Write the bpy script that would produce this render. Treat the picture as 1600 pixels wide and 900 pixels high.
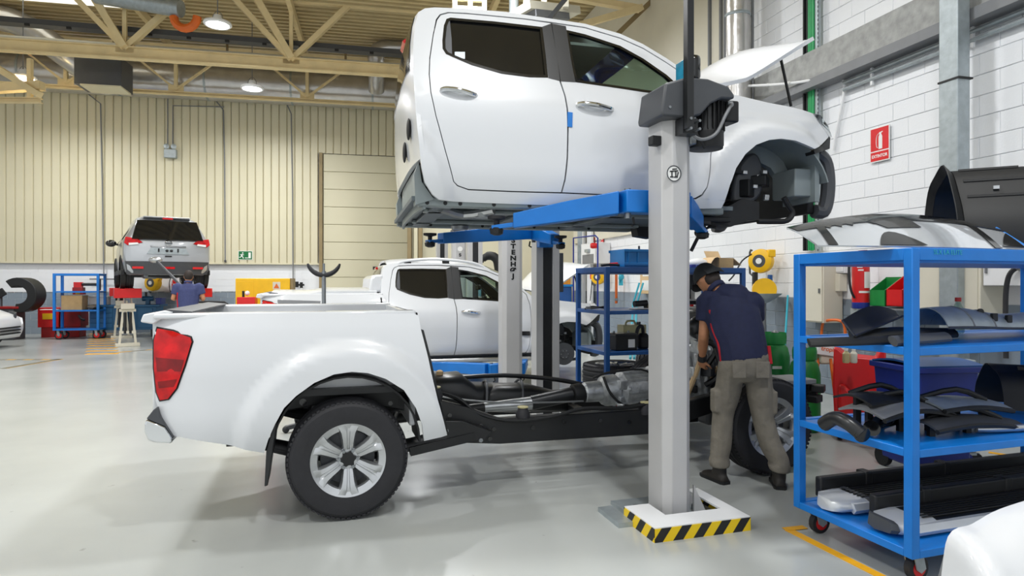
import bpy, bmesh, math, random
from mathutils import Vector as V, Matrix as M, geometry
random.seed(7)
for o in list(bpy.data.objects): bpy.data.objects.remove(o)
S = bpy.context.scene
COL = S.collection
PI = math.pi
R = math.radians
# ------------------------------------------------------------------ camera
FPX, HZ, EYE = 1000.0, 442.0, 1.5      # focal length in px (1600 wide), horizon row, eye height
cd = bpy.data.cameras.new('camera'); cam = bpy.data.objects.new('camera', cd); COL.objects.link(cam)
cam.location = (0, 0, EYE); cam.rotation_euler = (PI/2, 0, 0)
cd.sensor_width = 36; cd.lens = 36*FPX/1600; cd.shift_y = (HZ-450)/1600
cd.clip_start = .05; cd.clip_end = 200
S.camera = cam
# ------------------------------------------------------------------ world and exposure
W = bpy.data.worlds.new('world'); S.world = W; W.use_nodes = True
W.node_tree.nodes['Background'].inputs[0].default_value = (.93, .97, 1, 1)
W.node_tree.nodes['Background'].inputs[1].default_value = .95
S.view_settings.view_transform = 'Standard'; S.view_settings.look = 'None'
S.view_settings.gamma = 1; S.view_settings.use_curve_mapping = False
S.view_settings.exposure = .08
LAMP_W = 160
# ------------------------------------------------------------------ materials
def lin(h):
    if isinstance(h, (tuple, list)): return tuple(h)
    c = [int(h[i:i+2], 16)/255 for i in (0, 2, 4)]
    return tuple(x/12.92 if x <= .04045 else ((x+.055)/1.055)**2.4 for x in c)
MT = {}
def pm(name, col, rough=.5, metal=0, var=.05, scale=6, coat=0, bump=0, bscale=40, trans=0, emit=0, spec=.5, alpha=1):
    """procedural principled material: base colour varied by a little object-space noise"""
    m = bpy.data.materials.new(name); m.use_nodes = True
    nt = m.node_tree; b = nt.nodes['Principled BSDF']; c = lin(col)
    tc = nt.nodes.new('ShaderNodeTexCoord'); n = nt.nodes.new('ShaderNodeTexNoise')
    n.inputs['Scale'].default_value = scale; n.inputs['Detail'].default_value = 4
    nt.links.new(tc.outputs['Object'], n.inputs['Vector'])
    r = nt.nodes.new('ShaderNodeValToRGB')
    r.color_ramp.elements[0].position = .3; r.color_ramp.elements[1].position = .7
    r.color_ramp.elements[0].color = (*[x*(1-var) for x in c], 1)
    r.color_ramp.elements[1].color = (*[min(1, x*(1+var)) for x in c], 1)
    nt.links.new(n.outputs['Fac'], r.inputs[0]); nt.links.new(r.outputs[0], b.inputs['Base Color'])
    b.inputs['Roughness'].default_value = rough; b.inputs['Metallic'].default_value = metal
    b.inputs['Coat Weight'].default_value = coat; b.inputs['Coat Roughness'].default_value = .05
    b.inputs['Transmission Weight'].default_value = trans; b.inputs['Specular IOR Level'].default_value = spec
    b.inputs['Alpha'].default_value = alpha
    if emit:
        nt.links.new(r.outputs[0], b.inputs['Emission Color']); b.inputs['Emission Strength'].default_value = emit
    if bump:
        n2 = nt.nodes.new('ShaderNodeTexNoise'); n2.inputs['Scale'].default_value = bscale; n2.inputs['Detail'].default_value = 5
        nt.links.new(tc.outputs['Object'], n2.inputs['Vector'])
        bp = nt.nodes.new('ShaderNodeBump'); bp.inputs['Strength'].default_value = bump; bp.inputs['Distance'].default_value = .02
        nt.links.new(n2.outputs['Fac'], bp.inputs['Height']); nt.links.new(bp.outputs[0], b.inputs['Normal'])
    MT[name] = m
    return m
pm('white_paint', 'd8dadd', .3, 0, .008, 2, coat=.8)
pm('silver_paint', 'b4b7bb', .3, .55, .02, 3, coat=.6)
pm('black_plastic', '131416', .55, 0, .15, 20, bump=.05, bscale=200)
pm('satin_black', '1c1d1f', .32, 0, .1, 8)
pm('gloss_black', '0c0d0f', .12, 0, .1, 8, coat=.5)
pm('chassis_black', '161719', .38, .1, .2, 6)
pm('rubber', '202024', .62, 0, .15, 15, bump=.06, bscale=120)
pm('alu', 'c3c5c7', .3, .85, .05, 10)
pm('cast_alu', 'b6b9bb', .36, .6, .25, 14, bump=.35, bscale=30)
pm('steel', '8d9194', .35, .8, .1, 20)
pm('chrome', 'd6d8da', .08, 1, .02, 5)
pm('zinc', 'a7b0b4', .45, .55, .12, 12, bump=.05)
pm('primer', '868f90', .45, .1, .06, 6)
pm('primer_dark', '5d666b', .5, .1, .1, 6)
pm('lift_grey', 'b9b8b8', .42, 0, .03, 4)
pm('dark_grey', '45474b', .45, 0, .05, 8)
pm('mid_grey', '77797c', .5, 0, .05, 8)
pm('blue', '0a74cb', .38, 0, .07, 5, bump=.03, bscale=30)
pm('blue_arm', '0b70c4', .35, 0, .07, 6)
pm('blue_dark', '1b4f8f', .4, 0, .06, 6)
pm('blue_bench', '1f5c86', .45, 0, .07, 6)
pm('blue_bin', '1d2f86', .4, 0, .08, 5)
pm('crate_blue', '1379bd', .4, 0, .06, 6)
pm('tape_blue', '1173c6', .5)
pm('beige', 'd3ccb0', .5, 0, .025, 1.2)
pm('beige_door', 'd2ccb1', .5, 0, .02, 1)
pm('beige_steel', 'e4cf9f', .5, 0, .08, 3)
pm('roof_deck', 'd0bd90', .55, 0, .08, 1.5)
pm('brown_trim', '8d7b58', .6, 0, .1, 3)
pm('cream', 'd8d3c2', .5, 0, .03, 2)
pm('white_wall', 'e8eaed', .6, 0, .02, 1.5, bump=.12, bscale=45)
pm('joint', 'd0d2d5', .8, 0, .1, 20)
pm('grey_wall', '84909c', .5, 0, .05, 2, bump=.1, bscale=45)
pm('white_plain', 'e6e7e8', .5, 0, .02, 3)
pm('paper', 'e9e9e6', .7, 0, .02, 3)
pm('concrete', '9fa09e', .8, 0, .18, 9, bump=.3, bscale=25)
pm('foil', 'c8c6c4', .28, .75, .1, 3, bump=.5, bscale=5)
pm('yellow', 'f0bb12', .4, 0, .05, 6)
pm('yellow_line', 'e3a516', .5, 0, .12, 5)
pm('amber', 'd98a1a', .5, 0, .08, 6)
pm('orange', 'de6a22', .45, 0, .06, 8)
pm('red', 'cf1a1c', .35, 0, .06, 8)
pm('red_lens', 'c20a0e', .15, 0, .3, 14, coat=.3, spec=.3)
pm('red_segment', '7e0508', .15, 0, .3, 14, coat=.3, spec=.3)
pm('cap_silver', 'd3d6d9', .28, .25, .03, 6)
pm('red_dark', '8d1013', .4, 0, .15, 8)
pm('green', '17813a', .4, 0, .06, 6)
pm('green_sign', '0d6a38', .4, 0, .03, 6)
pm('green_cable', '1d9a58', .45, 0, .1, 9)
pm('teal', '2aa2b8', .45, 0, .06, 9)
pm('cardboard', 'b99b6f', .8, 0, .08, 9, bump=.05)
pm('kraft', 'd3b58b', .8, 0, .05, 9)
pm('skin', 'b9805c', .55, 0, .06, 14)
pm('hair', '2b211c', .7, 0, .2, 40)
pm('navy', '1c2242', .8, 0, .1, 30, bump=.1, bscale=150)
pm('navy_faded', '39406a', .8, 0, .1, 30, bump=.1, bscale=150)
pm('shirt_red', 'b51423', .8, 0, .08, 20)
pm('trouser', '7d776c', .85, 0, .12, 14, bump=.7, bscale=11)
pm('cap', '1d2023', .75, 0, .1, 20)
pm('boot', '2a2622', .6, 0, .15, 20)
pm('glove', '25262a', .7, 0, .1, 20)
pm('interior', '3a3b3d', .7, 0, .1, 10)
pm('headliner', '8e8f8d', .8, 0, .04, 6)
pm('dark_glass', '101112', .06, 0, .15, 2, coat=.3)
pm('lamp_lens', 'ffffff', .4, emit=9)
pm('skylight', 'f4f1e2', .6, 0, .03, 1, emit=1.3)
pm('mirror', 'b8c4cc', .03, 1, .02, 2)
pm('cyan_plastic', '2c88a8', .2, 0, .2, 20)
pm('bottle', 'd9cf9a', .3, 0, .1, 9, trans=.35)
pm('sign_red', 'd5131b', .45, 0, .03, 5)
def glass(name, col, tint):
    m = bpy.data.materials.new(name); m.use_nodes = True; nt = m.node_tree
    nt.nodes.remove(nt.nodes['Principled BSDF']); out = nt.nodes['Material Output']
    t = nt.nodes.new('ShaderNodeBsdfTransparent'); t.inputs[0].default_value = (*lin(col), 1)
    g = nt.nodes.new('ShaderNodeBsdfGlossy'); g.inputs['Roughness'].default_value = .02
    f = nt.nodes.new('ShaderNodeLayerWeight'); f.inputs[0].default_value = .5
    pw = nt.nodes.new('ShaderNodeMath'); pw.operation = 'POWER'; pw.inputs[1].default_value = 4; nt.links.new(f.outputs['Facing'], pw.inputs[0])
    ad = nt.nodes.new('ShaderNodeMath'); ad.operation = 'MULTIPLY_ADD'; ad.inputs[1].default_value = .8; ad.inputs[2].default_value = .035; nt.links.new(pw.outputs[0], ad.inputs[0])
    mx = nt.nodes.new('ShaderNodeMixShader'); nt.links.new(ad.outputs[0], mx.inputs[0])
    nt.links.new(t.outputs[0], mx.inputs[1]); nt.links.new(g.outputs[0], mx.inputs[2]); nt.links.new(mx.outputs[0], out.inputs[0])
    MT[name] = m
glass('clear_glass', 'd5e2dd', 0); glass('tint_glass', '3a3d3c', 0); glass('blue_glass', '1a63b8', 0)
def floor_material():
    m = bpy.data.materials.new('floor_epoxy'); m.use_nodes = True; nt = m.node_tree; b = nt.nodes['Principled BSDF']
    tc = nt.nodes.new('ShaderNodeTexCoord')
    def noise(s, d=4):
        n = nt.nodes.new('ShaderNodeTexNoise'); n.inputs['Scale'].default_value = s; n.inputs['Detail'].default_value = d
        nt.links.new(tc.outputs['Object'], n.inputs['Vector']); return n
    a = noise(.45, 5); r = nt.nodes.new('ShaderNodeValToRGB')
    r.color_ramp.elements[0].position = .35; r.color_ramp.elements[1].position = .65
    r.color_ramp.elements[0].color = (*lin('a6a9a6'), 1); r.color_ramp.elements[1].color = (*lin('b6b9b6'), 1)
    nt.links.new(a.outputs['Fac'], r.inputs[0])
    s = noise(9, 8); r2 = nt.nodes.new('ShaderNodeValToRGB')      # specks and scuffs
    r2.color_ramp.elements[0].position = .24; r2.color_ramp.elements[1].position = .3
    r2.color_ramp.elements[0].color = (.45, .44, .4, 1); r2.color_ramp.elements[1].color = (1, 1, 1, 1)
    nt.links.new(s.outputs['Fac'], r2.inputs[0])
    mx = nt.nodes.new('ShaderNodeMixRGB'); mx.blend_type = 'MULTIPLY'; mx.inputs[0].default_value = .6
    nt.links.new(r.outputs[0], mx.inputs[1]); nt.links.new(r2.outputs[0], mx.inputs[2]); nt.links.new(mx.outputs[0], b.inputs['Base Color'])
    q = noise(.8, 4); mr = nt.nodes.new('ShaderNodeMapRange'); mr.inputs[3].default_value = .14; mr.inputs[4].default_value = .3
    nt.links.new(q.outputs['Fac'], mr.inputs[0]); nt.links.new(mr.outputs[0], b.inputs['Roughness'])
    b.inputs['Specular IOR Level'].default_value = .5
    w = noise(1.6, 3); bp = nt.nodes.new('ShaderNodeBump'); bp.inputs['Strength'].default_value = .06; bp.inputs['Distance'].default_value = .02
    nt.links.new(w.outputs['Fac'], bp.inputs['Height']); nt.links.new(bp.outputs[0], b.inputs['Normal'])
    MT['floor'] = m
floor_material()
def stripes(name, c1, c2, period, ang, axis='X'):
    """diagonal two-colour hazard print"""
    m = bpy.data.materials.new(name); m.use_nodes = True; nt = m.node_tree; b = nt.nodes['Principled BSDF']
    tc = nt.nodes.new('ShaderNodeTexCoord'); sp = nt.nodes.new('ShaderNodeSeparateXYZ'); nt.links.new(tc.outputs['Object'], sp.inputs[0])
    ad = nt.nodes.new('ShaderNodeMath'); ad.operation = 'MULTIPLY_ADD'; ad.inputs[1].default_value = ang
    nt.links.new(sp.outputs['Z' if axis in 'XY' else 'Y'], ad.inputs[0]); nt.links.new(sp.outputs[axis if axis in 'XY' else 'X'], ad.inputs[2])
    dv = nt.nodes.new('ShaderNodeMath'); dv.operation = 'DIVIDE'; dv.inputs[1].default_value = period; nt.links.new(ad.outputs[0], dv.inputs[0])
    fr = nt.nodes.new('ShaderNodeMath'); fr.operation = 'FRACT'; nt.links.new(dv.outputs[0], fr.inputs[0])
    gt = nt.nodes.new('ShaderNodeMath'); gt.operation = 'GREATER_THAN'; gt.inputs[1].default_value = .5; nt.links.new(fr.outputs[0], gt.inputs[0])
    mx = nt.nodes.new('ShaderNodeMixRGB'); mx.inputs[1].default_value = (*lin(c1), 1); mx.inputs[2].default_value = (*lin(c2), 1)
    nt.links.new(gt.outputs[0], mx.inputs[0]); nt.links.new(mx.outputs[0], b.inputs['Base Color']); b.inputs['Roughness'].default_value = .45
    MT[name] = m
stripes('hazard_x', 'e8c412', '17181a', .135, -.75, 'X'); stripes('hazard_y', 'e8c412', '17181a', .135, .75, 'Y'); stripes('hazard_floor', 'c9971c', '6f6a58', .34, .0, 'Z')
# ------------------------------------------------------------------ mesh helpers
def smooth_pts(pts, k=4):
    """Catmull-Rom through the points"""
    P = [V(p) for p in pts]
    if len(P) < 3 or k < 2: return P
    out = []
    for i in range(len(P)-1):
        a, b, c, d = P[max(i-1, 0)], P[i], P[i+1], P[min(i+2, len(P)-1)]
        for j in range(k):
            t = j/k
            out.append(.5*((2*b)+(c-a)*t+(2*a-5*b+4*c-d)*t*t+(3*b-a-3*c+d)*t**3))
    out.append(P[-1]); return out
class MB:
    def __init__(s): s.v = []; s.f = []
    def add(s, vs, fs):
        n = len(s.v); s.v += [tuple(x) for x in vs]; s.f += [tuple(i+n for i in f) for f in fs]; return s
    def box(s, c, d, rz=0, m=None):
        x, y, z = d[0]/2, d[1]/2, d[2]/2
        vs = [V((a*x, b*y, e*z)) for e in (-1, 1) for b in (-1, 1) for a in (-1, 1)]
        if m is None: m = M.Rotation(rz, 4, 'Z')
        vs = [m @ p+V(c) for p in vs]
        return s.add(vs, [(0, 2, 3, 1), (4, 5, 7, 6), (0, 1, 5, 4), (2, 6, 7, 3), (0, 4, 6, 2), (1, 3, 7, 5)])
    def bb(s, a, b):
        return s.box([(a[i]+b[i])/2 for i in range(3)], [abs(b[i]-a[i]) for i in range(3)])
    def bar(s, p0, p1, w, h=None, up=(0, 0, 1)):
        p0, p1 = V(p0), V(p1); d = (p1-p0); h = h or w
        d.normalize(); x = d.cross(V(up))
        if x.length < 1e-4: x = d.cross(V((1, 0, 0)))
        x.normalize(); y = x.cross(d)
        vs = [p+x*a*w/2+y*b*h/2 for p in (p0, p1) for b in (-1, 1) for a in (-1, 1)]
        return s.add(vs, [(0, 1, 3, 2), (4, 6, 7, 5), (0, 4, 5, 1), (2, 3, 7, 6), (0, 2, 6, 4), (1, 5, 7, 3)])
    def ibeam(s, p0, p1, w, h, t=.02):
        p0, p1 = V(p0), V(p1); z = V((0, 0, 1))
        s.bar(p0+z*(h/2-t/2), p1+z*(h/2-t/2), w, t); s.bar(p0-z*(h/2-t/2), p1-z*(h/2-t/2), w, t); return s.bar(p0, p1, t, h-2*t)
    def rings(s, rs, cap=True, closed=False):
        n = len(rs[0]); vs = [p for r in rs for p in r]; fs = []
        m = len(rs)
        for i in range(m if closed else m-1):
            for j in range(n):
                a = i*n+j; b = i*n+(j+1) % n; k = ((i+1) % m)*n
                fs.append((a, b, k+(j+1) % n, k+j))
        if cap and not closed: fs += [tuple(range(n-1, -1, -1)), tuple((m-1)*n+j for j in range(n))]
        return s.add(vs, fs)
    def tube(s, pts, r, n=8, k=1, cap=True, flat=1):
        P = smooth_pts(pts, k) if k > 1 else [V(p) for p in pts]
        rs = []; x = None
        for i, p in enumerate(P):
            d = (P[min(i+1, len(P)-1)]-P[max(i-1, 0)]).normalized()
            if x is None: x = d.orthogonal().normalized()
            else: x = (x-d*x.dot(d)).normalized()
            y = d.cross(x); q = r[min(len(r)-1, i*len(r)//len(P))] if isinstance(r, (list, tuple)) else r
            rs.append([p+x*math.cos(2*PI*j/n)*q+y*math.sin(2*PI*j/n)*q*flat for j in range(n)])
        return s.rings(rs, cap)
    def cyl(s, p0, p1, r, r2=None, n=16):
        p0, p1 = V(p0), V(p1); d = (p1-p0).normalized(); x = d.orthogonal().normalized(); y = d.cross(x); r2 = r if r2 is None else r2
        return s.rings([[p+x*math.cos(2*PI*j/n)*q+y*math.sin(2*PI*j/n)*q for j in range(n)] for p, q in ((p0, r), (p1, r2))])
    def lathe(s, prof, c=(0, 0, 0), ax=(0, 0, 1), n=24, cap=True):
        """profile of (radius, height along axis)"""
        c, ax = V(c), V(ax).normalized(); x = ax.orthogonal().normalized(); y = ax.cross(x)
        return s.rings([[c+ax*h+(x*math.cos(2*PI*j/n)+y*math.sin(2*PI*j/n))*max(r, 1e-4) for j in range(n)] for r, h in prof], cap)
    def prism(s, poly, a, b, f):
        """poly (p,q) extruded along t from a to b; f(p,q,t)->xyz"""
        n = len(poly); vs = [f(p, q, a) for p, q in poly]+[f(p, q, b) for p, q in poly]
        fs = [tuple(range(n-1, -1, -1)), tuple(range(n, 2*n))]+[(j, (j+1) % n, n+(j+1) % n, n+j) for j in range(n)]
        return s.add(vs, fs)
    def sph(s, c, r, n=14, m=9, rot=None):
        c = V(c); r = (r, r, r) if not isinstance(r, (tuple, list)) else r; rs = []
        for i in range(m+1):
            t = PI*i/m
            ring = [V((math.sin(t)*math.cos(2*PI*j/n)*r[0], math.sin(t)*math.sin(2*PI*j/n)*r[1], -math.cos(t)*r[2])) for j in range(n)]
            rs.append([c+(rot @ p if rot else p) for p in ring])
        return s.rings(rs, True)
    def sheet(s, f, nu, nv, th=0, flip=False):
        """surface f(a,b) a,b in 0..1; th = thickness along the normal"""
        g = [[V(f(i/nu, j/nv)) for j in range(nv+1)] for i in range(nu+1)]
        idx = lambda i, j: i*(nv+1)+j
        fs = [(idx(i, j), idx(i+1, j), idx(i+1, j+1), idx(i, j+1)) for i in range(nu) for j in range(nv)]
        vs = [p for r in g for p in r]
        if not th:
            return s.add(vs, fs if not flip else [t[::-1] for t in fs])
        nr = []
        for i in range(nu+1):
            for j in range(nv+1):
                a = g[min(i+1, nu)][j]-g[max(i-1, 0)][j]; b = g[i][min(j+1, nv)]-g[i][max(j-1, 0)]
                q = a.cross(b); q.normalize(); nr.append(q)
        N = len(vs); vs2 = vs+[p-q*th for p, q in zip(vs, nr)]
        f2 = fs+[tuple(i+N for i in t[::-1]) for t in fs]
        bd = [idx(i, 0) for i in range(nu+1)]+[idx(nu, j) for j in range(1, nv+1)]+[idx(i, nv) for i in range(nu-1, -1, -1)]+[idx(0, j) for j in range(nv-1, 0, -1)]
        for a, b in zip(bd, bd[1:]+bd[:1]): f2.append((b, a, a+N, b+N))
        return s.add(vs2, f2)
    def mesh(s, name, mat=None, sm=35):
        me = bpy.data.meshes.new(name); me.from_pydata(s.v, [], s.f); me.validate(); me.update()
        b = bmesh.new(); b.from_mesh(me); bmesh.ops.recalc_face_normals(b, faces=b.faces); b.to_mesh(me); b.free()
        if sm:
            me.polygons.foreach_set('use_smooth', [True]*len(me.polygons)); me.set_sharp_from_angle(angle=R(sm))
        if mat: me.materials.append(MT[mat])
        return me
    def o(s, name, mat, parent=None, bev=0, sm=35, loc=None, rz=0, kind=None, label=None):
        ob = bpy.data.objects.new(name, s.mesh(name, mat, sm)); COL.objects.link(ob)
        if parent: ob.parent = parent
        if loc: ob.location = loc
        if rz: ob.rotation_euler = (0, 0, rz)
        if bev:
            q = ob.modifiers.new('bevel', 'BEVEL'); q.width = bev; q.segments = 2; q.limit_method = 'ANGLE'; q.angle_limit = R(40)
        if kind: ob['kind'] = kind
        if label: ob['label'] = label
        return ob
def tag(o, label, cat, group=None):
    o['label'] = label; o['category'] = cat
    if group: o['group'] = group
    return o
def thing(name, label, cat, loc=(0, 0, 0), rz=0, group=None):
    o = bpy.data.objects.new(name, None); COL.objects.link(o); o.location = loc; o.rotation_euler = (0, 0, rz); o.empty_display_size = .1
    return tag(o, label, cat, group)
def cp(o, parent=None, loc=None, rot=None):
    c = o.copy(); COL.objects.link(c)
    if parent: c.parent = parent
    if loc is not None: c.location = loc
    if rot is not None: c.rotation_euler = rot
    return c
def cptree(o, parent=None, loc=None, rot=None):
    c = cp(o, parent, loc, rot)
    for ch in list(o.children): cptree(ch, c)
    return c
def text(name, body, size, mat, parent, m, depth=.002, label=None, sx=1, bold=0):
    cu = bpy.data.curves.new(name, 'FONT'); cu.body = body; cu.size = size; cu.align_x = 'CENTER'; cu.align_y = 'CENTER'; cu.extrude = depth; cu.offset = bold
    t = bpy.data.objects.new(name, cu); COL.objects.link(t)
    dg = bpy.context.evaluated_depsgraph_get(); me = bpy.data.meshes.new_from_object(t.evaluated_get(dg))
    bpy.data.objects.remove(t)
    me.transform(m @ M.Diagonal((sx, 1, 1, 1))); me.materials.clear(); me.materials.append(MT[mat])
    o = bpy.data.objects.new(name, me); COL.objects.link(o)
    if parent: o.parent = parent
    if label: o['label'] = label
    return o
def P(px, py, Y): return V(((px-800)/FPX*Y, Y, EYE-(py-HZ)/FPX*Y))        # point at depth Y seen at a pixel
def G(px, py): return P(px, py, EYE*FPX/(py-HZ))                             # floor point
def frame(m0, ax):   # matrix with columns ax[0..2] and origin m0
    m = M.Identity(4)
    for i in range(3):
        for j in range(3): m[j][i] = ax[i][j]
    for j in range(3): m[j][3] = m0[j]
    return m
# ------------------------------------------------------------------ the hall
BA = R(11.8)                                   # back wall runs along bu, right wall along rv
bu, bn = V((math.cos(BA), math.sin(BA), 0)), V((-math.sin(BA), math.cos(BA), 0))
B0 = V((-13.9, 18.75, 0))
rv = V((-.264, 1, 0)).normalized(); rn = V((-rv.y, rv.x, 0))   # rn points into the hall (left)
R0 = V((4.69, 7.0, 0))
def bw(t, d, z): return B0+bu*t-bn*d+V((0, 0, z))        # t along, d out of the wall into the hall
def rw(t, d, z): return R0+rv*t+rn*d+V((0, 0, z))
def struct(mb, name, mat, **k):
    o = mb.o(name, mat, **k); o['kind'] = 'structure'; return o
fl = struct(MB().box((-4, 10, -.05), (60, 46, .1)), 'floor', 'floor', sm=0)
def line(a, b, w, mat='yellow_line', name='painted_line', z=.002):
    a, b = V((a.x, a.y, z)), V((b.x, b.y, z)); return MB().bar(a, b, w, .003).o(name, mat, fl, sm=0)
line(G(1232, 828), G(1345, 898)+V((.2, -.35, 0)), .055); line(G(1226, 828), G(1258, 824.5), .05, z=.0045)
line(G(1545, 707), G(1640, 722), .06)
line(G(158, 553), G(240, 546), .08, 'hazard_floor'); line(G(0, 562), G(95, 562), .09, 'hazard_floor'); line(G(5, 576), G(95, 561), .12, 'hazard_floor')
a, b = G(158, 519), G(160, 553)
for i in range(11):
    t = i/10; p = a.lerp(b, t); MB().box((p.x, p.y, .0025), (.62, .16, .004), BA).o('hazard_stripe', 'yellow_line', fl, sm=0)
# back wall: grey dado, white block band, beige ribbed cladding
DH, PB, PT = 1.24, 2.12, 8.3
D0, D1 = 8.05, 10.72      # sectional door along the wall
wb = struct(MB().bar(bw(-16, -.15, 4.1), bw(17, -.15, 4.1), .2, 8.4), 'wall_back', 'white_wall', sm=0)
def at_bw(mb, name, mat, **k): return mb.o(name, mat, wb, **k)
bl = MB(); n = 0
for c in range(11):
    z = c*.2+.1
    if z > PB: break
    for i in range(-38, 42):
        t = i*.4+(.2 if c % 2 else 0)
        if D0-.3 < t < D1+.1: continue
        if z < DH: continue
        bl.bar(bw(t-.197, -.084, z), bw(t+.197, -.084, z), .08, .194)
at_bw(bl, 'block_course', 'white_wall', sm=0, kind='stuff')
bl = MB()
for c in range(6):
    z = (c+.5)*DH/6
    for i in range(-38, 42):
        t = i*.4+(.2 if c % 2 else 0)
        if D0-.3 < t < D1+.1: continue
        bl.bar(bw(t-.197, -.084, z), bw(t+.197, -.084, z), .08, DH/6-.006)
at_bw(bl, 'painted_block_course', 'grey_wall', sm=0, kind='stuff')
# cladding planks: one shared mesh
PW = .235
pk = MB()
prof = [(-PW/2+.003, .0), (-PW/2+.022, .032), (PW/2-.022, .032), (PW/2-.003, .0), (PW/2-.003, -.01), (-PW/2+.003, -.01)]
pk.prism(prof, 0, PT-PB, lambda p, q, t: (p, -q, t))
pkm = pk.mesh('cladding_plank', 'beige', 0)
pk2 = MB(); pk2.prism(prof, 0, PT-5.62, lambda p, q, t: (p, -q, t)); pkm2 = pk2.mesh('cladding_plank_short', 'beige', 0)
t = -13.6
while t < 13.5:
    door = D0-.08 < t < D1+.08
    o = bpy.data.objects.new('cladding_plank', pkm2 if door else pkm); COL.objects.link(o); o.parent = wb
    o.location = bw(t, .03, 5.62 if door else PB); o.rotation_euler = (0, 0, BA); t += PW
at_bw(MB().bar(bw(-15, .05, PB-.02), bw(D0-.1, .05, PB-.02), .06, .05), 'cladding_base_trim', 'beige')
d = struct(MB().bar(bw(D0, .02, 2.8), bw(D1, .02, 2.8), .04, 5.6), 'door_1', 'beige_door', sm=0)
for i in range(10):
    MB().bar(bw(D0+.02, .06, .28+i*.56), bw(D1-.02, .06, .28+i*.56), .05, .545).o('door_section', 'beige_door', d, bev=.008)
for tt, w in ((D0-.06, .14), (D1+.06, .14)): MB().bar(bw(tt, .09, 0), bw(tt, .09, 5.62), w, .1, up=bu).o('door_frame', 'brown_trim', d)
MB().bar(bw(D0+1.55, .1, 1.98), bw(D0+1.78, .1, 1.98), .04, .09).o('door_handle', 'black_plastic', d)
# nearer annex wall to the right of the door, meeting the block wall
AN0, AN1 = P(637, 442, 17.6), P(905, 442, 18.3)
wa = struct(MB().bar((AN0.x, AN0.y, 4.1), (AN1.x, AN1.y, 4.1), .16, 8.2), 'wall_annex', 'beige_door', sm=0)
for px, w, m in ((640, .16, 'brown_trim'), (650, .1, 'beige'), (657, .14, 'brown_trim')):
    p = P(px, 442, 17.45); MB().bar((p.x, p.y, 0), (p.x, p.y, 8), w, .1, up=(1, 0, 0)).o('jamb', m, wa)
# right wall: painted blocks over a grey dado
wr = struct(MB().bar(rw(-9, -.122, 4.3), rw(11.6, -.122, 4.3), .2, 8.6), 'wall_right', 'joint', sm=0)
CH, BL = .214, .428
def blk(zs, h):
    m = MB(); x, d, z, c = BL/2-.0015, .09, h/2-.003, .005
    m.add([(-x, -d, -z), (x, -d, -z), (x, -d, z), (-x, -d, z), (-x, -c, -z), (x, -c, -z), (x, -c, z), (-x, -c, z),
           (-x+c, 0, -z+c), (x-c, 0, -z+c), (x-c, 0, z-c), (-x+c, 0, z-c)],
          [(0, 1, 5, 4), (1, 2, 6, 5), (2, 3, 7, 6), (3, 0, 4, 7), (4, 5, 9, 8), (5, 6, 10, 9), (6, 7, 11, 10), (7, 4, 8, 11), (8, 9, 10, 11)])
    return m
bm_w, bm_g = blk(0, CH).mesh('block', 'white_wall', 0), blk(0, CH).mesh('block_painted', 'grey_wall', 0)
ra = math.atan2(rv.y, rv.x)      # local +x runs away along the wall, local +y into the hall
cand = []
for c in range(39):
    for i in range(-20, 28):
        t = i*BL+(BL/2 if c % 2 else 0); z = (c+.5)*CH; p = rw(t, 0, z)
        if p.y < 3: continue
        px = 800+FPX*p.x/p.y; py = HZ-FPX*(z-EYE)/p.y
        vis = -40 < px < 1610 and -15 < py < 640 and px > 1060
        cand.append((0 if vis else 1, p.y, t, z, vis))
cand.sort()
far = {'w': MB(), 'g': MB()}
for k, (_, y, t, z, vis) in enumerate(cand):
    g = z < DH
    if k < 295 and vis:
        o = bpy.data.objects.new('block', bm_g if g else bm_w); COL.objects.link(o); o.parent = wr
        o.location = rw(t, -.012+random.uniform(-.0015, .0015), z); o.rotation_euler = (0, 0, ra)
    else:
        b_ = blk(0, CH); mm = M.Translation(rw(t, -.012, z)) @ M.Rotation(ra, 4, 'Z')
        far['g' if g else 'w'].add([mm @ V(q) for q in b_.v], b_.f)
far['w'].o('block_course', 'white_wall', wr, sm=0, kind='stuff'); far['g'].o('painted_block_course', 'grey_wall', wr, sm=0, kind='stuff')
# smooth beige panelling beyond the duct, high on the right wall
MB().bar(rw(3.4, .02, 5.6), rw(11.4, .02, 5.6), .06, 6).o('upper_panel', 'cream', wr, sm=0)
for tt in (4.1, 4.45): MB().bar(rw(tt, .07, 2.7), rw(tt, .07, 8.6), .05, .05, up=rv).o('panel_strip', 'mid_grey', wr)
# steel ledge along the right wall with conduits under it
tr = struct(MB().bar(rw(-7, .07, 4.46), rw(4.2, .07, 4.46), .14, .42), 'trim_1', 'concrete', sm=0)
MB().bar(rw(-7, .12, 4.20), rw(4.2, .12, 4.20), .2, .12).o('ledge_flange', 'mid_grey', tr)
cnd = struct(MB().tube([rw(-7, .05, 4.09), rw(1.35, .05, 4.09)], .022, 8), 'trim_2', 'zinc')
MB().tube([rw(-7, .05, 4.0), rw(1.35, .05, 4.0)], .022, 8).o('conduit', 'zinc', cnd)
for tt in (-.4, .9): MB().box(rw(tt, .04, 4.05), (.03, .03, .24), ra).o('pipe_clip', 'white_plain', cnd)
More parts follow.
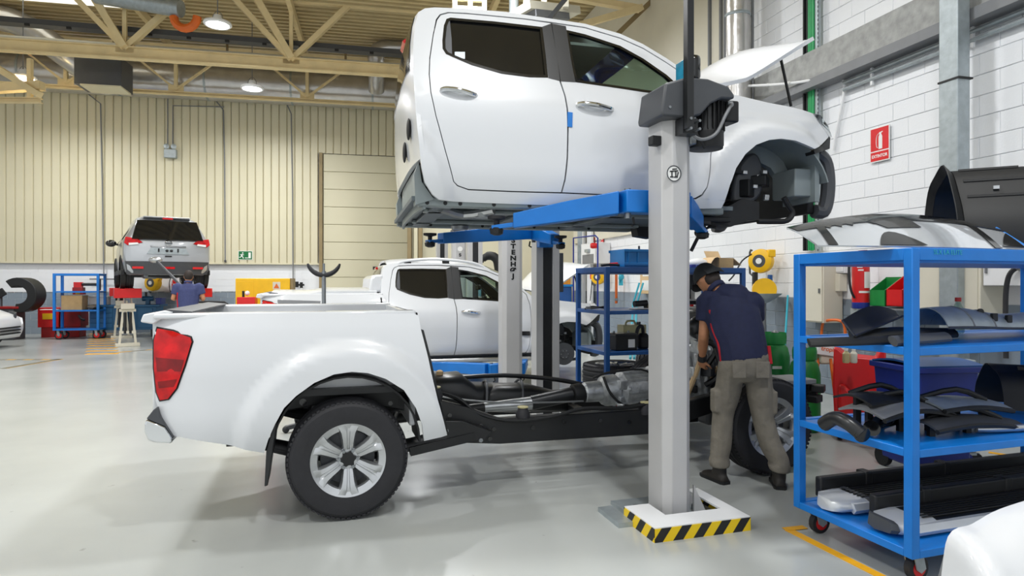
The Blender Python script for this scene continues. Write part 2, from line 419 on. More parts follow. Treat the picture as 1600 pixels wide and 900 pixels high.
# galvanised column in front of the wall
cpx = P(1491, 442, 6.5)
tc_ = struct(MB().box((cpx.x, cpx.y, 4.2), (.21, .16, 8.4), ra+PI), 'trim_3', 'zinc', bev=.01)
pp = P(1508, 442, 6.44)
MB().box((pp.x, pp.y, 4.2), (.045, .045, 8.4), ra).o('perforated_strut', 'steel', tc_)
ho = MB()
for i in range(90): ho.box((pp.x-.012, pp.y-.024, .9+i*.055), (.012, .012, .028), ra)
ho.o('strut_slot', 'black_plastic', tc_, kind='stuff')
MB().box((cpx.x+.005, cpx.y-.005, 3.55), (.235, .185, .018), ra+PI).o('tie_band', 'black_plastic', tc_)
# ceiling: ribbed deck, skylight, trusses
HC, HT, HR = 7.1, 8.35, 8.75
ce = struct(MB().box((-4, 10.5, HR+.15), (44, 27, .1), BA), 'ceiling', 'roof_deck', sm=0)
rib = MB()
for i in range(70): rib.bar(bw(-16, i*.24, HR), bw(17, i*.24, HR), .1, .12)
rib.o('deck_rib', 'roof_deck', ce, sm=0, kind='stuff')
MB().bar(bw(-1.5, 3.3, HR-.08), bw(3.2, 3.3, HR-.08), 1.0, .03).o('skylight_panel', 'skylight', ce)
def chord_pt(px, y0, y1, x1, h):     # row of the chord in the picture -> ground line
    return None
def truss(dd, z0, z1, nodes, big, name, t0=-13, t1=10.9):
    tr = struct(MB().ibeam(bw(t0, dd, z0), bw(t1, dd, z0), .2 if big else .12, .3 if big else .1, .03), name, 'beige_steel', sm=0)
    MB().bar(bw(t0, dd, z1), bw(t1, dd, z1), .14, .14).o('top_chord', 'beige_steel', tr)
    w = .16 if big else .07
    for nd in nodes:
        for dx in (-1.45, 1.45): MB().bar(bw(nd, dd, z0+.1), bw(nd+dx, dd, z1), w, w*.8).o('truss_web', 'beige_steel', tr)
        MB().bar(bw(nd, dd, z0+.1), bw(nd, dd, z1), .09, .09, up=bu).o('truss_post', 'beige_steel', tr)
        MB().bar(bw(nd-.2, dd, z0+.12), bw(nd+.2, dd, z0+.12), .03, .22).o('gusset', 'beige_steel', tr)
    return tr
def tpos(px, dd):      # t along the back wall direction at which a row offset dd is seen at px
    k = (px-800)/FPX; b = B0-bn*dd
    return (k*b.y-b.x)/(bu.x-k*bu.y)
n1 = [tpos(q, 1.4) for q in (-65, 103, 275, 480, 700)]
truss(1.4, 6.90, 8.2, n1, False, 'trim_4')
dn = 4.0
n2 = [tpos(-90, dn), tpos(195, dn), tpos(455, dn), tpos(740, dn), tpos(1000, dn)]
truss(dn, HC, HR, n2, True, 'trim_5')
# cross beams running away from the viewer and lighter purlins
for k, px in enumerate((-150, 195, 455, 760, 990)):
    t = tpos(px, dn)
    s_ = struct(MB().bar(bw(t-.9, dn+.1, HR+.05), bw(t+.02, dn+.05, HC+.12), .26, .16), 'trim_%d' % (6+k), 'beige_steel', sm=0)
    MB().bar(bw(t, .4, HR-.2), bw(t, 12, HR-.2), .12, .2).o('purlin', 'beige_steel', s_)
pl = struct(MB().tube([bw(-13, 3.2, HC+.5), bw(11, 3.2, HC+.42)], .06, 8), 'trim_11', 'cream')
MB().tube([bw(-13, 3.05, HC+.38), bw(11, 3.05, HC+.3)], .045, 8).o('pipe', 'cream', pl)
ctr = struct(MB().bar(bw(-13, 3.6, HC+.86), bw(11, 3.6, HC+.6), .3, .13), 'trim_12', 'dark_grey', sm=0)
for i in range(26):
    t = -12+i*.9; MB().box(bw(t, 3.74, HC+.77-.26*(t+13)/24), (.1, .05, .06), BA).o('tray_bracket', 'black_plastic', ctr)
for px, hx in ((355, 1), (540, 1), (178, 1)):
    t = tpos(px, 3.0); MB().tube([bw(t, 3.0, HC+.95), bw(t, 3.0, HC+.5), bw(t+.12, 3.0, HC+.3)], .035, 6).o('pipe_hanger', 'brown_trim', pl)
eb_ = struct(MB().ibeam(P(-60, 156, 15.6), P(64, 157, 15.6), .16, .12, .02), 'trim_13', 'beige_steel', sm=0)
MB().bar(P(47, 154, 15.6), P(47, 92, 15.6), .1, .1).o('hanger_post', 'beige_steel', eb_); MB().bar(P(-30, 140, 15.6), P(66, 134, 15.6), .22, .2).o('beam_end', 'beige_steel', eb_)
MB().bar(P(-20, 96, 15.5), P(62, 148, 15.5), .2, .14).o('brace', 'beige_steel', eb_)
# main foil-wrapped duct above the back chord, with branches
def ducts():
    du = thing('ventilation_duct', 'large silver foil-wrapped air duct running along the back wall under the roof', 'duct')
    MB().tube([bw(-13.5, 0.62, HC+.40), bw(10.3, 0.62, HC+.40)], .54, 24).o('main_pipe', 'foil', du)
    MB().sph(bw(10.3, 0.62, HC+.40), .545).o('end_cap', 'foil', du)
    for t in [-12+i*2.4 for i in range(10)]: MB().tube([bw(t-.03, 0.62, HC+.40), bw(t+.03, 0.62, HC+.40)], .55, 24).o('joint_band', 'zinc', du)
    t = tpos(588, 1.9); MB().tube([bw(t, 1.15, HC+.3), bw(t, 1.9, HC+.9), bw(t, 1.9, HC+1.15), bw(t+.35, 1.9, HC+1.35), bw(t+2, 1.9, HC+1.36)], .24, 16, 4).o('branch_pipe', 'foil', du)
    t = tpos(60, 2.3); MB().tube([bw(t-2.4, 2.3, HC+1.3), bw(t-.6, 2.3, HC+1.2), bw(t+.5, 2.1, HC+.5), bw(t+1.0, 1.7, HC+.1), bw(t+1.3, 1.3, HC-.05)], .32, 16, 4).o('branch_pipe', 'foil', du)
    b = thing('air_outlet_box', 'dark grey box-shaped air outlet hanging below the silver duct', 'vent box')
    p = bw(tpos(163, 2.5), 2.5, 6.98)
    MB().box(p, (1.1, .8, .76), BA).o('housing', 'dark_grey', b, bev=.01)
    MB().box(p+V((.08, -.05, -.40)), (.95, .7, .04), BA).o('grille', 'beige', b)
    g = thing('extract_pipe', 'grey metal extract pipe ending in an orange-red ring under the roof deck', 'pipe')
    pa, pb = P(150, -8, 15.2), P(283, 14, 15.2)
    MB().tube([pa, pb], .2, 16).o('pipe', 'zinc', g)
    rp = P(290, 26, 15.2); MB().tube([rp+V((.28*math.cos(a), 0, .28*math.sin(a))) for a in [PI+i*PI/8 for i in range(9)]], .1, 10).o('ring', 'orange', g)
ducts()
# vertical silver duct on the right wall
vd = thing('vertical_duct', 'shiny silver vertical air duct standing against the white block wall', 'duct')
p = P(1152, 442, 9.9)
MB().lathe([(.19, 4.25), (.19, 8.6)], (p.x, p.y, 0), n=24).o('pipe', 'foil', vd)
for z in (4.05, 5.6, 7.1): MB().lathe([(.197, z), (.205, z+.02), (.197, z+.05)], (p.x, p.y, 0), n=24).o('joint_band', 'zinc', vd)
MB().tube([P(1176, 160, 9.9), P(1176, -80, 9.9)], .02, 6).o('side_rod', 'mid_grey', vd)
MB().tube([P(1132, 120, 9.9), P(1132, -80, 9.9)], .015, 6).o('side_rod', 'mid_grey', vd)
# high-bay lamps: grid over the hall, three of them in view
def lamp(loc, label):
    t = thing('high_bay_lamp', label, 'lamp', loc, 0, 'high-bay lamps under the roof')
    MB().lathe([(.08, .2), (.1, .1), (.29, .04), (.3, 0), (.27, -.03), (.24, -.02), (.24, 0)], n=28).o('housing', 'white_plain', t)
    MB().lathe([(.235, -.022), (.01, -.03)], n=24).o('lens', 'lamp_lens', t)
    MB().cyl((0, 0, .2), (0, 0, HR-.08-loc[2]), .012, n=6).o('chain', 'mid_grey', t)
    MB().tube([(-.12, 0, .06), (-.1, 0, .2), (0, 0, .3), (.1, 0, .2), (.12, 0, .06)], .008, 6, 3).o('bail', 'steel', t)
    l = bpy.data.lights.new('lamp_light', 'AREA'); l.shape = 'DISK'; l.size = .5; l.energy = LAMP_W; l.color = (.97, .985, 1); l.spread = R(165)
    lo = bpy.data.objects.new('lamp_light', l); COL.objects.link(lo); lo.parent = t; lo.location = (0, 0, -.05)
    return t
lamp(P(340, 38, 14.3), 'white high-bay lamp on a chain in front of the extract pipe')
lamp(P(36, 122, 15.9), 'white high-bay lamp above the curved black wheel guard')
lamp(P(394, 138, 17.0), 'white high-bay lamp hanging in front of the foil duct')
l1 = P(340, 38, 14.3)
for k in range(-3, 1):
    for i in range(-1, 3):
        if (k == 0 and i <= 0): continue
        q = l1+bu*5.3*i+bn*4.8*k
        lamp((q.x, q.y, 7.25), 'white high-bay lamp hanging from the roof over the lift bays')
# ------------------------------------------------------------------ vehicles: shared wheel
def wheel_proto():
    t = bpy.data.objects.new('wheel', None); COL.objects.link(t)          # axis along local y, outer face towards -y, centre at 0
    Rr, Wd = .381, .255
    pr = [(.232, -.12), (.262, -.122), (.30, -.128), (.34, -.124), (.364, -.108), (.374, -.09)]
    for a in (-.055, 0, .055): pr += [(.379, a-.012-.003), (.369, a-.006), (.369, a+.006), (.379, a+.015)]
    pr += [(.374, .09), (.364, .108), (.34, .124), (.30, .128), (.262, .122), (.232, .12)]
    MB().lathe(pr, ax=(0, 1, 0), n=72, cap=False).o('tyre', 'rubber', t, sm=25)
    rb = MB()     # shoulder blocks
    for i in range(72):
        a = 2*PI*i/72
        for y in (-.1, .1):
            c, s = math.cos(a), math.sin(a)
            m = M(((s, 0, c), (0, 1, 0), (-c, 0, s))).to_4x4()
            rb.box((c*.3655, y, s*.3655), (.02, .03, .012), m=m)
    rb.o('tread_block', 'rubber', t, sm=0, kind='stuff')
    rim = MB().lathe([(.232, -.118), (.24, -.112), (.236, -.1), (.215, -.085), (.205, .02), (.2, .11), (.232, .12)], ax=(0, 1, 0), n=60, cap=False).o('rim', 'alu', t)
    ring = MB().lathe([(.184, -.08), (.19, -.1), (.232, -.119), (.24, -.115), (.236, -.1), (.21, -.075)], ax=(0, 1, 0), n=60, cap=False).o('rim_lip', 'alu', t)
    for i in range(6):
        a0 = 2*PI*i/6+R(30); mm = M.Rotation(-a0, 4, 'Y'); sp = MB()
        def f(x, z, y): return mm @ V((x, y, z))
        L = [(.06, .036, -.075), (.09, .041, -.088), (.13, .047, -.098), (.17, .058, -.104), (.2, .078, -.107), (.222, .1, -.108)]
        rows = []
        for x, hw, y in L:
            rows.append([f(x, -hw, y+.02), f(x, -hw*.72, y-.006), f(x, -hw*.2, y-.006), f(x, -hw*.12, y+.002), f(x, hw*.12, y+.002), f(x, hw*.2, y-.006), f(x, hw*.72, y-.006), f(x, hw, y+.02), f(x, hw*.8, y+.06), f(x, -hw*.8, y+.06)])
        sp.rings(rows).o('spoke', 'alu', t, sm=50)
    MB().lathe([(.001, -.07), (.072, -.07), (.08, -.05), (.085, .05)], ax=(0, 1, 0), n=24).o('hub', 'alu', t)
    hc = MB()
    pts = []
    for i in range(24): pts.append((math.cos(2*PI*i/24)*(.05 if i % 4 < 2 else .04), math.sin(2*PI*i/24)*(.05 if i % 4 < 2 else .04)))
    hc.prism(pts, -.088, -.06, lambda p, q, t: (p, t, q)).o('hub_cap', 'black_plastic', t)
    for i in range(6):
        a = 2*PI*i/6; MB().cyl((.057*math.cos(a), -.092, .057*math.sin(a)), (.057*math.cos(a), -.06, .057*math.sin(a)), .011, n=6).o('wheel_nut', 'steel', t)
    MB().lathe([(.001, -.02), (.17, -.02), (.172, .01), (.001, .012)], ax=(0, 1, 0), n=36).o('brake_disc', 'dark_grey', t)
    return t
WP = wheel_proto()
def put_wheel(parent, loc, rot=(0, 0, 0), name='wheel', inst=None):
    w = cptree(WP, parent, loc, rot); w.name = name
    return w
# ------------------------------------------------------------------ pickup panels: side surface v(u, w)
TA = R(17.0); CA = R(14.2); TO = V((-1.026, 4.02, 0)); TW = 1.85; LIFT = 1.55
tu, tv = V((math.cos(TA), math.sin(TA), 0)), V((-math.sin(TA), math.cos(TA), 0))
ARC = ((.0, .46), (3.1, .50))
def sst(a, b, x):
    t = min(1, max(0, (x-a)/(b-a))); return t*t*(3-2*t)
def vs(u, w):
    v = 0
    if w < .75: v += .10*((.75-w)/.35)**2
    if w > .92: v += .045*min((w-.92)/.3, 1)**2
    if w > 1.2: v += .36*(w-1.2)
    v += .012*math.exp(-((w-.93)/.05)**2)*0
    for c in ARC:
        d = math.hypot(u-c[0], w-c[1])
        v -= .05*(1-sst(.59, .70, d))*(1 if w < 1.3 else 0)
    if u > 3.2: v += .17*((min(u, 3.85)-3.2)/.55)**2
    if u < -.75: v += .10*((-.75-max(u, -1.3))/.4)**2
    return v
def T(px, py, lift=0, v=None, O=None, A=None):
    """truck-frame (u, w) of a picture point lying on the body side"""
    O = O or TO; A = A or (CA if lift else TA); k = (px-800)/FPX; c, s = math.cos(A), math.sin(A); vv = .0 if v is None else v
    for _ in range(8):
        u = (k*(O.y+vv*c)-O.x+vv*s)/(c-k*s); Y = O.y+u*s+vv*c; w = EYE-(py-HZ)/FPX*Y
        if v is None: vv = vs(u, w-lift)
    return (u, w-lift)
def inside(p, poly):
    x, y = p; r = False; j = len(poly)-1
    for i in range(len(poly)):
        xi, yi = poly[i]; xj, yj = poly[j]
        if (yi > y) != (yj > y) and x < (xj-xi)*(y-yi)/(yj-yi)+xi: r = not r
        j = i
    return r
def densify(poly, st):
    out = []
    for a, b in zip(poly, poly[1:]+poly[:1]):
        n = max(1, int(math.hypot(b[0]-a[0], b[1]-a[1])/st))
        out += [(a[0]+(b[0]-a[0])*i/n, a[1]+(b[1]-a[1])*i/n) for i in range(n)]
    return out
def pdist(p, poly): return min(math.hypot(p[0]-q[0], p[1]-q[1]) for q in poly)
def rnd(poly, k=3):
    """closed Catmull-Rom on 2-D outline"""
    n = len(poly); out = []
    for i in range(n):
        a, b, c, d = [V((*poly[(i+j-1) % n], 0)) for j in range(4)]
        for j in range(k):
            t = j/k; q = .5*((2*b)+(c-a)*t+(2*a-5*b+4*c-d)*t*t+(3*b-a-3*c+d)*t**3); out.append((q.x, q.y))
    return out
def panel(name, out, mat, parent, holes=(), far=False, step=.07, rim=.03, off=0, surf=None, loc=None):
    sf = surf or vs
    o_ = densify(out, step); hs = [densify(h, step) for h in holes]
    pts = list(o_); edges = [(i, (i+1) % len(o_)) for i in range(len(o_))]
    for h in hs:
        n = len(pts); pts += h; edges += [(n+i, n+(i+1) % len(h)) for i in range(len(h))]
    bd = list(pts)
    u0, u1 = min(p[0] for p in out), max(p[0] for p in out); w0, w1 = min(p[1] for p in out), max(p[1] for p in out)
    a = u0+step/2
    while a < u1:
        b = w0+step/2
        while b < w1:
            q = (a, b)
            if inside(q, out) and not any(inside(q, h) for h in holes) and pdist(q, bd) > step*.45: pts.append(q)
            b += step
        a += step
    vv, ee, ff, _, _, _ = geometry.delaunay_2d_cdt([V(p) for p in pts], edges, [], 0, 1e-5)
    tri = []
    for f in ff:
        c = (sum(vv[i].x for i in f)/len(f), sum(vv[i].y for i in f)/len(f))
        if inside(c, out) and not any(inside(c, h) for h in holes): tri.append(tuple(f))
    S3 = lambda u, w, d=0: (u, (TW-(sf(u, w)+off+d)) if far else sf(u, w)+off+d, w)
    vs3 = [S3(p.x, p.y) for p in vv]
    def nrm(u, w):
        e = .004; du = (sf(u+e, w)-sf(u-e, w))/(2*e); dw = (sf(u, w+e)-sf(u, w-e))/(2*e)
        n = V((du, -1, dw)).normalized()
        return V((n.x, -n.y, n.z)) if far else n
    nn = [nrm(p.x, p.y) for p in vv]
    cnt = {}
    for f in tri:
        for i in range(len(f)):
            e = (f[i], f[(i+1) % len(f)]); cnt[tuple(sorted(e))] = cnt.get(tuple(sorted(e)), 0)+1
    F2 = []
    for f in tri:
        q = (V(vs3[f[1]])-V(vs3[f[0]])).cross(V(vs3[f[2]])-V(vs3[f[0]]))
        F2.append(f if q.dot(nn[f[0]]) > 0 else f[::-1])
    nf = len(F2); back = {}
    for f in list(F2):
        for i in range(len(f)):
            x, y = f[i], f[(i+1) % len(f)]
            if cnt[tuple(sorted((x, y)))] == 1:
                for z in (x, y):
                    if z not in back: back[z] = len(vs3); vs3.append(S3(vv[z].x, vv[z].y, rim))
                F2.append((y, x, back[x], back[y]))
    me = bpy.data.meshes.new(name); me.from_pydata(vs3, [], F2); me.update()
    me.polygons.foreach_set('use_smooth', [True]*len(me.polygons))
    ln = []
    for i, pg in enumerate(me.polygons):
        for li in pg.loop_indices:
            ln.append(nn[me.loops[li].vertex_index] if i < nf else pg.normal.copy())
    me.normals_split_custom_set(ln); me.materials.append(MT[mat])
    ob = bpy.data.objects.new(name, me); COL.objects.link(ob); ob.parent = parent
    if loc: ob.location = loc
    return ob
def shrink(poly, d):
    """inset a closed outline by d (towards its inside)"""
    n = len(poly); A = sum(poly[i][0]*poly[(i+1) % n][1]-poly[(i+1) % n][0]*poly[i][1] for i in range(n)); sg = 1 if A > 0 else -1; out = []
    for i in range(n):
        a, b, c = V(poly[i-1]), V(poly[i]), V(poly[(i+1) % n]); e1, e2 = (b-a), (c-b)
        if e1.length < 1e-6 or e2.length < 1e-6: out.append(tuple(b)); continue
        n1 = V((-e1.y, e1.x)).normalized()*sg; n2 = V((-e2.y, e2.x)).normalized()*sg; m = n1+n2
        if m.length < .2: m = n1
        m.normalize(); k = d/max(.5, m.dot(n1)); out.append((b.x+m.x*k, b.y+m.y*k))
    return out
# ---- picture outlines of the lifted cab -> truck frame
TL = lambda L: [T(x, y, LIFT) for x, y in L]
rear_door = TL([(861, 36), (820, 30), (773, 25.4), (730, 21.5), (701, 20), (688, 23.5), (682.5, 31), (677, 54), (671.6, 91), (670.7, 116), (673.4, 145), (681, 180), (695, 232), (709, 284), (715, 290), (732, 296), (800, 299), (877, 301), (882.5, 280), (886, 247), (887, 205), (886, 170), (882.5, 150), (875, 127.5), (870, 87)])
rear_win = TL([(704, 28), (773, 34), (847, 42.6), (856, 121), (827.5, 120.5), (784, 115), (737, 101.5), (708, 89), (697, 84), (692, 76), (691.6, 63), (694, 40), (698, 30)])
front_door = TL([(862, 36), (914, 43.5), (969, 60), (1005, 76), (1041, 98), (1075, 121), (1090, 133), (1103, 160), (1111, 200), (1112, 226), (1110, 262), (1105, 292), (1097, 304), (1086, 310), (1000, 306.5), (878, 301), (883.5, 280), (887, 247), (888, 205), (887, 170), (883.5, 150), (876, 127.5), (871, 87)])
front_win = TL([(884, 47), (914, 54), (969, 72), (1005, 92), (1041, 117), (1078, 150), (1060, 150), (1008, 144), (969, 138), (899, 128), (893, 100)])
fender = TL([(1113, 198), (1108, 160), (1118, 146), (1135, 146), (1154, 149), (1200, 160), (1236, 167), (1270, 177), (1282, 194), (1296, 213), (1284, 226), (1273, 233), (1258, 226), (1243, 220), (1221, 217), (1202, 219), (1182, 226.5), (1165, 241), (1150.5, 263), (1140.7, 290), (1133, 314), (1088, 311), (1098, 305), (1106, 292), (1111, 262), (1113, 226)])
shell_out = TL([(653.5, 19), (664, 13), (679, 11.5), (719, 13), (791, 18.5), (860, 29), (914, 37), (969, 52.6), (1005, 69), (1041, 90.7), (1075, 114), (1106, 138), (1109, 160), (1114, 200), (1114, 226), (1112, 262), (1107, 292), (1110, 311), (1133, 314), (1127, 325.5), (1077, 327), (1000, 325), (870, 321), (780, 318), (710, 315), (686, 312), (676, 304), (664, 285), (659, 262), (657, 248), (652, 200), (648, 150), (645, 100), (646, 63), (649, 36)])
door_hole = shrink(TL([(861, 34), (820, 28.5), (773, 24), (730, 20), (700, 18.5), (687, 22), (681, 30), (676, 54), (670.5, 91), (669.7, 116), (672.4, 145), (680, 180), (694, 232), (708, 284), (714, 291), (732, 297.5), (800, 300.5), (877, 302.5), (1000, 308), (1087, 311.5), (1098, 306), (1106, 293), (1111, 262), (1113, 226), (1112, 200), (1104, 159), (1091, 132), (1075, 119.5), (1041, 96.5), (1005, 74.5), (969, 58.5), (914, 42)]), .001)
TB = lambda L: [T(x, y, 0) for x, y in L]
bed_side = TB([(244, 491), (337, 490), (512, 489), (648, 490), (654, 494), (658, 516), (669, 559), (684, 625), (698.6, 680), (662.6, 689), (659.5, 662.6), (650, 637.6), (631, 609.5), (603, 592), (575, 583), (550, 581), (522, 585), (490.7, 598.5), (462.6, 618.8), (443.8, 637.6), (429.8, 662.6), (418.8, 687.6), (412.6, 708), (356, 695), (267, 680), (247, 637.6), (243, 625), (241, 560)])
tail_out = TB([(247, 514), (270, 518), (297, 528), (299, 534), (288, 570), (275, 606), (262.5, 622), (251, 624), (246, 612), (242, 575), (242, 531)])
def rowloft(edge, f, nt, th=0.02):
    """sheet spanned between a near edge polyline and its mirror image; f(t) bends (du,dw)"""
    n = len(edge)-1
    def s(a, b):
        i = min(int(a*n), n-1); k = a*n-i; u = edge[i][0]*(1-k)+edge[i+1][0]*k; w = edge[i][1]*(1-k)+edge[i+1][1]*k
        v0 = vs(u, w); v = v0+(TW-2*v0)*b; du, dw = f(b); return (u+du, v, w+dw)
    return s
CAB = {}       # built once, copied for the second truck
def build_cab():
    c = thing('pickup_cab', 'white double-cab pickup body with raised bonnet, held high on blue lift arms', 'car body', (TO.x, TO.y, LIFT), CA)
    def both(nm, ol, mat, holes=(), **k):
        a = panel(nm, ol, mat, c, holes, **k); panel(nm, ol, mat, c, holes, far=True, **k); return a
    both('cab_side', shell_out, 'white_paint', [door_hole])
    inner = shrink(shell_out, .03)
    both('door_aperture', inner, 'black_plastic', [shrink(rear_win, -.004), shrink(front_win, -.004)], off=.035, rim=.03)
    for nm, ol, wn in (('rear_door', rear_door, rear_win), ('front_door', front_door, front_win)):
        for far in (False, True):
            d = panel(nm, shrink(ol, .003), 'white_paint', c, [wn], far=far)
            panel('window_frame', shrink(wn, -.002), 'gloss_black', d, [shrink(wn, .018)], far=far, off=-.002, rim=.03)
            panel('window_pane', shrink(wn, .012), 'dark_glass' if nm == 'rear_door' else 'clear_glass', d, far=far, off=.014, rim=.004)
            hx = (690, 147) if nm == 'rear_door' else (902, 170)
            u0, w0 = T(hx[0], hx[1]-6, LIFT); u1, w1 = T(hx[0]+54, hx[1]+1, LIFT); v0 = vs(u0, w0)
            yy = (lambda v: TW-v) if far else (lambda v: v)
            uc, wc = (u0+u1)/2, (w0+w1)/2
            cup = MB().sph((uc, yy(v0-.002), wc), (.085, .012, .04)).o('handle_cup', 'white_paint', d)
            MB().tube([(u0, yy(v0-.004), w0), (u0+.03, yy(v0-.03), w0+.004), (uc, yy(v0-.045), wc+.004), (u1-.03, yy(v0-.03), w1-.002), (u1, yy(v0-.004), w1)], .017, 10, 4).o('door_handle', 'chrome', d)
    tp = TL([(886.5, 175), (894.5, 176), (894, 199), (886.5, 198)])
    panel('blue_tape', tp, 'tape_blue', c, off=-.005, rim=.005)
    panel('window_sticker', TL([(711, 80), (727, 80), (727, 91), (711, 89)]), 'zinc', c, off=.0115, rim=.002)
    # black B pillar strip
    bp = TL([(847, 42), (861, 37), (870, 87), (875, 126.5), (857, 122)]); bp2 = TL([(862, 37), (884, 41), (893, 100), (899, 128.5), (876, 127)])
    both('pillar_trim', bp, 'satin_black', off=-.003, rim=.01); both('pillar_trim', bp2, 'satin_black', off=-.003, rim=.01)
    both('quarter_trim', shrink(TL([(698, 30), (704, 28), (707, 60), (708, 89), (697, 84), (692, 76), (691.6, 63), (694, 40)]), .006), 'dark_grey', off=.002, rim=.01)
    both('fender', shrink(fender, .002), 'white_paint', step=.034)
    # roof
    re_ = TL([(664, 13), (679, 11.5), (719, 13), (791, 18.5), (860, 29), (914, 37), (969, 52.6)])
    cr = lambda b: (0, .055*(1-(2*b-1)**4)+.02*math.sin(PI*b))
    MB().sheet(rowloft(re_, cr, 0), 14, 20, .03).o('roof', 'white_paint', c)
    # windscreen and its tinted strip
    we = TL([(969, 52.6), (1005, 69), (1041, 90.7), (1075, 114), (1106, 138)])
    ws = rowloft(we, lambda b: (.10*math.sin(PI*b), .06*math.sin(PI*b)), 0)
    MB().sheet(lambda a, b: ws(a, .03+.94*b), 8, 16, .005).o('windscreen', 'clear_glass', c)
    MB().sheet(lambda a, b: V(ws(.02+.26*a, .04+.92*b))+V((-.004, 0, -.008)), 3, 16, .003).o('tinted_strip', 'blue_glass', c)
    # rear wall with window, stop lamp and vents
    be = TL([(657, 248), (652, 200), (648, 150), (645, 100), (646, 63), (649, 36), (653.5, 19), (664, 13)])
    bk = rowloft(be, lambda b: (-.035*(1-(2*b-1)**4), 0), 0)
    MB().sheet(bk, 14, 20, .03).o('rear_wall', 'white_paint', c)
    MB().sheet(lambda a, b: V(bk(.42+.5*a, .06+.88*b))+V((-.006, 0, 0)), 6, 16, .01).o('rear_window', 'dark_glass', c)
    MB().sheet(lambda a, b: V(bk(.86+.08*a, .42+.16*b))+V((-.03, 0, 0)), 3, 4, .04).o('stop_lamp', 'red_lens', c)
    p0 = bk(.02, .12); p1 = bk(0, 1)
    for b, a in ((.11, .17), (.27, .1)):
        q = V(bk(a, b)); MB().sph(q+V((-.012, 0, 0)), (.014, .055, .075)).o('vent', 'black_plastic', c)
    lo = be[0]
    MB().sheet(lambda a, b: (lo[0]-.03*(1-(2*b-1)**4)+.05, .09+(TW-.18)*b, lo[1]-(lo[1]-.44)*a), 3, 16, .02).o('rear_lower_panel', 'primer', c)
    for far in (0, 1):
        y = (lambda v: TW-v) if far else (lambda v: v)
        MB().prism([(lo[0], lo[1]), (lo[0]+.02, lo[1]-.13), (lo[0]+.1, .50), (lo[0]-.02, .46), (lo[0]-.03, .66)], .06, .2, lambda p, q, t: (p, y(t), q)).o('corner_bracket', 'primer', c)
    # floor pan seen from below: sills, tunnel, members, holes, plugs
    ff = .49
    MB().bb((.40, .08, ff), (2.78, TW-.08, ff+.03)).o('floor_pan', 'primer_dark', c)
    for v in (.12, TW-.12):
        MB().bb((.44, v-.05, ff-.035), (2.7, v+.05, ff+.02)).o('sill_member', 'primer', c, bev=.012)
    for v in (.5, TW-.5): MB().bb((.52, v-.05, ff-.03), (2.6, v+.05, ff)).o('floor_rail', 'primer', c, bev=.01)
    for u in (.55, 1.25, 1.95): MB().bb((u, .15, ff-.03), (u+.14, TW-.15, ff)).o('cross_member', 'primer_dark', c, bev=.008)
    for k, u in enumerate((.5, .62, .72, .95, 1.2, 1.4, 1.55, 1.7, 1.95, 2.1, 2.25)):
        for v in (.068, TW-.172): MB().cyl((u, v, ff-.012), (u, v+.01, ff-.012), .014, n=10).o('drain_hole', 'black_plastic', c)
        if k % 2: MB().cyl((u, .4+.1*(k % 3), ff-.004), (u, .4+.1*(k % 3), ff+.01), .035, n=14).o('rubber_plug', 'black_plastic', c)
    for u in (.75, 1.05, 1.35, 1.65): MB().cyl((u, .055, .515), (u, .07, .515), .011, n=8).o('sill_plug', 'black_plastic', c)
    for v in (.4, TW-.4): MB().lathe([(.07, -.03), (.08, 0), (.05, .03)], (.95, v, ff-.04)).o('body_mount', 'steel', c)
    MB().tube([(.62, .3, ff-.02), (.8, .42, ff-.05), (1.0, .3, ff-.02)], .03, 8, 3).o('bracket_strap', 'alu', c)
    # front structure: firewall, inner wings, box ends, arch liner
    MB().bb((2.72, .12, .5), (2.76, TW-.12, 1.1)).o('firewall', 'primer_dark', c)
    for far in (0, 1):
        y = (lambda v: TW-v) if far else (lambda v: v)
        def arch(a, b):
            t = R(190)-R(175)*a; return (3.2+.50*math.cos(t), y(.02+.40*b), .60+.48*math.sin(t))
        MB().sheet(lambda a, b: arch(.22+.78*a, b), 18, 5, .012).o('inner_wing', 'primer', c)
        MB().prism([(2.82, .62), (2.9, .86), (3.02, 1.0), (3.2, 1.07), (3.5, 1.02), (3.62, .78), (3.55, .72), (3.42, .88), (3.2, .97), (3.05, .9)], .36, .42, lambda p, q, t: (p, y(t), q)).o('wing_brace', 'primer', c)
        MB().bb((3.46, y(.12), .62), (3.62, y(.40), .84)).o('crush_box', 'primer', c, bev=.012)
        MB().bb((3.60, y(.07), .58), (3.64, y(.45), .98)).o('box_flange', 'primer', c)
        al = [T(x_, y_, LIFT, v=.32) for x_, y_ in [(1143, 302), (1150, 266), (1166, 244), (1179, 240), (1188, 254), (1191, 280), (1186, 306), (1166, 319), (1147, 317)]]
        MB().prism(rnd(al, 3), .30, .36, lambda p, q, t: (p+.11, y(t), q)).o('arch_liner', 'dark_grey', c, bev=.02)
        MB().prism([(2.78, .50), (2.8, .40), (2.95, .38), (3.1, .43), (3.2, .44), (3.2, .58), (3.05, .6), (2.9, .52)], .2, .34, lambda p, q, t: (p, y(t), q)).o('splash_guard', 'black_plastic', c)
    eb = MB()
    rr = random.Random(3)
    for i in range(26):
        eb.box((2.9+rr.random()*.5, .3+rr.random()*1.25, .52+rr.random()*.42), (.06+rr.random()*.16, .08+rr.random()*.2, .05+rr.random()*.14), rr.random())
    eb.o('engine_bay_parts', 'black_plastic', c, bev=.01)
    for i in range(7): MB().box((2.95+rr.random()*.4, .28, .58+rr.random()*.25), (.04, .03, .03)).o('connector', 'alu', c, bev=.004)
    MB().tube([(3.42, .2, .62), (3.46, .2, .56), (3.5, .2, .5), (3.45, .2, .44), (3.33, .2, .43), (3.2, .22, .43)], .022, 10, 4).o('radiator_hose', 'black_plastic', c)
